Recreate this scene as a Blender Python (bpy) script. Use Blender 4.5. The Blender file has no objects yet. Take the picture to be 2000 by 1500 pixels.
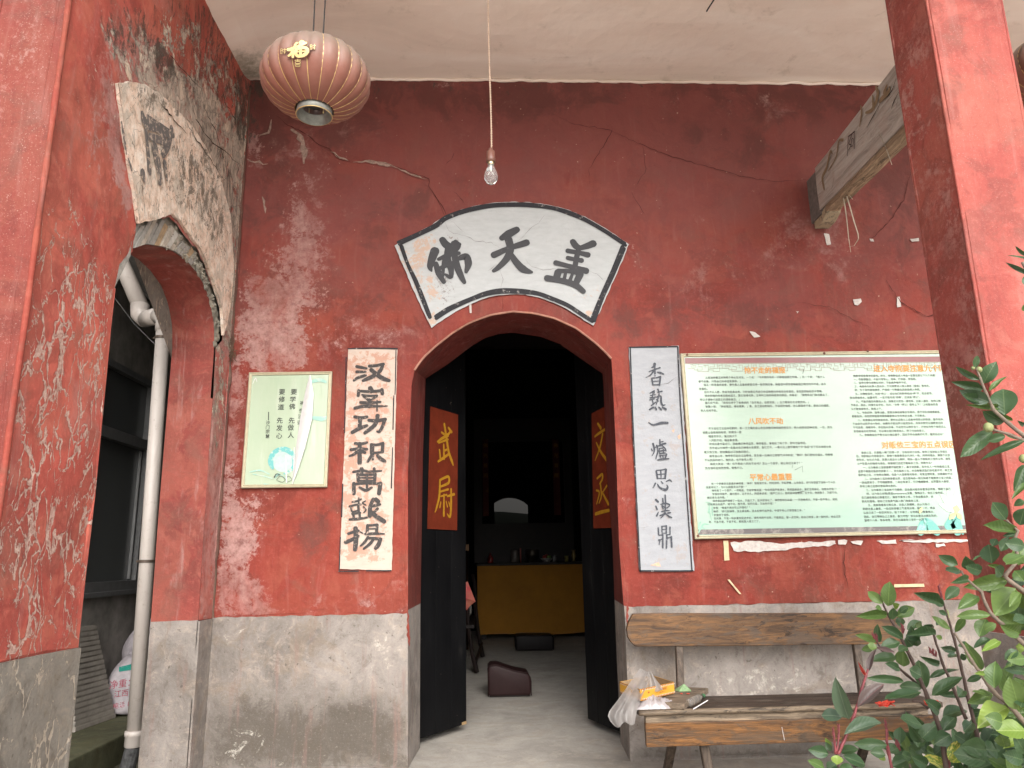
import bpy, bmesh, math, random
import numpy as np
from mathutils import Vector, Matrix, noise
from mathutils.geometry import delaunay_2d_cdt
random.seed(7)
R = random.random
def U(a, b): return a + (b - a) * R()
scene = bpy.context.scene
col = scene.collection

# ------------------------------------------------------------------ camera
FPX = 1457.0
def _d(v):
    a = np.array([(v[0] - 1000) / FPX, -(v[1] - 750) / FPX, -1.0]); return a / np.linalg.norm(a)
_Y = _d((940, 1091)); _Z = _d((890, -5500)); _Z = _Z - _Y * (_Y @ _Z); _Z /= np.linalg.norm(_Z); _X = np.cross(_Y, _Z)
CM = np.array([_X, _Y, _Z])
CAM = np.array([0.0, -4.2, 1.04])
cd = bpy.data.cameras.new('camera'); cam = bpy.data.objects.new('camera', cd); col.objects.link(cam)
cd.sensor_fit = 'HORIZONTAL'; cd.sensor_width = 36.0; cd.lens = FPX / 2000 * 36.0
cd.clip_start = 0.05; cd.clip_end = 3000
mw = Matrix.Identity(4)
for i in range(3):
    for j in range(3): mw[i][j] = CM[i][j]
    mw[i][3] = CAM[i]
cam.matrix_world = mw
scene.camera = cam

# ------------------------------------------------------------------ light
SUN_EL, SUN_AZ = math.radians(34), math.radians(170)      # azimuth clockwise from +Y
w = bpy.data.worlds.new('World'); scene.world = w; w.use_nodes = True
wt = w.node_tree; wt.nodes.clear()
sky = wt.nodes.new('ShaderNodeTexSky'); sky.sky_type = 'NISHITA'; sky.sun_disc = False
sky.sun_elevation = SUN_EL; sky.sun_rotation = SUN_AZ; sky.air_density = 1.0; sky.dust_density = 4.0; sky.ozone_density = 1.0
hs = wt.nodes.new('ShaderNodeHueSaturation'); hs.inputs['Saturation'].default_value = 0.22
bg = wt.nodes.new('ShaderNodeBackground'); bg.inputs['Strength'].default_value = 0.15
wo = wt.nodes.new('ShaderNodeOutputWorld')
wt.links.new(sky.outputs[0], hs.inputs['Color']); wt.links.new(hs.outputs[0], bg.inputs['Color']); wt.links.new(bg.outputs[0], wo.inputs['Surface'])
sl = bpy.data.lights.new('sun', 'SUN'); sl.energy = 0.6; sl.angle = math.radians(60); sl.color = (1.0, 0.95, 0.88)
so = bpy.data.objects.new('sun', sl); col.objects.link(so)
sd = Vector((math.sin(SUN_AZ) * math.cos(SUN_EL), math.cos(SUN_AZ) * math.cos(SUN_EL), math.sin(SUN_EL)))
so.rotation_euler = sd.to_track_quat('Z', 'Y').to_euler()
so.location = (0, -6, 8)
vs = scene.view_settings
scene.display_settings.display_device = 'sRGB'
vs.view_transform = 'Standard'; vs.look = 'None'; vs.gamma = 1.0; vs.use_curve_mapping = False
vs.exposure = 1.28
scene.cycles.max_bounces = 10; scene.cycles.diffuse_bounces = 6; scene.cycles.transparent_max_bounces = 12

# ------------------------------------------------------------------ measuring helpers (photo pixel -> point on a real plane)
def ray(px, py): return CM @ np.array([(px - 1000) / FPX, -(py - 750) / FPX, -1.0])
def onY(px, py, y=0.0):
    r = ray(px, py); return Vector(CAM + r * ((y - CAM[1]) / r[1]))
def onX(px, py, x):
    r = ray(px, py); return Vector(CAM + r * ((x - CAM[0]) / r[0]))
def onZ(px, py, z):
    r = ray(px, py); return Vector(CAM + r * ((z - CAM[2]) / r[2]))
def onP(px, py, p, n):
    r = Vector(ray(px, py)); c = Vector(CAM); return c + r * ((Vector(p) - c).dot(n) / r.dot(n))

# ------------------------------------------------------------------ node helpers
class N:
    def __init__(s, name):
        s.m = bpy.data.materials.new(name); s.m.use_nodes = True; s.t = s.m.node_tree; s.t.nodes.clear()
        s.out = s.t.nodes.new('ShaderNodeOutputMaterial'); s.b = s.t.nodes.new('ShaderNodeBsdfPrincipled')
        s.t.links.new(s.b.outputs[0], s.out.inputs[0])
    def n(s, ty, **k):
        o = s.t.nodes.new(ty)
        for a, v in k.items(): setattr(o, a, v)
        return o
    def s(s, node, name, v):
        i = node.inputs[name]
        if hasattr(v, 'is_output') or isinstance(v, bpy.types.NodeSocket): s.t.links.new(v, i)
        else: i.default_value = v if not (isinstance(v, tuple) and len(v) == 3 and i.type == 'RGBA') else (*v, 1)
    def pos(s, scale=(1, 1, 1), obj=False, rot=(0, 0, 0)):
        if obj: p = s.n('ShaderNodeTexCoord').outputs['Object']
        else: p = s.n('ShaderNodeNewGeometry').outputs['Position']
        mp = s.n('ShaderNodeMapping'); s.t.links.new(p, mp.inputs[0]); mp.inputs['Scale'].default_value = scale; mp.inputs['Rotation'].default_value = rot
        return mp.outputs[0]
    def noise(s, vec, scale, detail=5, rough=.6, dist=0.0):
        o = s.n('ShaderNodeTexNoise'); s.s(o, 'Vector', vec); s.s(o, 'Scale', scale); s.s(o, 'Detail', detail); s.s(o, 'Roughness', rough); s.s(o, 'Distortion', dist)
        return o.outputs[0]
    def vor(s, vec, scale, feature='F1', rnd=1.0, out=0):
        o = s.n('ShaderNodeTexVoronoi', feature=feature); s.s(o, 'Vector', vec); s.s(o, 'Scale', scale); s.s(o, 'Randomness', rnd)
        return o.outputs[out]
    def ramp(s, f, *st, interp='LINEAR'):
        o = s.n('ShaderNodeValToRGB'); s.s(o, 'Fac', f); cr = o.color_ramp; cr.interpolation = interp
        while len(cr.elements) < len(st): cr.elements.new(.5)
        for e, (p, c) in zip(cr.elements, st): e.position = p; e.color = (*c, 1) if isinstance(c, tuple) else (c, c, c, 1)
        return o.outputs[0]
    def step(s, f, a, b):
        o = s.n('ShaderNodeMapRange', interpolation_type='SMOOTHSTEP'); s.s(o, 0, f); o.inputs[1].default_value = a; o.inputs[2].default_value = b
        return o.outputs[0]
    def mth(s, op, a, b=0.0):
        o = s.n('ShaderNodeMath', operation=op); s.s(o, 0, a); s.s(o, 1, b); return o.outputs[0]
    def mix(s, f, a, b, bt='MIX'):
        o = s.n('ShaderNodeMix', data_type='RGBA', blend_type=bt)
        for i, v in ((0, f), (6, a), (7, b)): s.s(o, i, v)
        return o.outputs[2]
    def at(s, name):
        o = s.n('ShaderNodeAttribute', attribute_name=name); return o.outputs['Fac']
    def vadd(s, v, f, amt):
        o = s.n('ShaderNodeVectorMath', operation='SCALE'); s.s(o, 0, f); o.inputs['Scale'].default_value = amt
        a = s.n('ShaderNodeVectorMath', operation='ADD'); s.s(a, 0, v); s.t.links.new(o.outputs[0], a.inputs[1]); return a.outputs[0]
    def nvec(s, vec, scale, detail=3):
        o = s.n('ShaderNodeTexNoise'); s.s(o, 'Vector', vec); s.s(o, 'Scale', scale); s.s(o, 'Detail', detail); return o.outputs[1]
    def bump(s, h, strength=.4, dist=.01):
        o = s.n('ShaderNodeBump'); s.s(o, 'Height', h); o.inputs['Strength'].default_value = strength; o.inputs['Distance'].default_value = dist
        s.t.links.new(o.outputs[0], s.b.inputs['Normal'])
    def fin(s, color, rough=.8, **k):
        s.s(s.b, 'Base Color', color); s.s(s.b, 'Roughness', rough)
        for a, v in k.items(): s.s(s.b, a.replace('_', ' '), v)
        return s.m

def simple(name, c, rough=.7, var=.25, scale=20, bump=.15, spec=.5, **k):
    n = N(name); p = n.pos(obj=True)
    v = n.noise(p, scale, 6, .65)
    lo = tuple(x * (1 - var) for x in c); hi = tuple(min(1, x * (1 + var)) for x in c)
    cc = n.ramp(v, (.3, lo), (.7, hi))
    if bump: n.bump(v, bump, .004)
    k['Specular IOR Level'] = spec
    n.s(n.b, 'Base Color', cc); n.s(n.b, 'Roughness', rough)
    for a, x in k.items(): n.s(n.b, a, x)
    return n.m

def red_plaster(name, base, pale=(.34, .205, .185), mold_dark=(.055, .045, .036), gloss=.75, spots=.25, veins=False, grey=(.33, .29, .25), speck=0.0, seed=0.0, streak=.25, dirt=.5, dust=0.0):
    """painted lime plaster; masks 'fade' 'mold' 'vein' 'peel' are stains, tone patches and a pillar-side light lift painted on the mesh"""
    n = N(name); p = n.pos(); p = n.vadd(p, (seed, seed, seed), 1.0)
    wv = n.nvec(p, 3.0); pw = n.vadd(p, wv, .18)
    big = n.noise(p, 1.3, 7, .62, .8); mid = n.noise(pw, 6, 8, .66, .5); fine = n.noise(p, 55, 6, .75); fib = n.noise(n.pos((1, 1, 1)), 24, 7, .78)
    st = n.noise(n.pos((9, 9, 1.2)), 2.2, 7, .68, .4)
    d = (base[0] * .60, base[1] * .62, base[2] * .66); h = (min(1, base[0] * 1.20), base[1] * 1.45, base[2] * 1.38)
    c = n.ramp(big, (.30, d), (.50, base), (.72, h))
    c = n.mix(n.mth('MULTIPLY', n.step(n.noise(pw, 1.7, 6, .6, .6), .50, .54), .42), c, (base[0] * 1.15, base[1] * 1.7, base[2] * 1.5))
    c = n.mix(n.mth('MULTIPLY', n.step(n.noise(pw, 2.6, 7, .65, .9), .51, .57), .55), c, (base[0] * .62, base[1] * .78, base[2] * .78))
    c = n.mix(n.mth('MULTIPLY', n.step(mid, .50, .68), dirt), c, (base[0] * .56 + .03, base[1] * 1.0 + .025, base[2] * .95 + .02))
    c = n.mix(n.mth('MULTIPLY', n.step(mid, .47, .34), .5), c, (base[0] * 1.28, base[1] * 2.0, base[2] * 1.9))
    c = n.mix(n.mth('MULTIPLY', n.step(st, .51, .70), .5), c, (base[0] * .66, base[1] * .70, base[2] * .75))
    c = n.mix(n.mth('MULTIPLY', n.step(st, .46, .30), streak), c, pale)
    c = n.mix(n.mth('MULTIPLY', n.step(fine, .50, .72), .38), c, tuple(min(1, x * 1.55 + .03) for x in base))
    c = n.mix(n.mth('MULTIPLY', n.step(fib, .46, .32), .38), c, (base[0] * .62, base[1] * .6, base[2] * .62))
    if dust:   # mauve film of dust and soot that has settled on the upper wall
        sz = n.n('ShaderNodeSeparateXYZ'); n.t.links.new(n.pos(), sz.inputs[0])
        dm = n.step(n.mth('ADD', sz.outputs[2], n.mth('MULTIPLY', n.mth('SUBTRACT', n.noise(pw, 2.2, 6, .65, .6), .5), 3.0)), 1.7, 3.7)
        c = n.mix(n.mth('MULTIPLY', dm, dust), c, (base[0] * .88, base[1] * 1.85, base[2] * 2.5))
    if dust:   # darker brown patches over the wall, painted on the mesh
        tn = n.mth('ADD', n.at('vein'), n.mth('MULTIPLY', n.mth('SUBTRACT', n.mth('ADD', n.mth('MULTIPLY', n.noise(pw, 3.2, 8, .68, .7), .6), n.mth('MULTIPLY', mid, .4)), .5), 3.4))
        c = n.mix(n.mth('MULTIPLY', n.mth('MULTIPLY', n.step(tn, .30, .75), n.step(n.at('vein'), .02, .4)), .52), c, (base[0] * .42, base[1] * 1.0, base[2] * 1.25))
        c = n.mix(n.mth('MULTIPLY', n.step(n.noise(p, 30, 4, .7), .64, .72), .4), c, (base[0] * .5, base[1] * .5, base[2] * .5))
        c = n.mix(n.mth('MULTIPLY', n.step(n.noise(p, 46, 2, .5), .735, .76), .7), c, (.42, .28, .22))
    # efflorescence: torn, powdery, let the paint show through
    fr = n.mth('ADD', n.mth('MULTIPLY', n.noise(pw, 7, 9, .74, .6), .5), n.mth('ADD', n.mth('MULTIPLY', fib, .28), n.mth('MULTIPLY', fine, .22)))
    fx = n.mth('MULTIPLY', n.mth('SUBTRACT', fr, .5), 4.6)
    fv = n.mth('ADD', n.at('fade_lift'), fx)
    lowf = n.step(n.noise(n.vadd(n.pos((1, 1, .55)), wv, .25), 3.4, 5, .6, .5), .38, .62)
    fm = n.mth('MULTIPLY', n.mth('ADD', n.mth('MULTIPLY', n.step(fv, .56, .74), n.mth('ADD', .18, n.mth('MULTIPLY', lowf, .50))), n.mth('MULTIPLY', n.step(fv, .25, 1.6), .30)), n.step(n.at('fade_lift'), .02, .25))
    pc = n.ramp(fib, (.34, (pale[0] * .55, pale[1] * .5, pale[2] * .5)), (.5, pale), (.66, tuple(min(1, x * 1.3) for x in pale)))
    sp = n.mth('MULTIPLY', n.step(n.mth('ADD', n.mth('MULTIPLY', n.noise(pw, 1.9, 5, .6, .8), .6), n.mth('MULTIPLY', fr, .45)), .58, .66), spots)
    c = n.mix(sp, c, pc); c = n.mix(n.mth('MULTIPLY', fm, .92), c, pc)
    # bare plaster where the paint has come away, with a chipped edge
    pf = n.mth('ADD', n.at('peel'), n.mth('MULTIPLY', n.mth('SUBTRACT', fr, .5), 5.0))
    pm = n.mth('MULTIPLY', n.step(pf, .50, .56), n.step(n.at('peel'), .02, .2))
    gc = n.ramp(n.noise(n.vadd(n.pos((1, 1, .5)), wv, .2), 15, 9, .78, .4), (.36, tuple(x * .34 for x in grey)), (.46, tuple(x * .8 for x in grey)), (.53, grey), (.62, (min(1, grey[0] * 1.5), grey[1] * 1.42, grey[2] * 1.32)))
    gc = n.mix(n.mth('MULTIPLY', n.step(n.noise(pw, 9, 8, .75, .5), .54, .60), .55), gc, (base[0] * .9, base[1] * 1.3, base[2] * 1.4))
    gc = n.mix(n.mth('MULTIPLY', n.step(n.vor(n.vadd(n.pos((1, 1, .5)), wv, .15), 26, 'DISTANCE_TO_EDGE'), .05, .0), .7), gc, tuple(x * .3 for x in grey))
    c = n.mix(pm, c, gc)
    mo = n.mth('ADD', n.at('mold_dark'), n.mth('MULTIPLY', n.mth('SUBTRACT', n.noise(n.vadd(n.pos((1, 1, .4)), wv, .12), 24, 9, .82), .5), 3.6))
    c = n.mix(n.mth('MULTIPLY', n.mth('MULTIPLY', n.step(mo, .46, .80), n.step(n.at('mold_dark'), .02, .25)), .82), c, mold_dark)
    hgt = n.mth('ADD', n.mth('MULTIPLY', mid, .5), n.mth('ADD', n.mth('MULTIPLY', fine, .16), n.mth('MULTIPLY', fib, .25)))
    hgt = n.mth('SUBTRACT', hgt, n.mth('MULTIPLY', pm, .7)); hgt = n.mth('SUBTRACT', hgt, n.mth('MULTIPLY', fm, .12))
    if veins:
        vp = n.vadd(n.pos((1, 1, .42)), n.nvec(n.pos((1, 1, .6)), 11, 5), .15)
        e = n.vor(vp, 15, 'DISTANCE_TO_EDGE'); e2 = n.vor(n.vadd(vp, (3, 7, 1), 1.0), 9, 'DISTANCE_TO_EDGE')
        wd = n.noise(p, 6, 6, .75, .4)
        on = n.step(n.mth('ADD', n.mth('MULTIPLY', n.at('vein'), .34), n.mth('MULTIPLY', n.mth('SUBTRACT', wd, .5), 2.0)), .10, .50)
        lim = n.mth('ADD', n.mth('MULTIPLY', on, n.mth('MULTIPLY', fib, .115)), .0001)
        vm = n.mth('SUBTRACT', 1.0, n.step(n.mth('DIVIDE', e, lim), .6, 1.1))
        vm2 = n.mth('SUBTRACT', 1.0, n.step(n.mth('DIVIDE', e2, n.mth('MULTIPLY', lim, .8)), .6, 1.1)); vm = n.mth('MAXIMUM', vm, vm2)
        vc = n.ramp(fine, (.35, (.26, .15, .12)), (.5, (.44, .30, .25)), (.66, (.56, .44, .37)))
        c = n.mix(n.mth('MULTIPLY', vm, .9), c, vc)
        hgt = n.mth('SUBTRACT', hgt, n.mth('MULTIPLY', vm, .6))
    if speck:
        c = n.mix(n.mth('MULTIPLY', n.step(n.noise(p, 210, 2, .5), .64, .70), speck), c, (.55, .40, .36))
    n.bump(hgt, .8, .012)
    rg = n.mth('ADD', n.mth('MULTIPLY', fr, .25), gloss - .12)
    return n.fin(c, rg, Specular_IOR_Level=.22)

def concrete(name, base=(.30, .275, .245), veins=False, dark=.45, seed=0.0, reddrip=0.0, soft=0.0):
    n = N(name); p = n.vadd(n.pos(), (seed, seed, seed), 1.0); pw = n.vadd(p, n.nvec(p, 4), .14)
    a = n.noise(pw, 2.4, 9, .68, .6); b = n.noise(pw, 11, 9, .76, .4); f = n.noise(p, 75, 6, .78); q = n.noise(pw, 4.5, 7, .7, .9)
    c = n.ramp(a, (.30, (base[0] * .50, base[1] * .48, base[2] * .46)), (.5, base), (.68, tuple(min(1, x * 1.35) for x in base)))
    c = n.mix(n.mth('MULTIPLY', n.step(b, .50, .66), .6), c, (base[0] * 1.6, base[1] * 1.50, base[2] * 1.38))
    c = n.mix(n.mth('MULTIPLY', n.step(b, .48, .34), .55), c, (base[0] * .50, base[1] * .45, base[2] * .42))
    c = n.mix(n.mth('MULTIPLY', n.step(q, .52, .64), .4), c, (base[0] * .88, base[1] * .74, base[2] * .58))
    c = n.mix(n.mth('MULTIPLY', n.step(n.mth('ADD', n.at('mold_dark'), n.mth('MULTIPLY', n.mth('SUBTRACT', n.mth('ADD', n.mth('MULTIPLY', b, .6), n.mth('MULTIPLY', a, .4)), .5), 3.0)), .3, .95), dark), c, (.075, .063, .05))
    c = n.mix(n.mth('MULTIPLY', n.mth('MULTIPLY', n.step(n.mth('ADD', n.at('fade_lift'), n.mth('MULTIPLY', n.mth('SUBTRACT', b, .5), 4.0)), .55, .85), n.step(n.at('fade_lift'), .02, .3)), .85), c, (.44, .41, .36))
    if reddrip:
        s_ = n.noise(n.pos((7, 7, .5)), 3, 6, .65)
        c = n.mix(n.mth('MULTIPLY', n.step(s_, .54, .68), reddrip), c, (.22, .135, .115))
    c = n.mix(n.mth('MULTIPLY', n.step(f, .52, .70), .35), c, (base[0] * .55, base[1] * .52, base[2] * .48))
    c = n.mix(n.mth('MULTIPLY', n.step(f, .46, .32), .30), c, (min(1, base[0] * 1.7), base[1] * 1.65, base[2] * 1.55))
    c = n.mix(n.mth('MULTIPLY', n.step(n.noise(p, 38, 3, .6), .67, .72), .7), c, (.09, .075, .06))
    h = n.mth('ADD', n.mth('MULTIPLY', b, .6), n.mth('MULTIPLY', f, .3))
    if veins:
        vp = n.vadd(n.pos((1, 1, .42)), n.nvec(n.pos((1, 1, .6)), 11, 5), .15)
        e = n.vor(vp, 11, 'DISTANCE_TO_EDGE')
        lim = n.mth('ADD', n.mth('MULTIPLY', n.step(n.noise(p, 6, 6, .75), .46, .58), .055), .0001)
        vm = n.mth('SUBTRACT', 1.0, n.step(n.mth('DIVIDE', e, lim), .5, 1.1))
        c = n.mix(n.mth('MULTIPLY', vm, .85), c, (.40, .34, .27)); h = n.mth('SUBTRACT', h, n.mth('MULTIPLY', vm, .5))
    if soft: c = n.mix(soft, c, base)
    n.bump(h, .75, .012)
    return n.fin(c, .85, Specular_IOR_Level=.25)

def wood(name, base, dark, axis=0, rough=.55, grey=None, seed=0.0):
    n = N(name); sc = [20, 20, 20]; sc[axis] = 1.7
    p = n.vadd(n.pos(tuple(sc)), (seed, seed, seed), 1.0); p = n.vadd(p, n.nvec(n.pos(), 3.0), .9)
    g = n.noise(p, 1.7, 8, .68, 1.4); g2 = n.noise(p, 6, 7, .75, .5)
    c = n.ramp(g, (.33, dark), (.46, tuple((x + y) / 2 for x, y in zip(base, dark))), (.54, base), (.68, tuple(min(1, x * 1.55) for x in base)))
    c = n.mix(n.mth('MULTIPLY', n.step(g2, .52, .64), .55), c, dark)
    sc2 = [13, 13, 13]; sc2[axis] = 3.2
    m = n.noise(n.vadd(n.pos(tuple(sc2)), (seed + 3, 1, 2), 1.0), 1.6, 9, .8, .8)
    c = n.mix(n.mth('MULTIPLY', n.step(m, .54, .60), .85), c, tuple(x * .38 for x in dark))
    if grey: c = n.mix(n.mth('MULTIPLY', n.step(n.noise(n.vadd(n.pos(tuple(sc2)), (9, seed, 4), 1.0), 1.2, 9, .76, .6), .51, .59), .7), c, grey)
    c = n.mix(n.mth('MULTIPLY', n.step(n.noise(n.pos(), 130, 3, .6), .68, .73), .6), c, tuple(x * .3 for x in dark))
    n.bump(n.mth('ADD', g2, n.mth('MULTIPLY', g, .6)), .5, .004)
    return n.fin(c, rough, Specular_IOR_Level=.3)

def ink(name, inkc, back, wear=.5, scale=18, stretch=(1, 1, 1), rough=.8):
    """brushed paint rubbed through to the ground it was laid on"""
    n = N(name); p = n.pos(stretch); v = n.noise(n.vadd(p, n.nvec(p, 8), .06), scale, 8, .75)
    c = n.mix(n.step(v, wear, wear + .10), inkc, back)
    n.bump(v, .3, .003)
    return n.fin(c, rough)

# ------------------------------------------------------------------ mesh helpers
def link(o, parent=None, **props):
    col.objects.link(o)
    if parent: o.parent = parent
    for k, v in props.items():
        if v is not None: o[k] = v
    return o
def mesh_obj(name, verts, faces, mat, parent=None, smooth=False, **props):
    me = bpy.data.meshes.new(name); me.from_pydata([tuple(v) for v in verts], [], faces); me.update()
    if mat: me.materials.append(mat)
    if smooth: me.polygons.foreach_set('use_smooth', [True] * len(me.polygons))
    return link(bpy.data.objects.new(name, me), parent, **props)
def empty(name, loc, **props):
    o = bpy.data.objects.new(name, None); o.location = loc; return link(o, None, **props)
def keep(child, parent):
    """parent without moving the child (parents are unrotated empties)"""
    child.parent = parent; child.matrix_parent_inverse = Matrix.Translation(parent.location).inverted(); return child
class B:
    """collects shapes in world coordinates into one mesh"""
    def __init__(s): s.v = []; s.f = []
    def add(s, vs, fs):
        k = len(s.v); s.v += [Vector(v) for v in vs]; s.f += [tuple(i + k for i in f) for f in fs]; return s
    def box(s, a, b, mtx=None, bev=0.0):
        x0, y0, z0 = a; x1, y1, z1 = b
        if bev:
            bm = bmesh.new(); bmesh.ops.create_cube(bm, size=1)
            for v in bm.verts: v.co = Vector(((x0 + x1) / 2 + v.co.x * (x1 - x0), (y0 + y1) / 2 + v.co.y * (y1 - y0), (z0 + z1) / 2 + v.co.z * (z1 - z0)))
            bmesh.ops.bevel(bm, geom=bm.edges[:], offset=bev, segments=2, affect='EDGES', profile=.6)
            bm.verts.index_update()
            vs = [v.co.copy() for v in bm.verts]; fs = [tuple(v.index for v in f.verts) for f in bm.faces]; bm.free()
        else:
            vs = [Vector((x, y, z)) for x in (x0, x1) for y in (y0, y1) for z in (z0, z1)]
            fs = [(0, 1, 3, 2), (4, 6, 7, 5), (0, 4, 5, 1), (2, 3, 7, 6), (0, 2, 6, 4), (1, 5, 7, 3)]
        if mtx: vs = [mtx @ v for v in vs]
        return s.add(vs, fs)
    def tube(s, pts, r, n=8, caps=True):
        pts = [Vector(p) for p in pts]; m = len(pts); rr = r if isinstance(r, (list, tuple)) else [r] * m
        vs = []; up = None
        for i, p in enumerate(pts):
            t = (pts[min(i + 1, m - 1)] - pts[max(i - 1, 0)]).normalized()
            if up is None: up = t.orthogonal().normalized()
            up = (up - t * up.dot(t)).normalized(); sd_ = t.cross(up)
            for k in range(n):
                a = 2 * math.pi * k / n; vs.append(p + (up * math.cos(a) + sd_ * math.sin(a)) * rr[i])
        fs = [(i * n + k, i * n + (k + 1) % n, (i + 1) * n + (k + 1) % n, (i + 1) * n + k) for i in range(m - 1) for k in range(n)]
        if caps: fs += [tuple(range(n))[::-1], tuple((m - 1) * n + k for k in range(n))]
        return s.add(vs, fs)
    def lathe(s, prof, c, n=32, axis=(0, 0, 1)):
        q = Vector((0, 0, 1)).rotation_difference(Vector(axis)); c = Vector(c); vs = []
        for (r, z) in prof:
            for k in range(n):
                a = 2 * math.pi * k / n; vs.append(c + q @ Vector((r * math.cos(a), r * math.sin(a), z)))
        m = len(prof)
        fs = [(i * n + k, i * n + (k + 1) % n, (i + 1) * n + (k + 1) % n, (i + 1) * n + k) for i in range(m - 1) for k in range(n)]
        return s.add(vs, fs)
    def prism(s, poly, ax, d0, d1):
        """2d polygon extruded; ax 'y': (x,z) polygon, ax 'x': (y,z), ax 'z': (x,y)"""
        def P(a, b, d): return Vector((a, d, b)) if ax == 'y' else Vector((d, a, b)) if ax == 'x' else Vector((a, b, d))
        n = len(poly); vs = [P(a, b, d0) for a, b in poly] + [P(a, b, d1) for a, b in poly]
        return s.add(vs, [tuple(range(n)), tuple(range(2 * n - 1, n - 1, -1))] + [(i, i + n, (i + 1) % n + n, (i + 1) % n) for i in range(n)])
    def build(s, name, mat, parent=None, smooth=False, **props):
        me = bpy.data.meshes.new(name); me.from_pydata([tuple(v) for v in s.v], [], s.f)
        if mat: me.materials.append(mat)
        bm = bmesh.new(); bm.from_mesh(me); bmesh.ops.recalc_face_normals(bm, faces=bm.faces[:]); bm.to_mesh(me); bm.free()
        if smooth: me.shade_auto_smooth(use_auto_smooth=True) if hasattr(me, 'shade_auto_smooth') else me.polygons.foreach_set('use_smooth', [True] * len(me.polygons))
        if smooth: me.polygons.foreach_set('use_smooth', [True] * len(me.polygons))
        o = bpy.data.objects.new(name, me); link(o, None, **props)
        if parent: keep(o, parent)
        return o

def inside(P, poly):
    poly = np.array(poly); x, y = P[:, 0], P[:, 1]; r = np.zeros(len(P), bool); n = len(poly)
    for i in range(n):
        x0, y0 = poly[i]; x1, y1 = poly[(i + 1) % n]
        if y0 == y1: continue
        c = ((y0 > y) != (y1 > y)) & (x < (x1 - x0) * (y - y0) / (y1 - y0) + x0); r ^= c
    return r
def dist(P, poly, closed=True):
    poly = np.array(poly); d = np.full(len(P), 1e9); n = len(poly)
    for i in range(n if closed else n - 1):
        a = poly[i]; b = poly[(i + 1) % n]; ab = b - a; L = (ab @ ab) or 1e-12
        t = np.clip(((P - a) @ ab) / L, 0, 1); q = a + t[:, None] * ab; d = np.minimum(d, np.hypot(*(P - q).T))
    return d
def region(P, items):
    m = np.zeros(len(P))
    for poly, fe, stg in items:
        d = dist(P, poly); s_ = np.where(inside(P, poly), d, -d)
        t = np.clip((s_ + fe) / (2 * fe), 0, 1); m = np.maximum(m, t * t * (3 - 2 * t) * stg)
    return m
def rough_line(pts, step, amp, closed=True, seed=0):
    """subdivide and wobble an outline"""
    out = []; n = len(pts)
    for i in range(n if closed else n - 1):
        a = Vector(pts[i]); b = Vector(pts[(i + 1) % n]); L = (b - a).length; k = max(1, int(L / step))
        nr = Vector((-(b - a).y, (b - a).x)).normalized() if L > 0 else Vector((0, 0))
        for j in range(k):
            q = a + (b - a) * (j / k)
            out.append(tuple(q + nr * amp * noise.noise(Vector((q.x * 25 + seed, q.y * 25, seed)))))
    if not closed: out.append(tuple(pts[-1]))
    return out
def sheet(name, outline, holes, spacing, to3, mat, parent=None, masks=None, relief=0.0, relief_scale=3.0, nrm=None, flip=False, thick=0.0, **props):
    """flat plate filled with a fine grid so that stain masks can live on its vertices"""
    pts = []; edges = []
    for lp in [outline] + holes:
        k = len(pts); pts += [Vector(p) for p in lp]; edges += [(k + i, k + (i + 1) % len(lp)) for i in range(len(lp))]
    nb = len(pts)
    O = np.array([tuple(p) for p in outline]); lo, hi = O.min(0), O.max(0)
    gx, gy = np.meshgrid(np.arange(lo[0] + spacing / 2, hi[0], spacing), np.arange(lo[1] + spacing / 2, hi[1], spacing))
    G = np.stack([gx.ravel(), gy.ravel()], 1); ok = inside(G, outline) & (dist(G, outline) > spacing * .35)
    for h in holes: ok &= ~inside(G, h) & (dist(G, h) > spacing * .35)
    pts += [Vector(p) for p in G[ok]]
    vs, _, fs, *_r = delaunay_2d_cdt(pts, edges, [], 0, 1e-6)
    P = np.array([tuple(v) for v in vs]); F = np.array([f for f in fs if len(f) == 3])
    C = P[F].mean(1); k = inside(C, outline)
    for h in holes: k &= ~inside(C, h)
    F = F[k]
    V = [to3(*p) for p in P]
    if relief and nrm is not None:
        V = [v + nrm * (relief * noise.fractal(Vector(v) * relief_scale, .6, 2.0, 4)) for v in V]
    F = [tuple(int(i) for i in f) for f in F]
    if F:
        a, b, c = (Vector(V[i]) for i in F[0]); 
        if nrm is not None and (b - a).cross(c - a).dot(nrm) < 0: F = [f[::-1] for f in F]
    nv = len(V)
    if thick:
        for lp in [outline] + holes:
            k0 = len(V); L = len(lp)
            fr = [to3(*p) for p in lp]
            V += fr + [q - nrm * thick for q in fr]
            F += [(k0 + i, k0 + (i + 1) % L, k0 + L + (i + 1) % L, k0 + L + i) for i in range(L)]
    me = bpy.data.meshes.new(name); me.from_pydata([tuple(v) for v in V], [], F); me.materials.append(mat)
    for nm in ('fade_lift', 'mold_dark', 'peel', 'vein'):
        a = me.attributes.new(nm, 'FLOAT', 'POINT'); arr = np.zeros(len(V), np.float32)
        if masks and nm in masks: arr[:nv] = region(P, masks[nm])
        a.data.foreach_set('value', arr)
    o = bpy.data.objects.new(name, me); link(o, None, **props)
    if parent: keep(o, parent)
    return o

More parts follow.
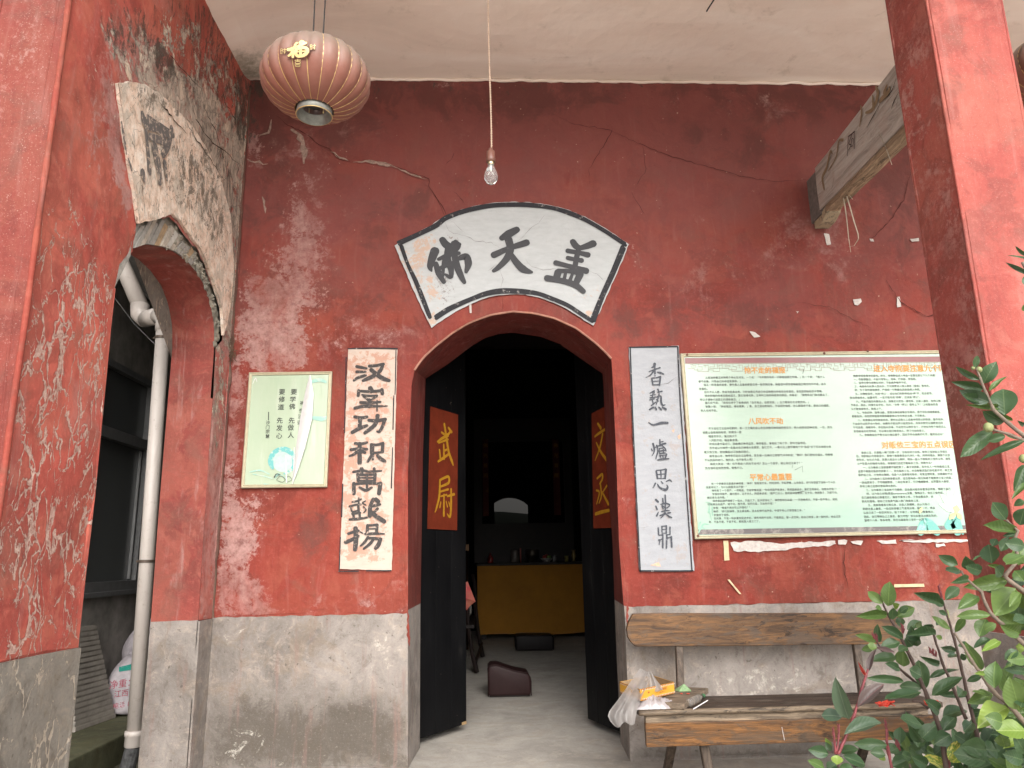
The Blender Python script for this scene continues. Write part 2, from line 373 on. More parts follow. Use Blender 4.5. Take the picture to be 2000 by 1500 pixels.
def ribbon(pts, widths, depth, nrm, b, cap=True):
    """flat brush stroke through 3d points; widths per point"""
    pts = [Vector(p) for p in pts]
    # smooth resample
    P = []; W = []
    m = len(pts)
    for i in range(m - 1):
        p0, p1, p2, p3 = pts[max(i - 1, 0)], pts[i], pts[i + 1], pts[min(i + 2, m - 1)]
        K = 6 if m > 2 else 3
        for j in range(K):
            t = j / K
            P.append(.5 * ((2 * p1) + (p2 - p0) * t + (2 * p0 - 5 * p1 + 4 * p2 - p3) * t * t + (3 * p1 - p0 - 3 * p2 + p3) * t ** 3)); W.append(widths[i] * (1 - t) + widths[i + 1] * t)
    P.append(pts[-1]); W.append(widths[-1])
    if cap:
        t0 = (P[0] - P[1]).normalized(); t1 = (P[-1] - P[-2]).normalized(); w0, w1 = W[0] / 2, W[-1] / 2
        A = [(.95, .35), (.8, .62), (.45, .9)]
        P = [P[0] + t0 * w0 * a for a, _ in A] + P + [P[-1] + t1 * w1 * a for a, _ in A[::-1]]
        W = [W[0] * c for _, c in A] + W + [W[-1] * c for _, c in A[::-1]]
    L = []; Rr = []
    for i, p in enumerate(P):
        t = (P[min(i + 1, len(P) - 1)] - P[max(i - 1, 0)]).normalized(); n_ = nrm(p) if callable(nrm) else nrm
        s_ = t.cross(n_).normalized(); L.append(p + s_ * W[i] / 2 + n_ * depth); Rr.append(p - s_ * W[i] / 2 + n_ * depth)
    n = len(P); b.add(L + Rr, [(i, i + 1, n + i + 1, n + i) for i in range(n - 1)])
def strokes(name, lst, mp, nrm, mat, parent, d0=.0012, dd=.00025, scale=1.0, grow=0.0, **props):
    """lst of (points, widths) in a 2d drawing frame; mp maps drawing -> 3d; scale turns widths into metres"""
    b = B()
    for i, (pts, ws) in enumerate(lst):
        if not isinstance(ws, (list, tuple)): ws = [ws] * len(pts)
        ws = list(ws) + [ws[-1]] * (len(pts) - len(ws))
        ribbon([mp(*p) for p in pts], [(w_ + grow) * scale for w_ in ws], d0 + dd * i, nrm, b)
    me = bpy.data.meshes.new(name); me.from_pydata([tuple(v) for v in b.v], [], b.f); me.materials.append(mat)
    o = bpy.data.objects.new(name, me); link(o, None, **props)
    if parent: keep(o, parent)
    return o
LAST = [None]
def text(name, body, size, mat, loc, parent=None, rot=(math.pi / 2, 0, 0), align='LEFT', sx=1.0, off=0.0, shear=0.0, **props):
    cu = bpy.data.curves.new(name, 'FONT'); cu.body = body; cu.size = size; cu.align_x = align; cu.shear = shear
    cu.fill_mode = 'FRONT'; cu.resolution_u = 2; cu.bevel_depth = off; cu.bevel_resolution = 0
    t_ = bpy.data.objects.new(name, cu); me = bpy.data.meshes.new_from_object(t_); bpy.data.objects.remove(t_); bpy.data.curves.remove(cu)
    me.materials.clear(); me.materials.append(mat)
    if off:
        co = np.empty(len(me.vertices) * 3, np.float32); me.vertices.foreach_get('co', co); co = co.reshape(-1, 3); co[:, 2] = np.clip(co[:, 2], -.0002, .0008); me.vertices.foreach_set('co', co.ravel())
    o = bpy.data.objects.new(name, me); o.location = loc; o.rotation_euler = rot; o.scale = (sx, 1, 1); link(o, None, **props)
    if parent: keep(o, parent)
    LAST[0] = o
    return o
NY = Vector((0, -1, 0)); NX = Vector((1, 0, 0)); NZ = Vector((0, 0, 1))
def yz(px, py, x): v = onX(px, py, x); return (v.y, v.z)
def xz(px, py, y=0.0): v = onY(px, py, y); return (v.x, v.z)
# ------------------------------------------------------------------ materials of the building
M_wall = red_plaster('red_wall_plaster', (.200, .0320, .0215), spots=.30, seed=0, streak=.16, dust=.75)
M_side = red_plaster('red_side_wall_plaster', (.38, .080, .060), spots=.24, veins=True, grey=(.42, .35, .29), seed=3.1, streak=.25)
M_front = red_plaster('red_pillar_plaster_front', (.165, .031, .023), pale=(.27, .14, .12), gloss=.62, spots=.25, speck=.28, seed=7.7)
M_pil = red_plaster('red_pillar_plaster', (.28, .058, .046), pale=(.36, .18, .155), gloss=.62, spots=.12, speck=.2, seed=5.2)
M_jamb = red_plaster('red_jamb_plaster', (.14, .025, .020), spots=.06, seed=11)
M_dado = concrete('cement_dado', (.235, .208, .188), reddrip=.5, dark=.85)
M_dado2 = concrete('cement_dado_grooved', (.19, .172, .148), veins=True, seed=4)
M_floor = concrete('cement_floor', (.37, .345, .31), dark=.5, seed=8, soft=.5)
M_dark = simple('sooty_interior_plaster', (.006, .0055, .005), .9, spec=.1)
n = N('limewashed_ceiling'); p = n.pos(); pw = n.vadd(p, n.nvec(p, 1.2), .3)
c = n.ramp(n.noise(n.pos((.5, 1.8, 1)), 1.3, 7, .6, .8), (.3, (.72, .605, .52)), (.5, (.83, .705, .615)), (.7, (.88, .78, .70)))
c = n.mix(n.mth('MULTIPLY', n.step(n.noise(pw, 5, 7, .7), .56, .72), .35), c, (.42, .34, .26))
c = n.mix(n.mth('MULTIPLY', n.step(n.noise(p, 38, 4, .6), .70, .78), .35), c, (.25, .2, .16))
c = n.mix(n.mth('MULTIPLY', n.step(n.mth('ADD', n.at('mold_dark'), n.mth('MULTIPLY', n.noise(p, 22, 7, .75), .7)), .72, 1.2), .8), c, (.10, .10, .055))
n.bump(n.noise(pw, 6, 6, .6), .4, .012); M_ceil = n.fin(c, .9)
M_ground = concrete('yard_concrete', (.62, .585, .53), seed=2, dark=0)
n = N('hill_vegetation'); M_hill = n.fin(n.ramp(n.noise(n.pos(), .06, 8, .7), (.35, (.03, .045, .02)), (.65, (.07, .095, .04))), .95)

# ------------------------------------------------------------------ ground, floors, ceiling, hill
def sub_sheet(name, x0, x1, y0, y1, z, mat, sp, masks=None, up=True, relief=0.0, **k):
    return sheet(name, [(x0, y0), (x1, y0), (x1, y1), (x0, y1)], [], sp, lambda a, b: Vector((a, b, z)), mat, masks=masks, nrm=NZ if up else -NZ, relief=relief, relief_scale=1.5, **k)
B().box((-400, -900, -.55), (400, 300, -.45)).build('ground', M_ground, kind='structure')
B().box((-1.66, -2.05, -.449), (4.2, 0.0, 0.0), bev=.01).build('porch_floor', M_floor, kind='structure')
B().box((-.50, 0.0, -.3), (.90, .46, -.004)).build('door_sill', M_floor, kind='structure')
B().box((-1.75, .461, -.3), (2.6, 7.6, -.006)).build('interior_floor', M_floor, kind='structure')
B().box((-3.2, -2.0, -.449), (-2.266, 5.0, -.001), bev=.012).build('alley_ledge', concrete('mossy_cement', (.10, .10, .06), seed=6), kind='structure')
B().box((-2.264, -2.0, -.449), (-1.70, 5.0, -.17)).build('alley_floor', concrete('wet_mossy_cement', (.09, .085, .06), seed=9), kind='structure')
sheet('ceiling', [(-1.72, -2.25), (4.2, -2.25), (4.2, .05), (-1.72, .05)], [], .06, lambda a, b: Vector((a, b, 4.02 - .10 * math.exp(-max(0, a + 1.43) / .16) * (1 - .75 * math.exp(-abs(b + .0) / .12)))), M_ceil, masks= {'mold_dark': [([(-1.7, -.5), (-1.25, -.35), (-1.2, .05), (-1.7, .05)], .2, .75)]}, nrm=-NZ, relief=.008, relief_scale=1.5, kind='structure')
B().box((-1.9, -2.3, 4.06), (4.3, 7.8, 4.3)).build('roof_slab', M_dark, kind='structure')
B().box((-1.9, -2.32, 3.96), (4.3, -2.251, 4.3)).build('eave_edge', M_ceil, kind='structure')
# wooded hills across the valley behind the photographer
hv = []; hf = []; NX_, NR = 60, 5
for j in range(NR):
    for i in range(NX_ + 1):
        x = -420 + 840 * i / NX_; q = j / (NR - 1)
        h = 26 + 16 * noise.noise(Vector((x * .008, 3, 1))) + 7 * noise.noise(Vector((x * .03, 1, 5))) - .02 * x
        hv.append((x, -260 - 160 * q, -.6 + h * math.sin(q * math.pi / 2)))
for j in range(NR - 1):
    for i in range(NX_): a = j * (NX_ + 1) + i; hf.append((a, a + 1, a + NX_ + 2, a + NX_ + 1))
mesh_obj('hills', hv, hf, M_hill, smooth=True, kind='structure')

# ------------------------------------------------------------------ back wall of the porch
def z8(x, y): return (x / 3.125 + 780, y / 3.125 + 600)
arch_f = [z8(*q) for q in [(93, 385), (115, 350), (150, 305), (230, 232), (330, 155), (430, 96), (560, 48), (690, 28), (820, 38), (950, 70), (1080, 130), (1200, 222), (1262, 280), (1293, 315)]]
front = [(797, 1496), (797, 1210), (797, 920), (804, 753)] + arch_f + [(1196, 730), (1204, 900), (1209, 1064), (1220, 1210), (1231, 1496)]
arch_b = [z8(*q) for q in [(160, 437), (215, 400), (300, 345), (430, 245), (520, 190), (600, 165), (690, 155), (860, 180), (980, 225), (1100, 310), (1180, 365), (1240, 405)]]
back = [(820, 1456), (821, 1200), (826, 888), (831, 745)] + arch_b + [(1178, 735), (1185, 920), (1196, 1054), (1203, 1250), (1212, 1445)]
fr = [xz(*q) for q in front]; bk = [xz(*q, .42) for q in back]
fr[0] = (fr[0][0], -.002); fr[-1] = (fr[-1][0], -.002); bk[0] = (bk[0][0], -.002); bk[-1] = (bk[-1][0], -.002)
XR, HC = 3.9, 4.02
ZD = .758
wall = empty('temple_wall', (.2, 0, 0), kind='thing', label='weathered dark red plaster wall with an arched doorway and grey cement base', category='wall')
def up_part(lp, z):   # part of the door outline above z
    out = []
    for a, b in zip(lp, lp[1:]):
        if a[1] >= z: out.append(a)
        if (a[1] - z) * (b[1] - z) < 0: t = (z - a[1]) / (b[1] - a[1]); out.append((a[0] + t * (b[0] - a[0]), z))
    return out
fu = up_part(fr, ZD)
o_red = [(-1.43, ZD), fu[0]] + fu[1:-1] + [fu[-1], (XR, ZD), (XR, HC), (-1.43, HC)]
def W(*pl): return [xz(*q) for q in pl]
fade_lift = [(W((470, 560), (520, 520), (560, 440), (590, 330), (620, 330), (635, 420), (640, 520), (620, 600), (610, 660), (600, 720), (560, 730), (440, 730), (455, 640)), .20, .90),
        (W((425, 720), (492, 720), (470, 960), (530, 960), (505, 1010), (530, 1060), (500, 1100), (535, 1180), (560, 1215), (415, 1215), (425, 900)), .12, .95),
        (W((575, 255), (600, 250), (610, 340), (580, 350)), .06, .6), (W((475, 260), (530, 240), (520, 330), (475, 330)), .06, .6),
        (W((590, 1160), (640, 1160), (640, 1195), (590, 1195)), .04, .65), (W((700, 1172), (732, 1172), (732, 1186), (705, 1190)), .02, .9),
        (W((640, 640), (800, 640), (770, 680), (640, 675)), .05, .45), (W((1120, 440), (1300, 500), (1330, 620), (1230, 560)), .15, .35), (W((640, 600), (720, 560), (760, 620), (700, 680), (640, 690)), .12, .45), (W((1230, 180), (1500, 170), (1650, 200), (1400, 240)), .12, .30), (W((800, 160), (1100, 160), (1000, 230)), .12, .3),
        (W((1380, 330), (1560, 360), (1500, 440)), .15, .2)]
mold_dark = [(W((487, 150), (530, 150), (500, 260), (478, 300)), .06, .7), (W((700, 150), (1700, 145), (1700, 175), (1100, 180), (700, 190)), .08, .32),
        (W((560, 600), (640, 590), (700, 640), (560, 660)), .08, .25), (W((1200, 620), (1500, 560), (1540, 600), (1230, 660)), .08, .2)]
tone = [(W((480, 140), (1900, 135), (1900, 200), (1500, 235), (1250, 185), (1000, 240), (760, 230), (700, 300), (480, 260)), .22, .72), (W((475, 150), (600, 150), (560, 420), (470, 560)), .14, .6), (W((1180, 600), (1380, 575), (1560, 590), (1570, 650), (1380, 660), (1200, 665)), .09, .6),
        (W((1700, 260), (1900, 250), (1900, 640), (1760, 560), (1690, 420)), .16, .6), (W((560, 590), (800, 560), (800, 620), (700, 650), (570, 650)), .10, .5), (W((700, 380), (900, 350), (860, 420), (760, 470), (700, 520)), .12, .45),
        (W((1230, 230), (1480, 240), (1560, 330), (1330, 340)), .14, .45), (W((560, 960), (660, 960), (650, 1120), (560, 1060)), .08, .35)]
sheet('plaster', o_red, [], .032, lambda a, b: Vector((a, 0, b)), M_wall, wall, dict(fade_lift=fade_lift, mold_dark=mold_dark, vein=tone), relief=.007, nrm=NY)
# cement dado, 12 mm proud, left and right of the doorway
def low_part(lp, z):
    out = []
    for a, b in zip(lp, lp[1:]):
        if a[1] <= z: out.append(a)
        if (a[1] - z) * (b[1] - z) < 0: t = (z - a[1]) / (b[1] - a[1]); out.append((a[0] + t * (b[0] - a[0]), z))
    return out
lowl = [q for q in low_part(fr, ZD + .005) if q[0] < .2]; lowr = [q for q in low_part(fr, ZD + .02) if q[0] > .2] + [(fr[-1][0], -.002)]
def ragged(x0, x1, z, k=60): return [(x0 + (x1 - x0) * i / k, z + .006 * noise.noise(Vector((i * .37 + x0, 7, 1))) + .003 * noise.noise(Vector((i * 1.3, 3, x0)))) for i in range(1, k)]
dl = [(-1.43, -.002)] + lowl + ragged(lowl[-1][0], -1.43, ZD + .002, 40) + [(-1.43, ZD - .002)]
sheet('dado', dl, [], .05, lambda a, b: Vector((a, -.012, b)), M_dado, wall, dict(fade_lift=[(W((430, 1215), (490, 1210), (480, 1240), (425, 1260)), .05, .45), (W((410, 1400), (480, 1380), (560, 1500), (410, 1500)), .1, .42), (W((660, 1230), (790, 1220), (790, 1330), (700, 1340)), .1, .3)],
      mold_dark=[(W((410, 1390), (480, 1350), (620, 1370), (800, 1370), (800, 1510), (400, 1510)), .26, 1.1), (W((620, 1370), (740, 1360), (760, 1420), (640, 1440)), .08, 1.1), (W((415, 1240), (460, 1240), (470, 1300), (415, 1330)), .08, .6)]), relief=.005, nrm=NY, thick=.02, label='stained grey cement base left of the door')
dr = lowr[::-1] + [lowr[0]]; dr = [(fr[-1][0], -.002), (XR, -.002), (XR, ZD + .008)] + ragged(XR, lowr[0][0], ZD + .014, 120) + [lowr[0]] + lowr[1:-1]
sheet('dado', dr, [], .05, lambda a, b: Vector((a, -.012, b)), M_dado, wall, dict(mold_dark=[(W((1230, 1460), (1900, 1450), (1900, 1510), (1230, 1510)), .1, .9)],  # darker strip low on the wall, below the bench seat
      fade_lift=[(W((1400, 1280), (1650, 1290), (1650, 1370), (1360, 1370)), .12, .45)]), relief=.005, nrm=NY, thick=.02, label='grey cement base behind the bench')
# door reveal: loft between the front and the inner outline
def resample(lp, n):
    P = [Vector(q) for q in lp]; L = [0]
    for a, b in zip(P, P[1:]): L.append(L[-1] + (b - a).length)
    out = []
    for k in range(n):
        d_ = L[-1] * k / (n - 1); i = max(j for j in range(len(L) - 1) if L[j] <= d_ + 1e-9); t = (d_ - L[i]) / (L[i + 1] - L[i]); out.append(P[i].lerp(P[i + 1], min(t, 1)))
    return out
def reveal(name, fa, ba, n, mat, y0=0.0, y1=.42, steps=8, **k):
    A, Bk = resample(fa, n), resample(ba, n); vs = []
    for j in range(steps + 1):
        t = j / steps
        for i in range(n): q = A[i].lerp(Bk[i], t); vs.append(Vector((q.x, y0 + (y1 - y0) * t, q.y)))
    fs = [(j * n + i, j * n + i + 1, (j + 1) * n + i + 1, (j + 1) * n + i) for j in range(steps) for i in range(n - 1)]
    o = mesh_obj(name, vs, fs, mat, None, smooth=True, **k); keep(o, wall); return o
def seg(lp, a, b): return lp[a:b]
fL = [p_ for p_ in fr[:5]]; bL = [p_ for p_ in bk[:5]]
def cutz(lp, z, above):
    lp = list(lp); r = up_part(lp, z) if above else low_part(lp, z)
    if lp[-1][1] >= z and above: r.append(lp[-1])
    if not above and lp[-1][1] <= z: r.append(lp[-1])
    return r
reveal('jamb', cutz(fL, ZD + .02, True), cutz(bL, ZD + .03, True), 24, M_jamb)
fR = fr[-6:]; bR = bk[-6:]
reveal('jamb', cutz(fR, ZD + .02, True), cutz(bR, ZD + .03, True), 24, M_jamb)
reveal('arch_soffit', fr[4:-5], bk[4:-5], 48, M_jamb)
reveal('jamb_base', cutz(fL, ZD + .02, False), cutz(bL, ZD + .03, False), 20, M_dado)
reveal('jamb_base', cutz(fR, ZD + .02, False), cutz(bR, ZD + .03, False), 20, M_dado)
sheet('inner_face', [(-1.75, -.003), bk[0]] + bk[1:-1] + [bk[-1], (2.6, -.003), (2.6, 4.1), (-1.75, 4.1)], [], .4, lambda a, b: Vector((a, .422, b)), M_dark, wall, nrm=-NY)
# thin plaster lip round the arch edge
b = B(); b.tube([Vector((q[0], -.004, q[1])) for q in resample(fr[4:-5], 40)], .007, 6, caps=False)
b.build('arch_edge', concrete('worn_edge', (.30, .15, .11), seed=3), wall, smooth=True)

# cracks, scars and scraps that belong to the wall
M_crack = simple('crack_brown', (.075, .026, .022), 1.0, spec=0)  # flat dark red-brown colour of the crack ribbons
M_scar = simple('bare_lime_scar', (.28, .19, .155), .9, .4, 60)
def crack(pl, wpx, mat=M_crack, y=-.0085, name='crack', parent=wall, to=None, amp=.9, seed=0, nrm=NY):
    to = to or (lambda a, b_: onY(a, b_, y)); b_ = B(); P = []
    for (x0, y0), (x1, y1) in zip(pl, pl[1:]):
        L = math.hypot(x1 - x0, y1 - y0); k = max(1, int(L / 7))
        for j in range(k):
            t = j / k; P.append((x0 + (x1 - x0) * t + U(-1, 1) * 1.6 * amp, y0 + (y1 - y0) * t + U(-1, 1) * 1.6 * amp))
    P.append(pl[-1]); n_ = len(P)
    S = .0028; V = []
    for i, q in enumerate(P):
        v = to(*q); w_ = wpx * 1.25 * S * (.35 + .9 * R()) * min(1, .25 + 3 * min(i, n_ - 1 - i) / n_); a_ = Vector(to(*P[min(i + 1, n_ - 1)])) - Vector(to(*P[max(i - 1, 0)]))
        s_ = a_.cross(nrm).normalized() * w_ / 2; V += [v + s_, v - s_]
    b_.add(V, [(2 * i, 2 * i + 1, 2 * i + 3, 2 * i + 2) for i in range(n_ - 1)])
    return b_.build(name, mat, parent)
def z4(x, y): return (x / 3 + 450, y / 3)
def zf(x, y): return (x / 3.846 + 740, y / 3.846 + 370)
crack([z4(270, 680), z4(340, 735), z4(420, 770), z4(500, 835), z4(580, 875), z4(640, 930), z4(700, 945)], 1.4, seed=1)
crack([z4(720, 925), z4(800, 935), z4(900, 955), z4(1000, 985), z4(1100, 1025), z4(1165, 1048), z4(1165, 1090), z4(1210, 1170), z4(1262, 1270)], 1.3)
crack([z4(720, 950), z4(790, 945), z4(900, 958), z4(980, 985)], 6, M_scar, -.0075, 'plaster_scar')
crack([z4(980, 985), z4(1060, 1020), z4(1150, 1050)], 3, M_scar, -.0075, 'plaster_scar')
crack([z4(590, 885), z4(640, 925), z4(690, 940)], 4, M_scar, -.0075, 'plaster_scar')
crack([z4(345, 750), z4(400, 790), z4(425, 860), z4(430, 960)], 12, M_scar, -.0072, 'plaster_scar', amp=2)
crack([z4(170, 790), z4(225, 780), z4(240, 700)], 5, M_scar, -.0072, 'plaster_scar')
crack([z4(100, 930), z4(160, 950), z4(220, 960)], 6, M_scar, -.0072, 'plaster_scar', amp=2)
crack([z4(190, 1150), z4(200, 1200), z4(205, 1250)], 4, M_scar, -.0072, 'plaster_scar')
crack([z4(1310, 890), z4(1295, 935), z4(1260, 965)], 1.0)
crack([z4(1305, 1120), z4(1340, 1145), z4(1370, 1190)], 1.0)
crack([(1195, 256), (1250, 282), (1300, 302), (1370, 322), (1450, 345), (1520, 356), (1575, 350)], 1.2)
crack([(1080, 222), (1120, 242), (1160, 248), (1195, 256), (1170, 300), (1150, 330), (1152, 362)], 1.0)
crack([(1255, 285), (1262, 330), (1240, 370)], .8)
crack([(1653, 1062), (1648, 1092), (1652, 1130), (1657, 1150)], 1.6)
crack([(1730, 548), (1760, 590), (1810, 618), (1880, 602)], 1.6)
crack([(1560, 590), (1620, 600), (1700, 640)], .9)
crack([zf(920, 800), zf(935, 870), zf(925, 912)], 1.0)
crack([zf(1900, 20), zf(1950, 110), zf(2000, 190)], 1.0)
crack([zf(395, 0), zf(440, 70), zf(480, 130), zf(508, 205)], 1.2)
crack([(1780, 330), (1765, 390), (1740, 430), (1700, 470)], 1.4)
crack([(797, 1195), (798, 1240), (800, 1262)], 4, M_wall, -.0185, 'paint_drip')
crack([(1225, 1175), (1226, 1225)], 4, M_wall, -.0195, 'paint_drip')
# the corner between the two walls is packed with rough mortar
b = B(); P = [Vector((-1.432 + .012 * noise.noise(Vector((z * 9, 1, 0))), -.004 + .01 * noise.noise(Vector((z * 7, 4, 0))), z)) for z in np.arange(.0, 4.0, .05)]
b.tube(P, [.012 + .009 * abs(noise.noise(Vector((z * 14, 2, 2)))) for z in np.arange(.0, 4.0, .05)], 7); b.build('corner_mortar', red_plaster('corner_mortar', (.12, .055, .042), spots=.5, seed=2), wall, smooth=True)
# ragged line where wall meets ceiling
b = B(); P = [Vector((x, -.004, 4.012 + .012 * noise.noise(Vector((x * 9, 1, 0))))) for x in np.arange(-1.42, 3.9, .03)]
b.tube(P, [.010 + .007 * noise.noise(Vector((x * 20, 2, 2))) for x in np.arange(-1.42, 3.9, .03)], 6); b.build('cornice_bead', M_ceil, wall, smooth=True)

M_tape = simple('yellowed_tape', (.50, .40, .24), .6, .2, 30); M_lime = simple('white_filler', (.46, .41, .38), .9, .25, 50); M_grscr = simple('grey_residue', (.40, .33, .33), .9, .3, 60)
def patch(poly, mat, name, parent=wall, y=-.0082, amp=.003, step=.012, thick=.0012, **k):
    pl = rough_line(W(*poly), step, amp, seed=poly[0][0])
    b_ = B(); b_.prism(pl, 'y', y, y + thick); return b_.build(name, mat, parent, **k)
patch([(1745, 1141), (1803, 1140), (1804, 1146), (1745, 1147)], M_tape, 'tape_strip', amp=.0006)
patch([(1412, 1056), (1421, 1056), (1424, 1094), (1414, 1095)], M_tape, 'tape_strip', amp=.0015)
patch([(1420, 1132), (1424, 1132), (1447, 1160), (1443, 1160)], M_tape, 'tape_strip', amp=.001)
for q in ([(1608, 457), (1618, 458), (1622, 478), (1614, 480)], [(1697, 467), (1704, 468), (1706, 473), (1699, 472)], [(1776, 468), (1793, 466), (1794, 472), (1780, 473)],
          [(1750, 580), (1756, 580), (1759, 600), (1751, 601)], [(1665, 586), (1680, 584), (1682, 590), (1674, 597), (1668, 596)], [(1463, 648), (1474, 650), (1484, 658), (1472, 660)],
          [(1554, 608), (1560, 609), (1556, 613)], [(1822, 578), (1830, 580), (1828, 586)], [(1845, 611), (1852, 612), (1850, 617)], [(915, 592), (921, 591), (921, 612), (918, 612)]):
    patch(q, M_lime, 'filler_spot', amp=.004, step=.006)
for q in ([(1426, 1060), (1470, 1056), (1540, 1062), (1590, 1058), (1630, 1056), (1632, 1064), (1590, 1068), (1530, 1074), (1470, 1078), (1432, 1076)], [(1636, 1056), (1652, 1055), (1650, 1064), (1636, 1063)],
          [(1660, 1056), (1684, 1056), (1680, 1065), (1664, 1062)], [(1710, 1056), (1748, 1054), (1750, 1062), (1722, 1062)], [(1754, 1055), (1800, 1053), (1860, 1052), (1892, 1054), (1890, 1058), (1830, 1060), (1780, 1060)], [(1826, 1062), (1842, 1061), (1845, 1066), (1828, 1068)]):
    patch(q, M_lime, 'paste_residue', amp=.009, step=.010)

# small dead wasp nest and roots in the corner
b = B()
for k in range(26):
    a0 = Vector((-1.425 + U(-.01, .015), -.03, 1.99 + U(-.06, .05))); b.tube([a0, a0 + Vector((U(-.02, .02), U(-.015, .01), U(-.03, .03))), a0 + Vector((U(-.02, .03), U(-.02, .01), U(-.05, .01)))], .0022, 4)
pz = onX(463, 695, -1.415).z
o = b.build('root_tuft', simple('dead_roots', (.10, .06, .035), .9)); o['label'] = 'small tuft of dead brown roots in the wall corner above the notice'; o['category'] = 'root tuft'
o.location.z += pz - 1.96; o.location.y -= .0

# ------------------------------------------------------------------ left side wall with its own arch
XS = -1.43; XT = -1.665
side = empty('side_wall', (XS, -1.0, 0), kind='thing', label='flaking red side wall on the left with an arched passage and exposed bricks', category='wall')
def S(*pl): return [yz(*q, XS) for q in pl]
inner = [(-1.352, -.45), (-1.352, .758)] + [(-1.358, 1.3), (-1.368, 1.9), (-1.366, 2.10), (-1.35, 2.21), (-1.30, 2.285), (-1.13, 2.39), (-.99, 2.44), (-.87, 2.475), (-.72, 2.495), (-.58, 2.49), (-.45, 2.465), (-.34, 2.40), (-.262, 2.30), (-.235, 2.18)] + [(-.232, 1.9), (-.222, 1.3), (-.20, .76), (-.20, -.45)]
# upper edge of the broken plaster ring, where the brick ring shows
ringo = S((262, 490), (264, 470), (268, 434), (296, 428), (318, 424), (334, 426), (350, 446), (366, 470), (384, 486), (396, 510), (410, 545), (428, 600), (434, 640), (433, 665))
near_up = [q for q in inner if q[0] < -1.29 and q[1] > .75]; far_dn = [q for q in inner if q[0] > -.24 and .70 < q[1] < 2.2]
ro = rough_line(ringo, .03, .016, closed=False, seed=4)
hole_edge = [(-1.352, .758)] + near_up[1:-1] + ro + [q for q in far_dn if q[1] > .8] + [(-.20, .76)]
o_side = [(-1.90, .758)] + hole_edge + [(0.0, .756), (0.0, 4.02), (-1.90, 4.02)]
vein = [(S((0, 480), (120, 430), (225, 520), (205, 740), (150, 1262), (0, 1300)), .12, 1.0), (S((0, 900), (170, 900), (150, 1262), (0, 1300)), .1, 1.0)]
s_fade = [(S((150, 60), (200, 100), (220, 300), (200, 420), (160, 300)), .12, .55), (S((110, 380), (190, 420), (200, 700), (120, 700)), .15, .35), (S((185, 60), (240, 20), (300, 60), (400, 180), (455, 270), (475, 420), (440, 660), (405, 560), (350, 450), (270, 430), (222, 165)), .16, 1.0),
          (S((180, 100), (225, 165), (250, 330), (268, 430), (235, 420), (205, 250)), .06, .85), (S((395, 640), (470, 560), (460, 900), (415, 1210), (380, 1210), (400, 900)), .05, .95),
          (S((140, 0), (175, 0), (170, 60), (150, 50)), .05, .5)]
s_peel = [(S((300, 30), (390, 50), (480, 180), (490, 280), (400, 200), (320, 120)), .10, .5), (S((185, 40), (240, 20), (300, 60), (290, 160), (225, 160)), .07, .42), (S((225, 120), (300, 110), (400, 150), (490, 250), (520, 440), (470, 700), (424, 660), (424, 560), (405, 400), (340, 250), (270, 165)), .14, .85), (S((262, 60), (300, 90), (330, 130), (300, 160), (265, 120)), .08, .7), (S((395, 640), (470, 480), (465, 760), (420, 900)), .04, .45)]
s_mold = [(S((330, 60), (420, 90), (480, 180), (480, 300), (400, 230), (340, 150)), .10, .42), (S((190, 0), (300, 0), (330, 60), (310, 120), (230, 120), (200, 80)), .10, .62), (S((300, 60), (335, 110), (345, 150), (325, 165), (300, 125)), .03, .9), (S((320, 0), (420, 0), (500, 190), (440, 200), (350, 90)), .10, .55),
          (S((380, 200), (470, 320), (470, 480), (430, 420), (390, 300)), .10, .5), (S((460, 130), (490, 160), (478, 300), (455, 250)), .04, .75)]
sheet('plaster', o_side, [], .030, lambda a, b_: Vector((XS, a, b_)), M_side, side, dict(fade_lift=s_fade, mold_dark=s_mold, peel=s_peel, vein=vein), relief=.008, nrm=NX)
sheet('dado', [(-1.90, -.46), (-1.352, -.46), (-1.352, .757), (-1.6, .762), (-1.90, .763)], [], .05, lambda a, b_: Vector((XS + .010, a, b_)), M_dado2, side, relief=.004, nrm=NX, thick=.014, label='grey cement base of the side wall with pale grooves')
sheet('dado', [(-.20, -.002), (-.014, -.002), (-.014, .755), (-.20, .757)], [], .05, lambda a, b_: Vector((XS + .010, a, b_)), M_dado, side, relief=.003, nrm=NX, thick=.014)
# front end of the wall: the left porch pillar
sheet('pillar_face', [(XT, .763), (XS, .763), (XS, 4.02), (XT, 4.02)], [], .03, lambda a, b_: Vector((a, -1.902, b_)), M_front, side, dict(fade_lift=[([(-1.66, 2.2), (-1.5, 2.2), (-1.5, 3.4), (-1.66, 3.4)], .15, .5)]), relief=.004, nrm=NY)
sheet('pillar_base', [(XT, -.45), (XS + .01, -.45), (XS + .01, .762), (XT, .762)], [], .1, lambda a, b_: Vector((a, -1.912, b_)), M_dado2, side, nrm=NY, thick=.02)
b = B(); b.tube([Vector((XS + .002 + .004 * noise.noise(Vector((z * 3, 0, 0))), -1.902, z)) for z in np.arange(.77, 4.0, .04)], [.010 + .003 * noise.noise(Vector((z * 8, 1, 0))) for z in np.arange(.77, 4.0, .04)], 8)
b.build('corner_bead', red_plaster('orange_corner_bead', (.24, .046, .032), spots=.05, seed=1), side, smooth=True)
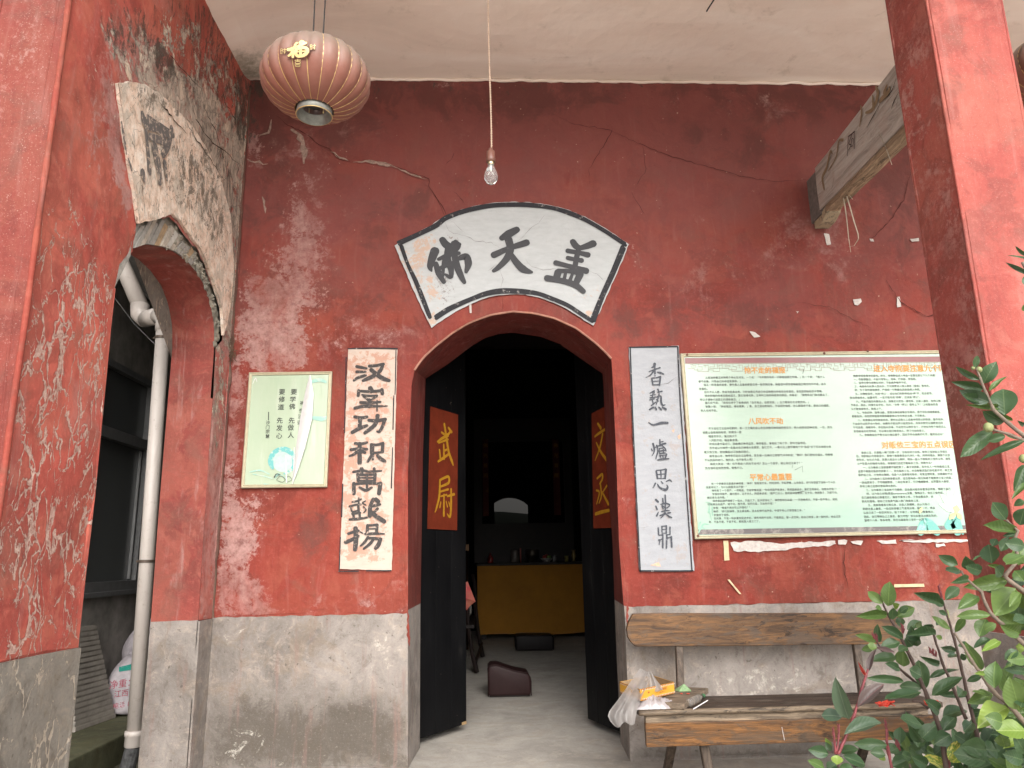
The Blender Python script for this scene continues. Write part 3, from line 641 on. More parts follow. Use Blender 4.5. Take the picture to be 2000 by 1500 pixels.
# reveals of the side arch
def sreveal(name, lp, mat, x0=XS, x1=XT, **k):
    A = resample(lp, max(6, 3 * len(lp))); n_ = len(A); vs = []; st_ = 6
    for j in range(st_ + 1):
        for q in A: vs.append(Vector((x0 + (x1 - x0) * j / st_, q.x, q.y)) + Vector((0, 0, 1)) * .004 * noise.noise(Vector((q.x * 8, q.y * 8, j))))
    o_ = mesh_obj(name, vs, [(j * n_ + i, j * n_ + i + 1, (j + 1) * n_ + i + 1, (j + 1) * n_ + i) for j in range(st_) for i in range(n_ - 1)], mat, None, smooth=True, **k); keep(o_, side)
M_sj = red_plaster('red_passage_plaster', (.25, .055, .043), spots=.34, seed=21, streak=.55)
sreveal('jamb', inner[1:5], M_sj); sreveal('arch_soffit', inner[4:-3], M_sj, x0=XS - .012); sreveal('jamb', inner[-4:-1], M_sj)
sreveal('jamb_base', inner[0:2], M_dado2); sreveal('jamb_base', inner[-2:], M_dado)
mesh_obj('outer_face', [(XT, -1.9, -.45), (XT, -1.352, -.45), (XT, -1.352, 2.1), (XT, -1.9, 4.02), (XT, -.2, 4.02), (XT, -.2, 2.1), (XT, -.78, 2.5), (XT, 0.4, 4.02), (XT, .4, -.45), (XT, -.2, -.45)],
         [(0, 1, 2, 3), (3, 2, 6, 4), (4, 6, 5), (4, 5, 9, 8, 7)], M_dado2, None).parent = side
bpy.data.objects['outer_face'].matrix_parent_inverse = Matrix.Translation(side.location).inverted()
B().box((-1.72, .40, -.45), (XT, 7.6, 4.05)).build('outer_wall', M_dado2, kind='structure')
# brick ring laid bare above the arch
b = B(); ri = [q for q in inner if q[1] > 2.0]
ri_r = resample(ri, 40); ro_r = resample(ringo, 40)
b.add([Vector((XS - .018, q.x, q.y)) for q in ri_r] + [Vector((XS - .018, q.x, q.y)) + Vector((0, 0, .03)) for q in ro_r], [(i, i + 1, 41 + i, 40 + i) for i in range(39)])
M_mort = concrete('rough_grey_mortar', (.22, .205, .17), seed=12)
b.build('mortar_bed', M_mort, side)
M_br = [simple('pale_brick', (.34, .30, .25), .9, .3, 30), simple('grey_brick', (.27, .255, .23), .9, .3, 30), simple('buff_brick', (.32, .225, .135), .9, .3, 30), simple('lime_brick', (.44, .42, .38), .9, .25, 30)]
NB = 17
for i in range(NB):
    t0 = (i + .06) / NB * .62 + .0; t1 = (i + .90) / NB * .62
    def at_(lp, t): k = t * 39; j = min(int(k), 38); return lp[j].lerp(lp[j + 1], k - j)
    a0, a1, c0, c1 = at_(ri_r, t0), at_(ri_r, t1), at_(ro_r, t0), at_(ro_r, t1)
    h0 = U(.80, .98); c0 = a0.lerp(c0, h0); c1 = a1.lerp(c1, h0 + U(-.06, .02)); d_ = XS - U(.003, .013)
    B().prism([(a0.x, a0.y + .004), (a1.x, a1.y + .004), (c1.x, c1.y), (c0.x, c0.y)], 'x', d_ - .02, d_).build('brick', M_br[[0, 3, 1, 2, 0, 3][i % 6] if R() < .7 else 1], side)
b = B()      # crumbling mortar lumps round the rest of the ring
for i in range(120):
    t = U(.40, 1.0); a0, c0 = at_(ri_r, t), at_(ro_r, t); q = a0.lerp(c0, U(.1, 1.0)); r_ = U(.008, .026)
    vs = [Vector((XS - .014, q.x, q.y)) + Vector((U(.1, .5), 0, 0)) * .03 * (k == 6) + Vector((0, math.cos(k * math.pi / 3), math.sin(k * math.pi / 3))) * r_ * U(.6, 1.2) * (k < 6) for k in range(7)]
    b.add(vs, [(k, (k + 1) % 6, 6) for k in range(6)])
b.build('mortar_crumbs', M_mort, side, kind='stuff')
# fan-shaped plaque on the side wall: a 14 mm plaster slab, half destroyed
so_ = S((222, 162), (245, 160), (272, 163), (305, 182), (340, 215), (372, 250), (398, 290), (425, 345), (445, 420), (452, 520), (445, 600), (432, 655), (428, 600), (410, 545), (396, 508), (384, 484), (370, 466), (345, 430), (330, 418), (300, 428), (266, 436), (255, 370), (240, 280))
n = N('old_plaque_plaster'); p = n.pos(); pw = n.vadd(p, n.nvec(p, 6), .08)
f1 = n.noise(pw, 16, 8, .72, .4); f2 = n.noise(n.vadd(n.pos((1, 1, .5)), n.nvec(p, 5), .1), 22, 8, .8)
c = n.ramp(f1, (.32, (.42, .29, .21)), (.46, (.74, .56, .44)), (.60, (.84, .73, .63)))
c = n.mix(n.mth('MULTIPLY', n.step(n.noise(pw, 7, 8, .74, .5), .50, .57), .6), c, (.48, .43, .36))
c = n.mix(n.mth('MULTIPLY', n.step(n.vor(n.vadd(n.pos((1, 1, .45)), n.nvec(p, 7), .15), 13, 'DISTANCE_TO_EDGE'), .022, .0), .7), c, (.14, .10, .075))
mo = n.mth('ADD', n.at('mold_dark'), n.mth('MULTIPLY', n.mth('SUBTRACT', n.noise(n.vadd(n.pos((1, 1, .6)), n.nvec(p, 5), .2), 15, 10, .86), .5), 5.0))
c = n.mix(n.mth('MULTIPLY', n.step(mo, .48, .78), .85), c, (.105, .085, .062))
c = n.mix(n.mth('MULTIPLY', n.step(n.noise(p, 60, 5, .8), .56, .66), .4), c, (.20, .15, .11))
n.bump(n.mth('ADD', f1, n.mth('MULTIPLY', f2, .8)), 1.0, .016); M_oldp = n.fin(c, .9)
sheet('fan_panel', rough_line(so_, .02, .007, seed=2), [], .022, lambda a, b_: Vector((XS + .016, a, b_)), M_oldp, side,
      dict(mold_dark=[(S((330, 270), (400, 300), (440, 420), (430, 520), (380, 440), (340, 400)), .12, .62), (S((360, 240), (440, 340), (450, 420), (400, 330)), .05, .5), (S((222, 160), (300, 170), (360, 230), (300, 215), (230, 185)), .05, .6), (S((280, 200), (420, 330), (440, 520), (400, 520), (330, 420), (300, 360)), .12, .34), (S((250, 380), (330, 400), (330, 425), (262, 432)), .04, .3)]), relief=.004, nrm=NX, thick=.016,
      label='decayed cream fan panel with traces of a painted character')
M_ghost = ink('faded_black_paint', (.11, .10, .095), (.50, .40, .32), wear=.50, scale=34)
SC = lambda a, b_: onX(a / 3, b_ / 3, XS + .016)
strokes('painted_character', [([(830, 670), (850, 720), (930, 750)], [30, 50, 40]), ([(860, 700), (940, 760), (1010, 790)], [40, 55, 30]), ([(850, 760), (860, 870), (870, 1000)], [25, 30, 40]), ([(1000, 760), (980, 850), (950, 900)], [40, 40, 40]),
         ([(900, 870), (920, 960), (930, 1060)], [60, 60, 40]), ([(830, 1020), (840, 1060)], [45, 20]), ([(870, 800), (960, 830)], [30, 40]), ([(960, 960), (970, 1050)], [40, 20])],
        SC, NX, M_ghost, side, d0=.004, scale=.00105)
strokes('painted_border', [([(705, 720), (720, 800), (735, 900)], [14, 20, 12]), ([(745, 930), (765, 990)], [10, 18])], SC, NX, M_ghost, side, d0=.004, scale=.00105)
for pl, wd in (([(1090, 700), (1130, 790), (1200, 880), (1250, 960), (1320, 1060)], 2.2), ([(840, 1060), (835, 1150), (850, 1250)], 1.6), ([(930, 600), (980, 650), (1030, 720), (1090, 780)], 3.0), ([(1180, 600), (1260, 760), (1300, 900), (1340, 1050)], 2.0),
               ([(1110, 560), (1150, 700), (1230, 820), (1330, 900), (1400, 960)], 2.0), ([(1290, 480), (1320, 600), (1380, 700), (1410, 850)], 2.0), ([(980, 300), (1080, 420), (1180, 520)], 1.5)):
    crack([(a / 3, c_ / 3) for a, c_ in pl], wd, simple('dark_fissure', (.05, .035, .025), 1.0, spec=0) if 'dark_fissure' not in bpy.data.materials else bpy.data.materials['dark_fissure'], parent=side, to=lambda a, b_: onX(a, b_, XS + .0215), nrm=NX)

# ------------------------------------------------------------------ right pillar
pil = empty('porch_pillar', (2.04, -1.46, 0), kind='thing', label='square salmon red plastered pillar at the right edge of the porch', category='pillar')
PX0, PX1, PY0, PY1 = 1.877, 2.207, -1.60, -1.33
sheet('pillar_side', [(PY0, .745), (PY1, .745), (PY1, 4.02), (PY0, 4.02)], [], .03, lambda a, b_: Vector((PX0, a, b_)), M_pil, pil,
      dict(fade_lift=[([(-1.9, .6), (-1.1, .6), (-1.1, 4.2), (-1.9, 4.2)], .1, .50)]), relief=.003, nrm=-NX)  # whole face painted paler to stand in for missing side light
sheet('pillar_face', [(PX0, .745), (PX1, .745), (PX1, 4.02), (PX0, 4.02)], [], .03, lambda a, b_: Vector((a, PY0, b_)), M_pil, pil, dict(fade_lift=[([(PX0, 2.8), (PX1, 2.8), (PX1, 4.0), (PX0, 4.0)], .3, .3)]), relief=.003, nrm=NY)
B().box((PX0 + .004, PY0 + .004, .745), (PX1 - .003, PY1, 4.02)).build('pillar_core', M_pil, pil)
sheet('pillar_base', [(PY0 - .01, -.003), (PY1 + .0, -.003), (PY1, .744), (PY0 - .01, .744)], [], .06, lambda a, b_: Vector((PX0 - .010, a, b_)), M_dado, pil, relief=.003, nrm=-NX, thick=.01)
sheet('pillar_base', [(PX0 - .01, -.003), (PX1 + .01, -.003), (PX1 + .01, .744), (PX0 - .01, .744)], [], .06, lambda a, b_: Vector((a, PY0 - .010, b_)), M_dado, pil, nrm=NY, thick=.01)
b = B(); zz = np.arange(.76, 4.0, .03)
b.tube([Vector((PX0, PY0, z)) for z in zz], [.0065 + .003 * noise.noise(Vector((z * 22, 1, 0))) for z in zz], 7); b.build('corner_bead', M_pil, pil, smooth=True)
# ------------------------------------------------------------------ painted plaques on the back wall
def paint_ground(name, base, aged, amt, seed=0):
    n = N(name); p = n.vadd(n.pos(), (seed, 0, seed), 1.0); pw = n.vadd(p, n.nvec(p, 9), .05)
    a = n.noise(pw, 11, 8, .72, .3); f_ = n.noise(p, 70, 5, .7); l = n.noise(n.pos((3, 3, 9)), 4, 6, .65)
    c = n.ramp(l, (.3, tuple(x * .86 for x in base)), (.7, base))
    g_ = n.mth('ADD', n.mth('MULTIPLY', a, .6), n.mth('MULTIPLY', n.noise(pw, 34, 7, .78), .4))
    m = n.step(n.mth('ADD', n.at('fade_lift'), n.mth('MULTIPLY', n.mth('SUBTRACT', g_, .5), 5.0)), .52, .72)
    c = n.mix(n.mth('MULTIPLY', n.mth('MULTIPLY', m, n.step(n.at('fade_lift'), .02, .2)), amt), c, aged)
    m2 = n.step(n.mth('ADD', n.at('mold_dark'), n.mth('MULTIPLY', n.mth('SUBTRACT', n.noise(pw, 48, 7, .8), .5), 5.0)), .62, .75)
    c = n.mix(n.mth('MULTIPLY', n.mth('MULTIPLY', m2, n.step(n.at('mold_dark'), .02, .2)), .8), c, (.17, .13, .11))
    c = n.mix(n.mth('MULTIPLY', n.step(n.noise(n.pos((2, 2, 7)), 5, 7, .7), .50, .66), .35), c, tuple(x * .78 for x in base))
    c = n.mix(n.mth('MULTIPLY', n.step(f_, .62, .74), .3), c, (.45, .38, .33))
    n.bump(n.mth('ADD', a, n.mth('MULTIPLY', f_, .3)), .5, .006); return n.fin(c, .8)
M_pw = paint_ground('white_plaque_paint', (.43, .445, .45), (.46, .30, .21), .75)
M_ink = ink('black_lacquer_strokes', (.016, .016, .020), (.07, .07, .078), .60, 20, rough=.6)
M_bord = ink('dry_black_border', (.014, .014, .018), (.28, .26, .25), .565, 16, (1.6, 1.6, 1.6))
def FW(lst): return [zf(*q) for q in lst]
fan_o = FW([(118, 422), (260, 340), (400, 262), (500, 195), (620, 150), (750, 115), (870, 98), (1000, 92), (1130, 96), (1300, 118), (1430, 155), (1550, 205), (1700, 290), (1800, 355), (1878, 412), (1840, 510), (1760, 690), (1690, 850), (1612, 1022), (1520, 965), (1420, 900), (1300, 845), (1200, 810), (1100, 790), (980, 786), (880, 795), (780, 822), (700, 855), (600, 905), (500, 965), (395, 1040), (330, 905), (260, 760), (190, 590)])
fan = empty('fan_plaque', (.2, -.01, 2.55), label='fan-shaped white plaque with three black characters above the doorway', category='plaque')
def W2(pl, y=-.012): return [xz(*q, y) for q in pl]
sheet('plaque_ground', rough_line(W2(fan_o), .02, .005, seed=9), [], .02, lambda a, b_: Vector((a, -.012, b_)), M_pw, fan,
      dict(fade_lift=[(W2(FW([(118, 420), (430, 290), (420, 420), (430, 700), (470, 880), (395, 1040)])), .09, .62), (W2(FW([(1450, 800), (1700, 700), (1612, 1022), (1300, 850)])), .03, .3)],
           mold_dark=[(W2(FW([(420, 650), (560, 640), (560, 850), (470, 870)])), .03, .5), (W2(FW([(500, 340), (590, 340), (600, 400), (540, 400)])), .02, .42)]), relief=.0015, nrm=NY, thick=.006)
def zfm(x, y): return onY(*zf(x, y), -.014)
SC4 = 4.2 / 1457 / 3.846 * 1.03
def border(name, lines, wd, parent, mp=zfm, sc=SC4, passes=2, mat=M_bord):
    for pl in lines:
        L = []
        for k in range(passes):
            o_ = (k - (passes - 1) / 2) * wd * .42; L.append(([(x + o_ * .5 + U(-2, 2), y + o_ + U(-2, 2)) for x, y in pl], [wd * U(.6, .85) for _ in pl]))
        strokes(name, L, mp, NY, mat, parent, d0=.002, dd=.0002, scale=sc)
border('painted_border', [[(150, 405), (300, 335), (430, 270), (500, 218), (620, 172), (750, 138), (870, 120), (1000, 114), (1130, 118), (1300, 140), (1430, 178), (1550, 230), (1700, 315), (1850, 412)],
        [(430, 960), (520, 905), (610, 860), (700, 822), (800, 785), (900, 765), (1000, 762), (1100, 768), (1200, 785), (1300, 820), (1420, 872), (1520, 935), (1600, 985)]], 34, fan)
border('painted_border', [[(165, 420), (215, 560), (280, 700), (330, 820), (380, 950)], [(1835, 440), (1760, 620), (1680, 800), (1610, 975)]], 42, fan)
strokes('character_heaven', [([(925, 365), (975, 335), (1035, 303)], [38, 56, 44]), ([(865, 492), (985, 440), (1108, 400)], [44, 36, 46]), ([(975, 380), (988, 450), (960, 520), (900, 585), (862, 612)], [52, 48, 46, 36, 24]),
        ([(978, 470), (1030, 545), (1085, 600), (1148, 622)], [34, 46, 52, 18])], zfm, NY, M_ink, fan, scale=SC4 * 1.2)
strokes('character_buddha', [([(478, 380), (505, 415), (545, 430)], [44, 52, 40]), ([(420, 465), (400, 520), (385, 580), (395, 612)], [60, 52, 40, 14]), ([(428, 560), (450, 630), (488, 695)], [34, 42, 28]),
        ([(575, 398), (590, 425), (565, 468)], [36, 46, 34]), ([(560, 405), (600, 415)], [34, 34]), ([(525, 430), (515, 520), (540, 590), (545, 655)], [46, 46, 42, 26]), ([(560, 450), (582, 560), (612, 640), (642, 698)], [36, 46, 42, 26]),
        ([(600, 520), (655, 505), (672, 560), (655, 620)], [30, 46, 48, 22]), ([(450, 525), (520, 495), (600, 480)], [24, 34, 26]), ([(445, 600), (510, 570), (590, 545)], [22, 32, 24]), ([(482, 650), (486, 560), (500, 500)], [18, 26, 24]), ([(500, 640), (535, 660), (548, 640)], [16, 28, 24])], zfm, NY, M_ink, fan, scale=SC4 * 1.2)
strokes('character_cover', [([(1458, 395), (1480, 425), (1510, 440)], [42, 46, 34]), ([(1608, 408), (1565, 425), (1500, 445)], [50, 44, 30]), ([(1420, 462), (1500, 476), (1568, 492)], [34, 30, 40]), ([(1420, 515), (1480, 528), (1520, 534)], [30, 28, 36]),
        ([(1330, 552), (1420, 575), (1555, 612)], [36, 32, 44]), ([(1500, 445), (1486, 510), (1474, 575)], [34, 36, 34]), ([(1345, 625), (1332, 672)], [48, 46]), ([(1350, 612), (1440, 616), (1512, 630)], [32, 30, 42]),
        ([(1512, 640), (1492, 680), (1478, 712)], [46, 44, 38]), ([(1265, 668), (1370, 686), (1470, 716), (1535, 766)], [44, 38, 42, 34]), ([(1402, 630), (1390, 682)], [20, 26]), ([(1452, 640), (1432, 692)], [20, 26])], zfm, NY, M_ink, fan, scale=SC4 * 1.2)
M_hair = simple('hairline', (.12, .10, .09), 1, spec=0)
for pl in ([(500, 240), (520, 310), (560, 330), (650, 350), (720, 385), (840, 400), (920, 450)], [(540, 235), (600, 290), (650, 330)], [(1250, 190), (1200, 250), (1130, 300), (1080, 360), (1040, 390)], [(1100, 530), (1150, 580), (1230, 600), (1340, 595)], [(880, 560), (905, 610), (930, 670), (915, 740)], [(1580, 610), (1640, 640), (1690, 690)], [(820, 610), (870, 570)]):
    crack([zf(*q) for q in pl], .45, M_hair, -.0142, 'hairline_crack', fan)

# vertical plaques
def vplaque(name, px, mat, label, chars, cs, cmat, bord=True, fadeamt=None, off=.0, ys=None, sx=1.0):
    c_ = [onY(*q, -.011) for q in px]; t = empty(name, ((c_[0].x + c_[1].x) / 2, -.01, c_[2].z), label=label, category='plaque', group='vertical painted couplet plaques beside the doorway')
    sheet('plaque_ground', rough_line([(v.x, v.z) for v in c_], .02, .005, seed=px[0][0]), [], .025, lambda a, b_: Vector((a, -.011, b_)), mat, t, dict(fade_lift=fadeamt or []), relief=.0015, nrm=NY, thick=.006)
    for ch, (x, y), s_ in chars:
        v = onY(x, y, -.0165); sz = s_ * 4.2 / 1457 * 1.06
        text('character', ch, sz, cmat, (v.x, v.y, v.z - sz * .30), None, align='CENTER', off=off * sz, sx=sx); keep(LAST[0], t)
    return t
M_pp = paint_ground('pink_worn_plaque_paint', (.50, .40, .335), (.40, .20, .135), .8, seed=5)
M_pb = paint_ground('bluish_white_plaque_paint', (.325, .335, .355), (.31, .24, .20), .4, seed=9)
M_inkL = ink('rubbed_black_paint', (.040, .035, .034), (.42, .31, .25), .56, 60)
M_inkR = ink('thin_black_paint', (.05, .055, .068), (.27, .27, .29), .555, 55)
vl = vplaque('couplet_plaque', [(680, 682), (776, 682), (765, 1114), (663, 1111)], M_pp, 'tall pink worn plaque with black characters between the framed notice and the door', [], 0, M_inkL, fadeamt=[(W((670, 690), (770, 690), (760, 1100), (665, 1100)), .02, .56)])
def brush(parent, mat, ox, oy, k, chars):
    for ch in chars: strokes('painted_character', ch, lambda x, y: onY(ox + x / k, oy + y / k, -.0135), NY, mat, parent, d0=.0012, dd=.00012, scale=4.19 / 1457 / k * 1.28)
brush(vl, M_inkL, 660, 680, 5.29, [
 [([(195,190),(245,200),(295,210)],[26,26,20]), ([(195,245),(285,245)],[26,20]), ([(165,335),(200,310),(285,280)],[20,26,24]), ([(325,185),(395,180),(470,165)],[26,26,26]), ([(465,170),(440,230),(380,280),(320,310),(260,335)],[26,32,36,34,22]), ([(345,225),(400,270),(460,310),(530,335)],[34,36,38,26])],
 [([(335,415),(345,440)],[40,44]), ([(215,440),(210,490)],[28,26]), ([(215,442),(330,448),(460,438)],[22,24,26]), ([(455,430),(460,470)],[30,30]), ([(250,482),(320,492),(405,490)],[14,18,18]), ([(265,500),(300,525),(322,555)],[18,20,20]), ([(400,497),(352,530)],[22,18]), ([(325,535),(325,600)],[30,34]), ([(235,560),(330,565),(440,555)],[24,28,18]), ([(175,620),(250,602),(330,600),(510,598)],[24,26,24,10]), ([(405,540),(405,650)],[12,12])],
 [([(175,710),(240,720),(300,710)],[26,28,24]), ([(230,725),(225,820)],[34,34]), ([(150,870),(220,830),(300,800)],[30,34,24]), ([(320,745),(400,750),(490,735)],[26,30,28]), ([(410,700),(390,780),(340,830),(280,875)],[36,34,34,28]), ([(485,735),(460,810),(430,860),(405,860)],[28,28,26,14])]])
brush(vl, M_inkL, 660, 850, 5.29, [
 [([(180,85),(240,90),(300,75)],[24,26,20]), ([(135,150),(220,140),(300,145)],[24,26,22]), ([(225,90),(225,200),(225,285)],[34,36,36]), ([(215,150),(170,195),(120,215)],[28,24,16]), ([(235,160),(280,180)],[24,22]), ([(345,95),(345,190)],[24,24]), ([(350,95),(400,100),(460,85)],[22,22,24]), ([(465,85),(460,170)],[28,28]), ([(365,100),(362,250)],[20,18]), ([(350,185),(460,175)],[18,18]), ([(345,215),(310,270)],[24,22]), ([(410,210),(440,240),(485,270)],[26,32,26])],
 [([(160,380),(250,365),(330,375),(450,368)],[20,22,20,14]), ([(245,350),(245,400)],[34,28]), ([(375,345),(375,400)],[24,20]), ([(205,405),(210,470)],[26,26]), ([(210,410),(390,405)],[20,20]), ([(385,405),(380,470)],[26,26]), ([(215,440),(380,440)],[14,14]), ([(210,470),(380,472)],[16,16]), ([(300,405),(300,540)],[20,20]), ([(165,500),(165,600)],[30,32]), ([(165,505),(300,495),(440,500)],[20,22,22]), ([(440,500),(425,600)],[34,34]), ([(225,540),(290,570),(350,540)],[20,24,18])],
 [([(150,690),(200,680),(240,660)],[16,18,14]), ([(215,650),(215,700)],[16,16]), ([(120,735),(180,720),(235,715)],[16,18,16]), ([(135,740),(150,790),(210,775)],[14,16,14]), ([(210,720),(215,790)],[20,20]), ([(150,812),(230,802)],[20,18]), ([(120,870),(200,865),(300,850)],[16,22,16]), ([(160,820),(165,860)],[20,20]), ([(225,805),(225,860)],[20,20]), ([(285,680),(255,700),(290,722)],[10,12,10]), ([(265,740),(290,770),(268,800)],[12,12,12]), ([(335,738),(400,722),(438,715)],[20,24,18]), ([(365,660),(335,740),(330,830)],[26,32,34]), ([(340,790),(400,840),(480,890)],[28,36,34]), ([(410,760),(350,820)],[22,20]), ([(393,663),(417,685)],[32,34])]])
brush(vl, M_inkL, 660, 960, 5.95, [[([(120,490),(180,470),(240,455)],[24,26,22]), ([(205,430),(210,560),(200,670)],[42,44,40]), ([(90,590),(160,560),(240,520)],[34,34,24]), ([(345,395),(340,480)],[28,28]), ([(345,395),(455,385)],[20,22]), ([(455,390),(450,470)],[30,28]), ([(350,435),(450,430)],[12,12]), ([(320,492),(430,488),(540,492)],[22,24,12]), ([(262,470),(290,484)],[12,12]), ([(350,530),(310,590),(265,630)],[24,26,16]), ([(345,540),(430,545),(500,555)],[22,26,26]), ([(410,560),(370,610),(300,665)],[24,28,18]), ([(495,555),(470,620),(440,655)],[34,40,34])]])
zl = lambda x, y: onY(x / 2.5 + 420, y / 2.5 + 650, -.013)
border('painted_border', [[(648, 80), (760, 76), (888, 80)]], 8, vl, zl, .0012, 1); border('painted_border', [[(885, 85), (880, 250), (878, 300)], [(872, 310), (870, 470)], [(640, 120), (632, 490)], [(626, 740), (620, 900)], [(612, 1000), (606, 1160)], [(604, 1164), (700, 1163)], [(740, 1161), (860, 1160)], [(866, 560), (862, 760)]], 7, vl, zl, .0012, 1)
vr = vplaque('couplet_plaque', [(1228, 678), (1326, 675), (1356, 1115), (1249, 1113)], M_pb, 'tall bluish white plaque with thin black characters between the door and the large board', [], 0, M_inkR, fadeamt=[(W((1232, 690), (1322, 690), (1350, 1105), (1255, 1105)), .02, .30), (W((1255, 1070), (1350, 1060), (1352, 1110), (1255, 1110)), .03, .5)])
brush(vr, M_inkR, 1240, 700, 6.35, [
 [([(245,70),(235,100),(205,115)],[30,24,8]), ([(175,165),(240,140),(310,115)],[10,14,16]), ([(245,100),(250,215)],[18,16]), ([(235,150),(195,205),(135,238)],[16,14,6]), ([(280,170),(320,180),(355,195)],[10,22,12]), ([(210,250),(222,325)],[16,16]), ([(210,245),(265,240),(315,228)],[12,12,16]), ([(315,228),(305,330)],[20,16]), ([(230,285),(300,280)],[10,10]), ([(225,328),(300,325)],[10,12])],
 [([(190,430),(235,405)],[14,14]), ([(240,400),(240,430)],[12,10]), ([(285,385),(300,420)],[18,14]), ([(285,420),(335,408)],[12,16]), ([(195,460),(250,450)],[12,12]), ([(225,430),(215,480)],[12,12]), ([(190,490),(255,480)],[12,12]), ([(215,495),(225,570)],[14,12]), ([(185,515),(240,502)],[10,12]), ([(205,585),(255,545)],[14,12]), ([(270,480),(320,470),(325,540),(345,580),(375,575)],[12,16,20,18,8]), ([(300,440),(285,500),(265,570)],[12,14,10]), ([(265,510),(290,530)],[10,12]), ([(180,635),(225,610)],[14,22]), ([(250,605),(265,632)],[14,18]), ([(295,605),(325,632)],[12,18]), ([(340,605),(380,630)],[12,26])],
 [([(170,795),(230,825),(330,800),(405,800)],[8,18,26,22])]])
brush(vr, M_inkR, 1240, 840, 6.35, [
 [([(225,170),(240,230),(235,280),(210,320)],[20,18,12,6]), ([(205,235),(215,255)],[12,14]), ([(245,225),(265,205)],[8,12]), ([(270,190),(285,260),(265,330),(260,360)],[16,16,12,8]), ([(310,120),(310,190)],[16,14]), ([(315,150),(350,140)],[10,10]), ([(325,178),(380,165)],[14,18]), ([(285,198),(340,190)],[12,12]), ([(340,195),(375,230),(385,260)],[12,14,12]), ([(300,230),(350,222)],[10,10]), ([(300,262),(370,252)],[12,12]), ([(305,290),(375,285)],[10,12]), ([(300,240),(310,300)],[12,12]), ([(350,240),(355,290)],[12,12]), ([(310,320),(320,355)],[14,12]), ([(345,315),(350,350)],[12,10]), ([(390,300),(375,350)],[18,16]), ([(305,315),(390,310)],[8,8]), ([(280,370),(340,362),(420,355)],[10,18,12])],
 [([(265,510),(280,600)],[18,18]), ([(270,500),(330,495),(380,485)],[12,12,16]), ([(385,490),(375,600)],[22,18]), ([(320,500),(325,590)],[14,12]), ([(285,550),(370,545)],[10,10]), ([(280,600),(370,600)],[10,10]), ([(255,660),(225,715)],[16,12]), ([(280,670),(310,715),(380,740),(405,710),(395,680)],[10,18,26,20,8]), ([(325,640),(345,660)],[12,14]), ([(385,640),(430,620),(455,640)],[8,16,10])]])
brush(vr, M_inkR, 1240, 950, 6.345, [
 [([(260,165),(285,190)],[20,22]), ([(260,245),(275,285)],[14,16]), ([(270,365),(290,320)],[18,10]), ([(345,150),(350,200)],[14,14]), ([(375,110),(380,200)],[16,16]), ([(320,222),(380,210),(430,225)],[12,16,14]), ([(340,240),(390,268),(430,240)],[12,12,12]), ([(335,240),(350,280)],[12,12]), ([(330,312),(390,300),(425,300)],[12,14,10]), ([(310,362),(370,340),(440,325)],[12,16,14]), ([(375,200),(375,300),(360,350),(320,392)],[12,14,14,8]), ([(390,345),(420,370),(455,385)],[10,16,12])],
 [([(290,515),(295,600)],[16,14]), ([(335,495),(335,580)],[14,12]), ([(335,495),(390,490)],[10,12]), ([(390,490),(388,580)],[16,14]), ([(340,535),(385,530)],[8,8]), ([(335,580),(388,578)],[8,8]), ([(435,505),(435,590)],[14,12]), ([(300,605),(345,600)],[10,8]), ([(390,600),(435,595)],[10,10]), ([(345,600),(345,760)],[16,14]), ([(290,665),(345,650)],[10,12]), ([(395,610),(390,765)],[16,14]), ([(395,640),(450,630)],[12,12]), ([(450,625),(456,750)],[18,16]), ([(310,670),(300,720)],[12,8])]])
zr = lambda x, y: onY(x / 3 + 1200, y / 3 + 650, -.013)
border('painted_border', [[(90, 85), (220, 82), (368, 82)], [(92, 88), (108, 500), (128, 900), (152, 1395)], [(372, 84), (385, 400), (415, 800), (455, 1392)], [(152, 1395), (300, 1396), (458, 1396)]], 11, vr, zr, .0010, 1)
for pl in ([(250, 310), (320, 295), (372, 255)], [(140, 1140), (200, 1135)], [(380, 940), (400, 920)]): crack([(x / 3 + 1200, y / 3 + 650) for x, y in pl], .5, M_hair, -.0132, 'hairline_crack', vr)
for q in ([(1322, 853), (1328, 848), (1328, 856), (1325, 859)], [(1268, 1104), (1285, 1098), (1290, 1106)], [(1311, 842), (1316, 838), (1315, 846)]): patch(q, simple('flaked_spot', (.55, .34, .24), .9, .3, 60) if 'flaked_spot' not in bpy.data.materials else bpy.data.materials['flaked_spot'], 'flaked_spot', vr, y=-.0128, thick=.001)

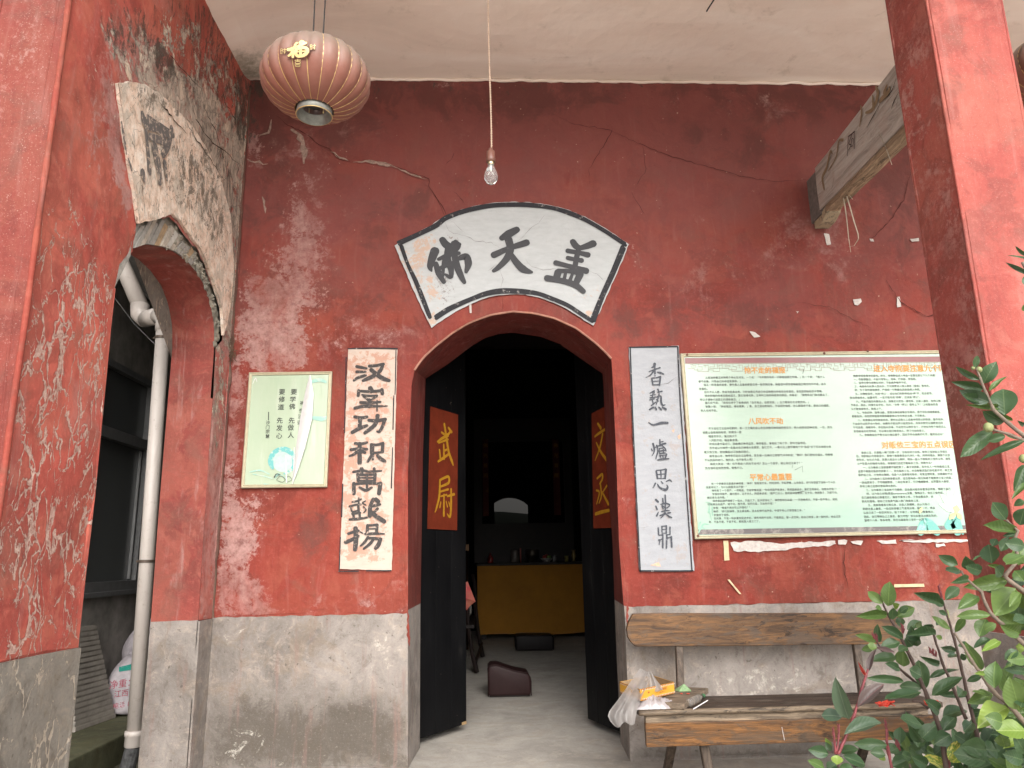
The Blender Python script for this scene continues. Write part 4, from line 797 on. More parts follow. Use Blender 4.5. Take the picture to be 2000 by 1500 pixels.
# ------------------------------------------------------------------ framed notice (left)
M_gold = simple('brass_coloured_frame', (.50, .455, .33), .30, .12, 40, .05, Metallic=.25)
M_paper = None
n = N('pale_green_print'); p = n.pos(); c = n.ramp(n.noise(p, 2.4, 5, .6), (.35, (.33, .41, .29)), (.65, (.38, .44, .33)))
c = n.mix(n.mth('MULTIPLY', n.step(n.noise(n.pos((6, 1, 1)), 2, 5, .6), .55, .7), .25), c, (.55, .56, .50)); n.bump(n.noise(n.pos((5, 1, 1)), 3, 3, .5), .25, .01); M_paper = n.fin(c, .22)
def bars(c4, wd, y0, y1, name, mat, parent, bev=.002):
    """four mitred frame bars round a quadrilateral on the wall"""
    ct = Vector((sum(v.x for v in c4) / 4, 0, sum(v.z for v in c4) / 4))
    for i in range(4):
        a_, b_ = c4[i], c4[(i + 1) % 4]
        def inn(v): d_ = Vector((ct.x - v.x, 0, ct.z - v.z)); return Vector((v.x + math.copysign(wd, d_.x), 0, v.z + math.copysign(wd, d_.z)))
        ai, bi = inn(a_), inn(b_)
        pr = [(a_, y0), (a_, y1 + .004), (a_.lerp(ai, .3), y1), (a_.lerp(ai, .55), y1 + .005), (a_.lerp(ai, .8), y1 + .001), (ai, y1 + .006), (ai, y0)]
        pe = [(b_, y0), (b_, y1 + .004), (b_.lerp(bi, .3), y1), (b_.lerp(bi, .55), y1 + .005), (b_.lerp(bi, .8), y1 + .001), (bi, y1 + .006), (bi, y0)]
        vs = [Vector((v.x, y, v.z)) for v, y in pr] + [Vector((v.x, y, v.z)) for v, y in pe]; k = len(pr)
        B().add(vs, [(j, (j + 1) % k, (j + 1) % k + k, j + k) for j in range(k)]).build(name, mat, parent)
YN = -.030
c4 = [onY(*q, YN) for q in [(486, 727), (648, 725), (638, 951), (470, 953)]]
nt = empty('framed_notice', (-1.15, -.02, c4[2].z), label='small framed pale green notice with peeling film left of the pink plaque', category='notice')
bars(c4, .018, -.004, YN, 'frame_bar', M_gold, nt)
pp = [Vector((v.x, 0, v.z)) for v in c4]
sheet('print', [(v.x, v.z) for v in pp], [], .05, lambda a, b_: Vector((a, -.021, b_)), M_paper, nt, nrm=NY)
zn = lambda x, y, y3=-.0225: onY(x / 2.5 + 420, y / 2.5 + 650, y3)
M_blk = simple('black_print', (.04, .045, .04), .7, 0, 1, 0); M_teal = ink('teal_wash', (.11, .36, .35), (.42, .50, .42), .50, 24, rough=.5); M_teal2 = ink('pale_teal_wash', (.26, .46, .39), (.43, .50, .41), .5, 12, rough=.5)
def small_text(ch, x, y, s_, mat, parent, mp, cat='printed_character', off=.012):
    v = mp(x, y); text(cat, ch, s_, mat, (v.x, v.y, v.z - s_ * .3), None, align='CENTER', off=off * s_); keep(LAST[0], parent)
for ch, (x, y) in zip('要学佛先做人', [(385, 290), (380, 327), (377, 362), (374, 430), (370, 465), (370, 502)]): small_text(ch, x, y, .036, M_blk, nt, zn)
for ch, (x, y) in zip('要修道先发心', [(327, 290), (326, 327), (322, 365), (316, 430), (314, 467), (313, 505)]): small_text(ch, x, y, .036, M_blk, nt, zn)
for ch, (x, y) in zip('沙门宗慧', [(258, 440), (257, 463), (257, 484), (256, 507)]): small_text(ch, x, y, .024, M_blk, nt, zn)
for ch, (x, y) in zip('禅悟法语', [(426, 345), (422, 382), (416, 410), (412, 440)]): small_text(ch, x, y, .027, M_blk, nt, zn)
strokes('dash_line', [([(262, 388), (261, 425)], [4, 4])], zn, NY, M_blk, nt, scale=.00115)
ring = [(330 + 58 * math.cos(a), 628 + 60 * math.sin(a)) for a in np.linspace(-.6 + math.pi, 2.45 * math.pi, 18)]
strokes('printed_moon', [(ring, [12, 22, 26, 26, 24, 22, 22, 24, 26, 26, 24, 22, 20, 18, 16, 14, 12, 10])], zn, NY, M_teal, nt, scale=.00115, d0=.0012)
b = B(); b.add([zn(330 + 50 * math.cos(a), 628 + 52 * math.sin(a), -.0228) for a in np.linspace(0, 2 * math.pi, 24, endpoint=False)], [tuple(range(24))]); b.build('moon_disc', simple('pale_blue_print', (.37, .47, .44), .4, .15, 30, 0), nt)
for q_ in [([(170, 680), (220, 672), (265, 690)], [5, 8, 5]), ([(185, 690), (240, 700), (280, 712)], [3, 6, 4]), ([(290, 715), (310, 695), (335, 700), (350, 720)], [3, 3, 3]), ([(310, 690), (300, 700)], [12, 8]), ([(240, 738), (270, 742)], [5, 4]), ([(470, 240), (510, 230), (540, 240)], [14, 20, 12]), ([(480, 415), (520, 420), (548, 412)], [16, 24, 14])]: strokes('ink_wash', [q_], zn, NY, M_teal2, nt, scale=.00115, d0=.0016)
strokes('ink_rocks', [([(290, 705), (300, 690), (318, 692)], [6, 5, 4]), ([(300, 720), (320, 700), (342, 715), (330, 730), (305, 722)], [2, 2, 2, 2, 2]), ([(345, 715), (360, 700), (375, 718), (352, 730)], [2, 2, 2, 2])], zn, NY, M_blk, nt, scale=.00115, d0=.0022)
# loosened strip of film curling away from the print
M_film = simple('white_backing_film', (.56, .55, .54), .3, .06, 30, .05)
L_ = [(462, 205), (440, 290), (415, 420), (395, 560), (382, 660), (376, 738)]; R_ = [(466, 205), (482, 300), (474, 420), (440, 560), (405, 670), (380, 738)]
vs = []; K = 6
for i, (l, r_) in enumerate(zip(L_, R_)):
    for j in range(K):
        t = j / (K - 1); q = zn(l[0] + (r_[0] - l[0]) * t, l[1] + (r_[1] - l[1]) * t, -.023 - .020 * math.sin(t * math.pi * .75) * math.sin(math.pi * (i + .3) / 5.8)); vs.append(q)
b = B(); b.add(vs, [(i * K + j, i * K + j + 1, (i + 1) * K + j + 1, (i + 1) * K + j) for i in range(5) for j in range(K - 1)]); b.build('peeling_film', M_film, nt, smooth=True)
strokes('film_crease', [([(185, 250), (198, 222), (205, 240)], [2, 4, 2]), ([(388, 560), (384, 700)], [3, 5]), ([(345, 600), (350, 730)], [3, 6])], zn, NY, M_film, nt, scale=.00115, d0=.003)

# ------------------------------------------------------------------ large temple board (right)
YB = -.034
XB0, XB1 = onY(1344, 870, YB).x, 2.95
zt, zb = onY(1335, 690, YB).z, onY(1357, 1053, YB).z
bd = empty('notice_board', (2.0, -.02, zb), label='large pale green board of small printed text, its right end behind the pillar', category='notice board')
c4 = [Vector((XB0 - .004, 0, zt)), Vector((XB1, 0, zt + .012)), Vector((XB1, 0, zb + .010)), Vector((XB0 + .004, 0, zb))]
bars(c4, .020, -.004, YB, 'frame_bar', M_gold, bd)
n = N('printed_board_ground'); p = n.pos()
c = n.ramp(n.noise(n.pos((.8, 1, 1.6)), 1.6, 5, .6, .5), (.32, (.34, .44, .36)), (.6, (.39, .48, .41)))
sx_ = n.n('ShaderNodeSeparateXYZ'); n.t.links.new(p, sx_.inputs[0])
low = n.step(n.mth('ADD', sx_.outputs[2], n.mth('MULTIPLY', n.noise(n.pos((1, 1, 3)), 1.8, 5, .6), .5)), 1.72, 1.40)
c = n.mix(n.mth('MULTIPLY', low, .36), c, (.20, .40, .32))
c = n.mix(n.mth('MULTIPLY', n.step(n.noise(p, 9, 5, .6), .68, .74), .35), c, (.46, .50, .46))
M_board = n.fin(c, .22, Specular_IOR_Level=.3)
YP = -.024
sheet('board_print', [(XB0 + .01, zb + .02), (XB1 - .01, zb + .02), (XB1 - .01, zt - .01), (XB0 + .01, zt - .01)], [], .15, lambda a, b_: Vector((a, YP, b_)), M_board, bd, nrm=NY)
def quad(name, x0, x1, z0, z1, y, mat, parent):
    B().add([(x0, y, z0), (x1, y, z0), (x1, y, z1), (x0, y, z1)], [(0, 1, 2, 3)]).build(name, mat, parent)
quad('maroon_band', XB0 + .02, XB1 - .02, zt - .058, zt - .026, YP - .001, simple('maroon_print', (.18, .06, .06), .35, .2, 8, 0), bd)
quad('grey_band', XB0 + .02, XB1 - .02, zb + .024, zb + .052, YP - .001, ink('grey_landscape_print', (.11, .095, .095), (.23, .21, .19), .5, 9, rough=.4), bd)
M_body = simple('grey_print_ink', (.06, .06, .06), .6, 0, 1, 0); M_or = simple('orange_print_ink', (.54, .25, .06), .6, 0, 1, 0); M_line = simple('brown_print_line', (.28, .20, .155), .6, 0, 1, 0)
za = lambda x, y: onY(x / 3.75 + 1320, y / 3.75 + 670, YP)
zc = lambda x, y: onY(x / 3.75 + 1600, y / 3.75 + 670, YP)
# fretwork band
x = XB0 + .035; zf0 = zt - .062; b = B(); u = .0092
unit = [[(0, 0), (2, 0), (2, -2), (5, -2), (5, -1), (3, -1), (3, 0), (7, 0)], [(0, -3), (4, -3), (4, -4), (9, -4), (9, -2), (7, -2), (7, 0), (11, 0), (11, -3)], [(6, -3), (6, -5), (13, -5), (13, -1), (10, -1)], [(12, 0), (17, 0), (17, -2), (14, -2), (14, -3), (19, -3), (19, 0)], [(13, -4), (16, -4), (16, -5), (20, -5), (20, -1), (22, -1)], [(18, 0), (22, 0), (22, -3), (20, -3)]]
while x < XB1 - .25:
    for pl in unit:
        for (a0, b0), (a1, b1) in zip(pl, pl[1:]):
            xa, xb = sorted((x + a0 * u, x + a1 * u)); z0_, z1_ = sorted((zf0 + b0 * u, zf0 + b1 * u))
            b.box((xa - .0008, YP - .002, z0_ - .0008), (xb + .0008, YP - .0012, z1_ + .0008))
    x += 22 * u
b.build('fretwork_border', M_line, bd)
quad('border_top_strip', XB0 + .02, XB1 - .02, zt - .0625, zt - .0585, YP - .0012, simple('tan_print', (.31, .23, .19), .4, .1, 8, 0), bd)
PXM = 4.17 / 1457
def tline(body, mp, x, y, px_per_char, mat, name='text_line', off=.006):
    v = mp(x, y); s_ = px_per_char * PXM * 1.0
    text(name, body, s_, mat, (v.x, YP - .0018, v.z - s_ * .33), None, off=off * s_); keep(LAST[0], bd)
for s_, x, y in [('抢不走的福报', 500, 203), ('八风吹不动', 530, 575), ('平常心最重要', 540, 986)]: tline(s_, za, x, y, 14.3, M_or, 'board_heading', .022)
for s_, x, y in [('进入寺院要注意九个问题', 395, 190), ('对皈依三宝的五点误区', 455, 750)]: tline(s_, zc, x, y, 15.4, M_or, 'board_heading', .022)
c1 = """215,255|从前波斯匿王听到两个侍从在对话，一个说：「今天我所有的一切都是因国王所赐。」另一个说：「我什么
165,283|都不依靠，只凭自己的命运来获得。」
203,308|国王一听很喜欢前者，便先遣人去皇后那里交待一些赏赐的事，接着便叫那侍者端着国王喝过的半杯酒，送去
168,337|给皇后。
206,361|但天不从人愿，侍者流起鼻血来，只好由那位凭自己命运做事的侍者送去给皇后，皇后因而给他很多赏赐。
210,388|得到赏赐的侍者回报给国王，国王觉得诧异，立刻叫之前的侍者来问原因，侍者说：「我刚走出门就流鼻血了，
175,416|所以才请他代送国王的酒给皇后。」
213,440|国王叹气说：「我现在终于了解佛说的「自作其业，自受其报。」业力是谁也无法更改的。」
216,467|智慧小语：「种如是因，得如是果。」善、恶之报如影随形，不该得的福报，怎么都强求不来；是自己的福报，
182,496|别人也抢不走。
238,627|苏东坡在江北瓜州任职时，和一江之隔的金山寺住持佛印禅师相师是至交，两人经常谈谈禅论道。一日，苏东
195,657|坡居士自觉修持有得，即撰诗一首
238,685|稽首天中天，毫光照大千
240,714|八风吹不动，端坐紫金莲。
243,741|诗成后遣书童过江，送给佛印禅师品赏，禅师看后，拿笔批了两个字，即叫书童带回。
245,770|苏东坡以为禅师一定是对自己禅境大表赞赏，急忙打开，一看只见上面写着两个字“放屁”这下苏东坡居士真
206,801|是又惊又怒，即刻乘船过江找佛印理论。
245,829|船至金山寺，禅师早已站在江边等待，苏东坡一见佛印立即怒气冲冲的说：“佛印！我们是知交道友，你即使
210,859|不认同我的修行，我的诗，也不能骂人啊！”
250,888|禅师大笑说：“咦！你不是说‘八风吹不动’吗？怎么一个屁字，就让你过江来了？”
214,918|苏东坡听后恍然而悟，惭愧不已。
258,1032|有一个学僧到法堂请示禅师道：“禅师！我常常打坐，时时念经，早起早睡，心无杂念，自忖在您座下没有一个人比
220,1058|我更用功了，为什么就是无法开悟？”
262,1082|禅师拿了一个葫芦、一把粗盐，交给学僧说道：“你去将葫芦装满水，再把盐倒进去，使它立刻溶化，你就会开悟了！”
265,1108|学僧依样葫芦，遵示照办，过不多久，跑回来说道：“葫芦口太小，我把盐块装进去，它不化；伸进筷子，又搅不动，
228,1134|我还是无法开悟。”
268,1158|禅师拿起葫芦倒掉了一些水，只摇几下，盐块就溶化了，禅师慈祥的说道：“一天到晚用功，不留一些平常心，就如
232,1183|同装满水的葫芦，摇不动，搅不得，如何化盐，又如何开悟？”
272,1209|学僧：“难道不用功可以开悟吗？”
274,1235|禅师：“修行如弹琴，弦太紧会断，弦太松弹不出声音，中道平常心才是悟道之本。”
276,1261|学僧终于领悟。
277,1286|世间事，不是一味执著就能进步的，读死书而不活用，不能获益。留一点空间，给自己转身；余一些时间，给自己思
240,1312|考，不急不缓，不紧不松，那就是入道之门了。"""
c2 = """248,242|佛教寺院是清净的圣地，所以，非佛教徒进入寺庙一定要注意以下九个问题：
250,268|一、衣服要整洁，不能只穿背心，短裤，打赤脚，穿拖鞋。
252,293|二、当寺内举行宗教仪式时，不能高声喧哗干扰。
256,319|三、未经寺内执事人员允许，不可随便进入僧人寮房（宿舍）等地方。
259,345|四、为了保持佛地清净，严禁将一切荤腥及其制品带入寺院。
262,374|五、对僧尼称呼，可称“师父”，或在他们的职称后加“师”字，如当家师、
223,402|称法师或师太，如需书写，一定不能写成“师傅”，应该是“师父”。
268,430|六、不能问僧尼的尊姓大名，因僧尼出家后一律姓释，出家入道后，由师父赐
230,456|予戒名，因此，问僧尼名字时，可问：“法师（师父）德号上下？”上就是他的派
232,484|父不敢直接称名，就用上下。
276,511|七、寺院的钟、鼓等法器，是做法事或者集众专用的，绝不可私自随意敲击，
238,538|那是告钟，寺院的钟鼓是到是唤醒蒙昧众生的神圣法器，不可亵渎。
281,566|八、如果要在寺院斋堂用斋，要听从过斋义工或者寺院师父的安排，整齐有序，
243,593|不会念可以拱手合十聆听，如需时不能出声只能用手势，具体手势可以请教身边的
246,620|不可浪费，用斋完毕，亦应随众念诵，不会念可以拱手合十，万勿以为吃个饭还这么
250,648|爱惜粮食的优秀传统，可以增长我们感恩他人、明了付出的意义。
293,675|九、非佛教徒也不要主动与僧尼握手，因这不符合佛教的礼节，僧尼往往以“
307,804|皈依三宝，仅是踏入佛门的第一步，没有任何之后悔，皈依三宝就如上学报名
270,830|后，就职前必先就职宣示，要做个基督教徒必先洗礼一般。同样的理由，要做个正信
272,857|的仪式，在仪式方面，其意义是没什么两样，唯独一般人不敢皈依三宝的立场，通常
276,885|士产生莫大的错觉与误会，致使他们迟迟不敢皈依三宝，何等为五？
320,913|一、以为皈依三宝就是要开始吃素了，基于这因素，有许多人一听到皈依三宝，
283,941|这是不敢面对皈依的因素之一，其实皈依三宝，并没有要求我们非吃素不可，真正受
285,968|菩萨戒之后，才有明文限制，但是个人发愿受完皈依，有意念想吃素，这是最好不过
330,996|二、以为皈依三宝后就是要出家，这也是构成一般无知者不敢皈依三宝之因素，
292,1023|一到出家弟子，不可婚姻娶嫁，二到在家弟子，可行婚姻娶嫁，出家要宏大善根，
296,1050|务非三皈之后想出家就得出家的。
342,1078|三、以为皈依三宝后就不可婚嫁，这也是对皈依存着误会所致，障碍了自己
345,1105|四、以为自己业障(梵语karmavarana)深重，惭愧丛生，亲近三宝的前，
308,1133|自己越觉得自己罪重无比，满身不清净之感，于是自暴自弃，自
311,1161|划无形围墙，使自己没有勇气踏入佛门来皈依三宝。
356,1188|五、贡高我慢者与邪见者，这些人更糟糕，自认为自己
318,1216|的观念最上最尊，一脸无形骄慢之气凌驾云端，藐视一切，或自
322,1244|认自己读了一些世间常识，就了不得了，以他用这来衡量佛法，
326,1273|因此，自己障碍自己之善根，甚为可惜！邪见实是法出离生死的，
330,1300|整理十八条，条条有理，邪见也是皈依三宝的一大障碍。"""
for block, mp, pc in ((c1, za, 5.28), (c2, zc, 5.22)):
    for ln in block.split('\n'):
        q, s_ = ln.split('|'); x, y = map(float, q.split(',')); k = pc if y < 1000 or mp is zc else 4.95
        tline(s_, mp, x, y, k, M_body)
M_lw = simple('lotus_petal_print', (.62, .64, .57), .5, .06, 20, 0); M_ly = simple('lotus_yellow_print', (.52, .50, .22), .5, .2, 30, 0); M_lt = ink('lotus_leaf_print', (.12, .36, .31), (.28, .48, .41), .52, 14, rough=.5)
def petal(b_, x, y, tx, ty, wd, mp, d_):
    ribbon([mp(x, y) + NY * .0001, mp((x + tx) / 2, (y + ty) / 2), mp(tx, ty)], [wd * .5 * .00077, wd * .00077, wd * .15 * .00077], d_, NY, b_)
b = B()
for k, (x, y, tx, ty, wd) in enumerate([(1000, 1230, 890, 1110, 60), (1005, 1225, 940, 1085, 60), (1010, 1225, 1005, 1080, 62), (1015, 1225, 1050, 1095, 56), (1000, 1235, 880, 1180, 50), (1020, 1230, 1075, 1150, 50)]): petal(b, x, y, tx, ty, wd, zc, .0022 + k * .0002)
b.build('printed_lotus', M_lw, bd)
b = B()
for k, (x, y, tx, ty, wd) in enumerate([(1000, 1235, 1005, 1190, 60), (990, 1250, 950, 1290, 40), (1010, 1250, 1040, 1290, 40), (735, 1240, 750, 1205, 26)]): petal(b, x, y, tx, ty, wd, zc, .0036 + k * .0002)
b.build('printed_lotus_heart', M_ly, bd)
strokes('printed_lotus_leaf', [([(740, 1380), (790, 1330), (860, 1380)], [60, 100, 60]), ([(950, 1340), (990, 1310), (1010, 1380)], [70, 90, 60]), ([(1015, 1270), (1035, 1330), (1050, 1395)], [12, 14, 18]), ([(770, 1290), (790, 1330)], [10, 6])], zc, NY, M_lt, bd, scale=.00077, d0=.0018)
M_bam = simple('bamboo_print', (.20, .38, .29), .5, .2, 30, 0)
strokes('printed_bamboo', [([(165, 1390), (200, 1330), (245, 1330)], [8, 12, 3]), ([(160, 1370), (175, 1320), (185, 1310)], [4, 12, 3]), ([(190, 1350), (215, 1360)], [10, 3]), ([(240, 1170), (250, 1250), (262, 1300)], [3, 4, 2]), ([(245, 1180), (240, 1240)], [3, 9]), ([(262, 1200), (268, 1260)], [2, 8]), ([(215, 1165), (260, 1175), (270, 1230)], [2, 3, 2])], za, NY, M_bam, bd, scale=.00077, d0=.0018)
M_screw = simple('rusty_screw', (.12, .045, .03), .6)
for q in [(80, 88), (160, 1412), (1083, 78)]:
    v = za(*q); b = B(); b.lathe([(0, .004), (.005, .003), (.007, 0), (.007, -.004)], (v.x, YB - .001, v.z), 10, (0, -1, 0)); b.build('screw', M_screw, bd)
for v in [zc(32, 76), zc(350, 62)]:
    b = B(); b.lathe([(0, .004), (.005, .003), (.007, 0), (.007, -.004)], (v.x, YB - .001, v.z), 10, (0, -1, 0)); b.build('screw', M_screw, bd)
strokes('scratches', [([(855, 895), (850, 915)], [2, 2]), ([(870, 930), (920, 905)], [3, 2]), ([(925, 900), (928, 945)], [2, 2]), ([(890, 1095), (940, 1085)], [6, 3]), ([(935, 195), (928, 225)], [3, 2])], za, NY, M_body, bd, scale=.0007, d0=.003)

# ------------------------------------------------------------------ door leaves
n = N('black_door_paint'); p = n.pos(); c = n.ramp(n.noise(n.pos((1, 1, .3)), 5, 7, .7), (.35, (.003, .003, .0035)), (.62, (.0065, .0065, .007)), (.8, (.026, .024, .022)))
c = n.mix(n.step(n.noise(p, 42, 3, .5), .745, .76), c, (.12, .10, .08)); n.bump(n.noise(n.pos((4, 4, .4)), 9, 6, .6), .3, .003); M_door = n.fin(c, .5, Specular_IOR_Level=.08)
M_couplet = simple('red_door_panel', (.115, .018, .007), .7, .22, 14, spec=.15); M_cgold = simple('gold_painted_character', (.33, .165, .012), .6, .22, 50, spec=.2)
def leaf(h, e, label, panel, chars, cornerchip):
    h, e = Vector((h[0], h[1], 0)), Vector((e[0], e[1], 0)); d_ = (e - h).normalized(); nm = Vector((d_.y, -d_.x, 0))
    if nm.y > 0: nm = -nm
    t = empty('door_leaf', (h.x, h.y, .03), label=label, category='door', group='pair of black wooden door leaves')
    L = (e - h).length; M = Matrix.Translation(h) @ Matrix(((d_.x, -nm.x, 0, 0), (d_.y, -nm.y, 0, 0), (0, 0, 1, 0), (0, 0, 0, 1)))
    nb_ = 3
    for k in range(nb_):
        B().box((L * k / nb_ + .0012, 0, .035 + U(0, .004)), (L * (k + 1) / nb_ - .0012, .045, 2.80), M, bev=.002).build('board', M_door, t)
    pl = [onP(*q, h, nm) for q in panel]
    b_ = B(); b_.add([q + nm * .002 for q in pl] + [q + nm * .009 for q in pl], [(4, 5, 6, 7), (0, 1, 5, 4), (1, 2, 6, 5), (2, 3, 7, 6), (3, 0, 4, 7)]); b_.build('red_panel', M_couplet, t)
    strokes('painted_character', chars[0], lambda x, y: onP(*z8(x, y), h, nm), nm, M_cgold, t, d0=.0105, dd=.0003, scale=.00105)
    strokes('painted_character', chars[1], lambda x, y: onP(*z8(x, y), h, nm), nm, M_cgold, t, d0=.0105, dd=.0003, scale=.00105)
    if cornerchip: B().box((L - .05, -.003, .036), (L - .004, .02, .052), M).build('chipped_corner', simple('bare_wood_chip', (.30, .20, .10), .8), t)
    return t
WU = [([(250, 765), (280, 782), (305, 760)], [14, 18, 14]), ([(225, 822), (255, 800), (290, 785)], [12, 18, 16]), ([(292, 738), (310, 762)], [16, 20]), ([(266, 715), (278, 790), (292, 880), (312, 940), (320, 965)], [18, 20, 20, 22, 10]), ([(262, 840), (264, 925)], [14, 18]), ([(236, 872), (242, 928)], [14, 16]), ([(228, 942), (258, 922), (288, 900)], [14, 18, 16]), ([(264, 878), (284, 868)], [14, 12]), ([(230, 830), (260, 818), (288, 808)], [10, 14, 12])]
WEI = [([(240, 1060), (236, 1150), (222, 1215), (210, 1250)], [16, 18, 16, 8]), ([(240, 1055), (290, 1035), (292, 1072), (245, 1095)], [14, 18, 18, 12]), ([(245, 1125), (290, 1112)], [12, 14]), ([(245, 1155), (280, 1145)], [10, 12]), ([(264, 1145), (262, 1272)], [14, 18]), ([(244, 1190), (238, 1222)], [10, 14]), ([(276, 1185), (284, 1218)], [8, 12]), ([(284, 1155), (325, 1142)], [12, 18]), ([(306, 1112), (306, 1200), (300, 1278), (282, 1262)], [16, 20, 18, 8]), ([(292, 1190), (298, 1212)], [10, 14])]
WEN = [([(1220, 712), (1238, 738)], [16, 22]), ([(1202, 790), (1230, 768), (1272, 742)], [12, 18, 16]), ([(1250, 775), (1232, 860), (1204, 936)], [18, 18, 8]), ([(1212, 828), (1240, 885), (1285, 945)], [12, 20, 24])]
CH = [([(1216, 1045), (1246, 1020), (1248, 1048), (1232, 1078)], [14, 18, 18, 12]), ([(1236, 1078), (1242, 1150), (1228, 1195)], [16, 18, 10]), ([(1212, 1118), (1230, 1132), (1214, 1200)], [12, 16, 10]), ([(1276, 1090), (1250, 1130)], [14, 10]), ([(1248, 1130), (1285, 1200)], [14, 22]), ([(1208, 1262), (1245, 1250), (1290, 1240)], [20, 22, 20])]
leaf((-.368, .455), (-.100, .838), 'left black door leaf with a red panel of gold characters', [z8(*q) for q in [(186, 607), (352, 657), (346, 1362), (168, 1353)]], (WU, WEI), True)
leaf((.812, .455), (.668, .876), 'right black door leaf half hidden by the door jamb', [z8(*q) for q in [(1310, 580), (1180, 650), (1192, 1350), (1340, 1345)]], (WEN, CH), False)
# ------------------------------------------------------------------ carved beam between wall and pillar
bx, bw = 2.060, .085
n = N('weathered_painted_beam'); p = n.pos((18, 1.6, 18)); g = n.noise(n.vadd(p, n.nvec(n.pos(), 5), .3), 1.5, 8, .7, 1.0)
c = n.ramp(g, (.3, (.19, .16, .135)), (.5, (.36, .32, .285)), (.7, (.46, .42, .38)))
c = n.mix(n.mth('MULTIPLY', n.step(n.noise(n.pos((1, 1, 1)), 5, 7, .7), .52, .64), .4), c, (.36, .27, .225)); n.bump(g, .9, .008); M_beam = n.fin(c, .85)
M_beamr = wood('raw_tan_beam_wood', (.33, .235, .155), (.19, .135, .09), axis=1, rough=.8)
M_beamd = simple('dark_beam_end', (.13, .11, .10), .9, .3, 30); M_motif = ink('faded_brown_motif', (.21, .145, .085), (.30, .24, .19), .60, 22)  # wall end of the beam, darker than its painted face
beam = empty('carved_beam', (bx, -.6, 3.03), kind='thing', label='weathered carved wooden beam running from the wall to the right pillar', category='beam')
def bz(y): t = -y / 1.33; return 3.02 + .0 * t, 3.325 + .07 * t     # lower and upper edge
b = B(); seg_ = 26; prof = []
for k in range(seg_ + 1):
    y = -.13 - 1.20 * k / seg_; lo, hi = bz(y); wob = .006 * noise.noise(Vector((y * 9, 2, 3)))
    prof.append([Vector((bx + wob, y, lo + .035)), Vector((bx + wob - .003, y, (lo + hi) / 2)), Vector((bx + wob, y, hi)), Vector((bx + bw, y, hi)), Vector((bx + bw, y, lo + .035))])
V = [q for r_ in prof for q in r_]; b.add(V, [(i * 5 + j, i * 5 + (j + 1) % 5, (i + 1) * 5 + (j + 1) % 5, (i + 1) * 5 + j) for i in range(seg_) for j in range(5)] + [(0, 1, 2, 3, 4), tuple(seg_ * 5 + j for j in range(4, -1, -1))]); b.build('painted_face', M_beam, beam)
b = B(); 
for k in range(24):
    y = -.19 - 1.14 * k / 24; y2 = y - 1.14 / 24; lo, hi = bz(y); j = .004 * noise.noise(Vector((y * 20, 0, 1)))
    b.box((bx + .006 + j, y2, lo + .004 * noise.noise(Vector((y * 8, 5, 1)))), (bx + bw - .004, y, lo + .0345))
b.build('underside', M_beamr, beam)
B().box((bx + .003, -.1295, 3.028), (bx + bw - .003, .02, 3.315)).build('wall_end', M_beamd, beam)
B().prism([(-.02, 2.985), (-.11, 2.985), (-.185, 3.012), (-.20, 3.03), (-.19, 3.052), (-.02, 3.026)], 'x', bx + .010, bx + bw + .01).build('carved_foot', ink('chipped_foot_paint', (.34, .27, .18), (.16, .13, .09), .5, 30), beam)
def zbm(x, y): return onX(x / 3 + 1540, y / 3, bx)
strokes('faded_motif', [([(215, 1110), (205, 1040), (230, 980), (250, 890), (262, 900)], [16, 30, 26, 22, 8]), ([(240, 1000), (285, 920), (300, 830), (325, 820)], [10, 14, 16, 20]), ([(460, 660), (500, 640), (530, 560), (520, 510)], [14, 30, 34, 16]), ([(545, 590), (590, 540), (600, 510)], [30, 34, 12]), ([(425, 740), (436, 660), (430, 620)], [8, 18, 12]), ([(500, 560), (505, 620)], [12, 26]), ([(570, 540), (585, 500)], [30, 14])], zbm, -NX, M_motif, beam, scale=.00085, d0=.006, dd=.0003)
strokes('painted_character', [([(358, 800), (352, 912)], [8, 6]), ([(358, 800), (378, 790), (362, 840), (374, 850), (360, 880)], [8, 7, 6, 7, 6]), ([(378, 785), (396, 770)], [8, 9]), ([(394, 775), (394, 870)], [7, 8]), ([(378, 820), (376, 860)], [6, 6]), ([(378, 818), (388, 812), (387, 850), (377, 858)], [5, 5, 5, 5])], zbm, -NX, simple('dark_brush_paint', (.05, .03, .03), .8, 0, 1, 0), beam, scale=.00085, d0=.0075, dd=.0003)
b = B()
for pl in ([(640, 460), (610, 540), (560, 590)], [(545, 610), (500, 690), (468, 750)], [(275, 1040), (262, 1110)], [(655, 540), (625, 600), (612, 640)], [(660, 560), (640, 620)]):
    ribbon([zbm(*q) for q in pl], [.002] + [.006] * (len(pl) - 2) + [.0015], .0085, -NX, b)
b.build('split', simple('deep_split', (.02, .014, .01), 1, spec=0), beam)
M_straw = simple('dry_straw_tape', (.36, .31, .24), .8)
def strip(px, x, label):
    b_ = B(); P = [onX(a / 3 + 1540, c_ / 3, x) for a, c_ in px]
    n_ = len(P); V = []
    for i, q in enumerate(P): w_ = .0042 * (1.25 - i / n_); V += [q + Vector((-w_, -w_ * .3, 0)), q + Vector((w_, w_ * .3, 0)), q + Vector((0, -.0015, 0))]
    b_.add(V, [f_ for i in range(n_ - 1) for f_ in ((3 * i, 3 * i + 2, 3 * i + 5, 3 * i + 3), (3 * i + 2, 3 * i + 1, 3 * i + 4, 3 * i + 5), (3 * i + 1, 3 * i, 3 * i + 3, 3 * i + 4))])
    b_.build('straw_strip', M_straw, None, label=label, category='straw strip', group='dry straw strips hanging from the beam')
strip([(318, 1140), (330, 1200), (342, 1290), (352, 1390), (365, 1478)], bx + .03, 'longest straight dry strip hanging from the carved beam near the wall')
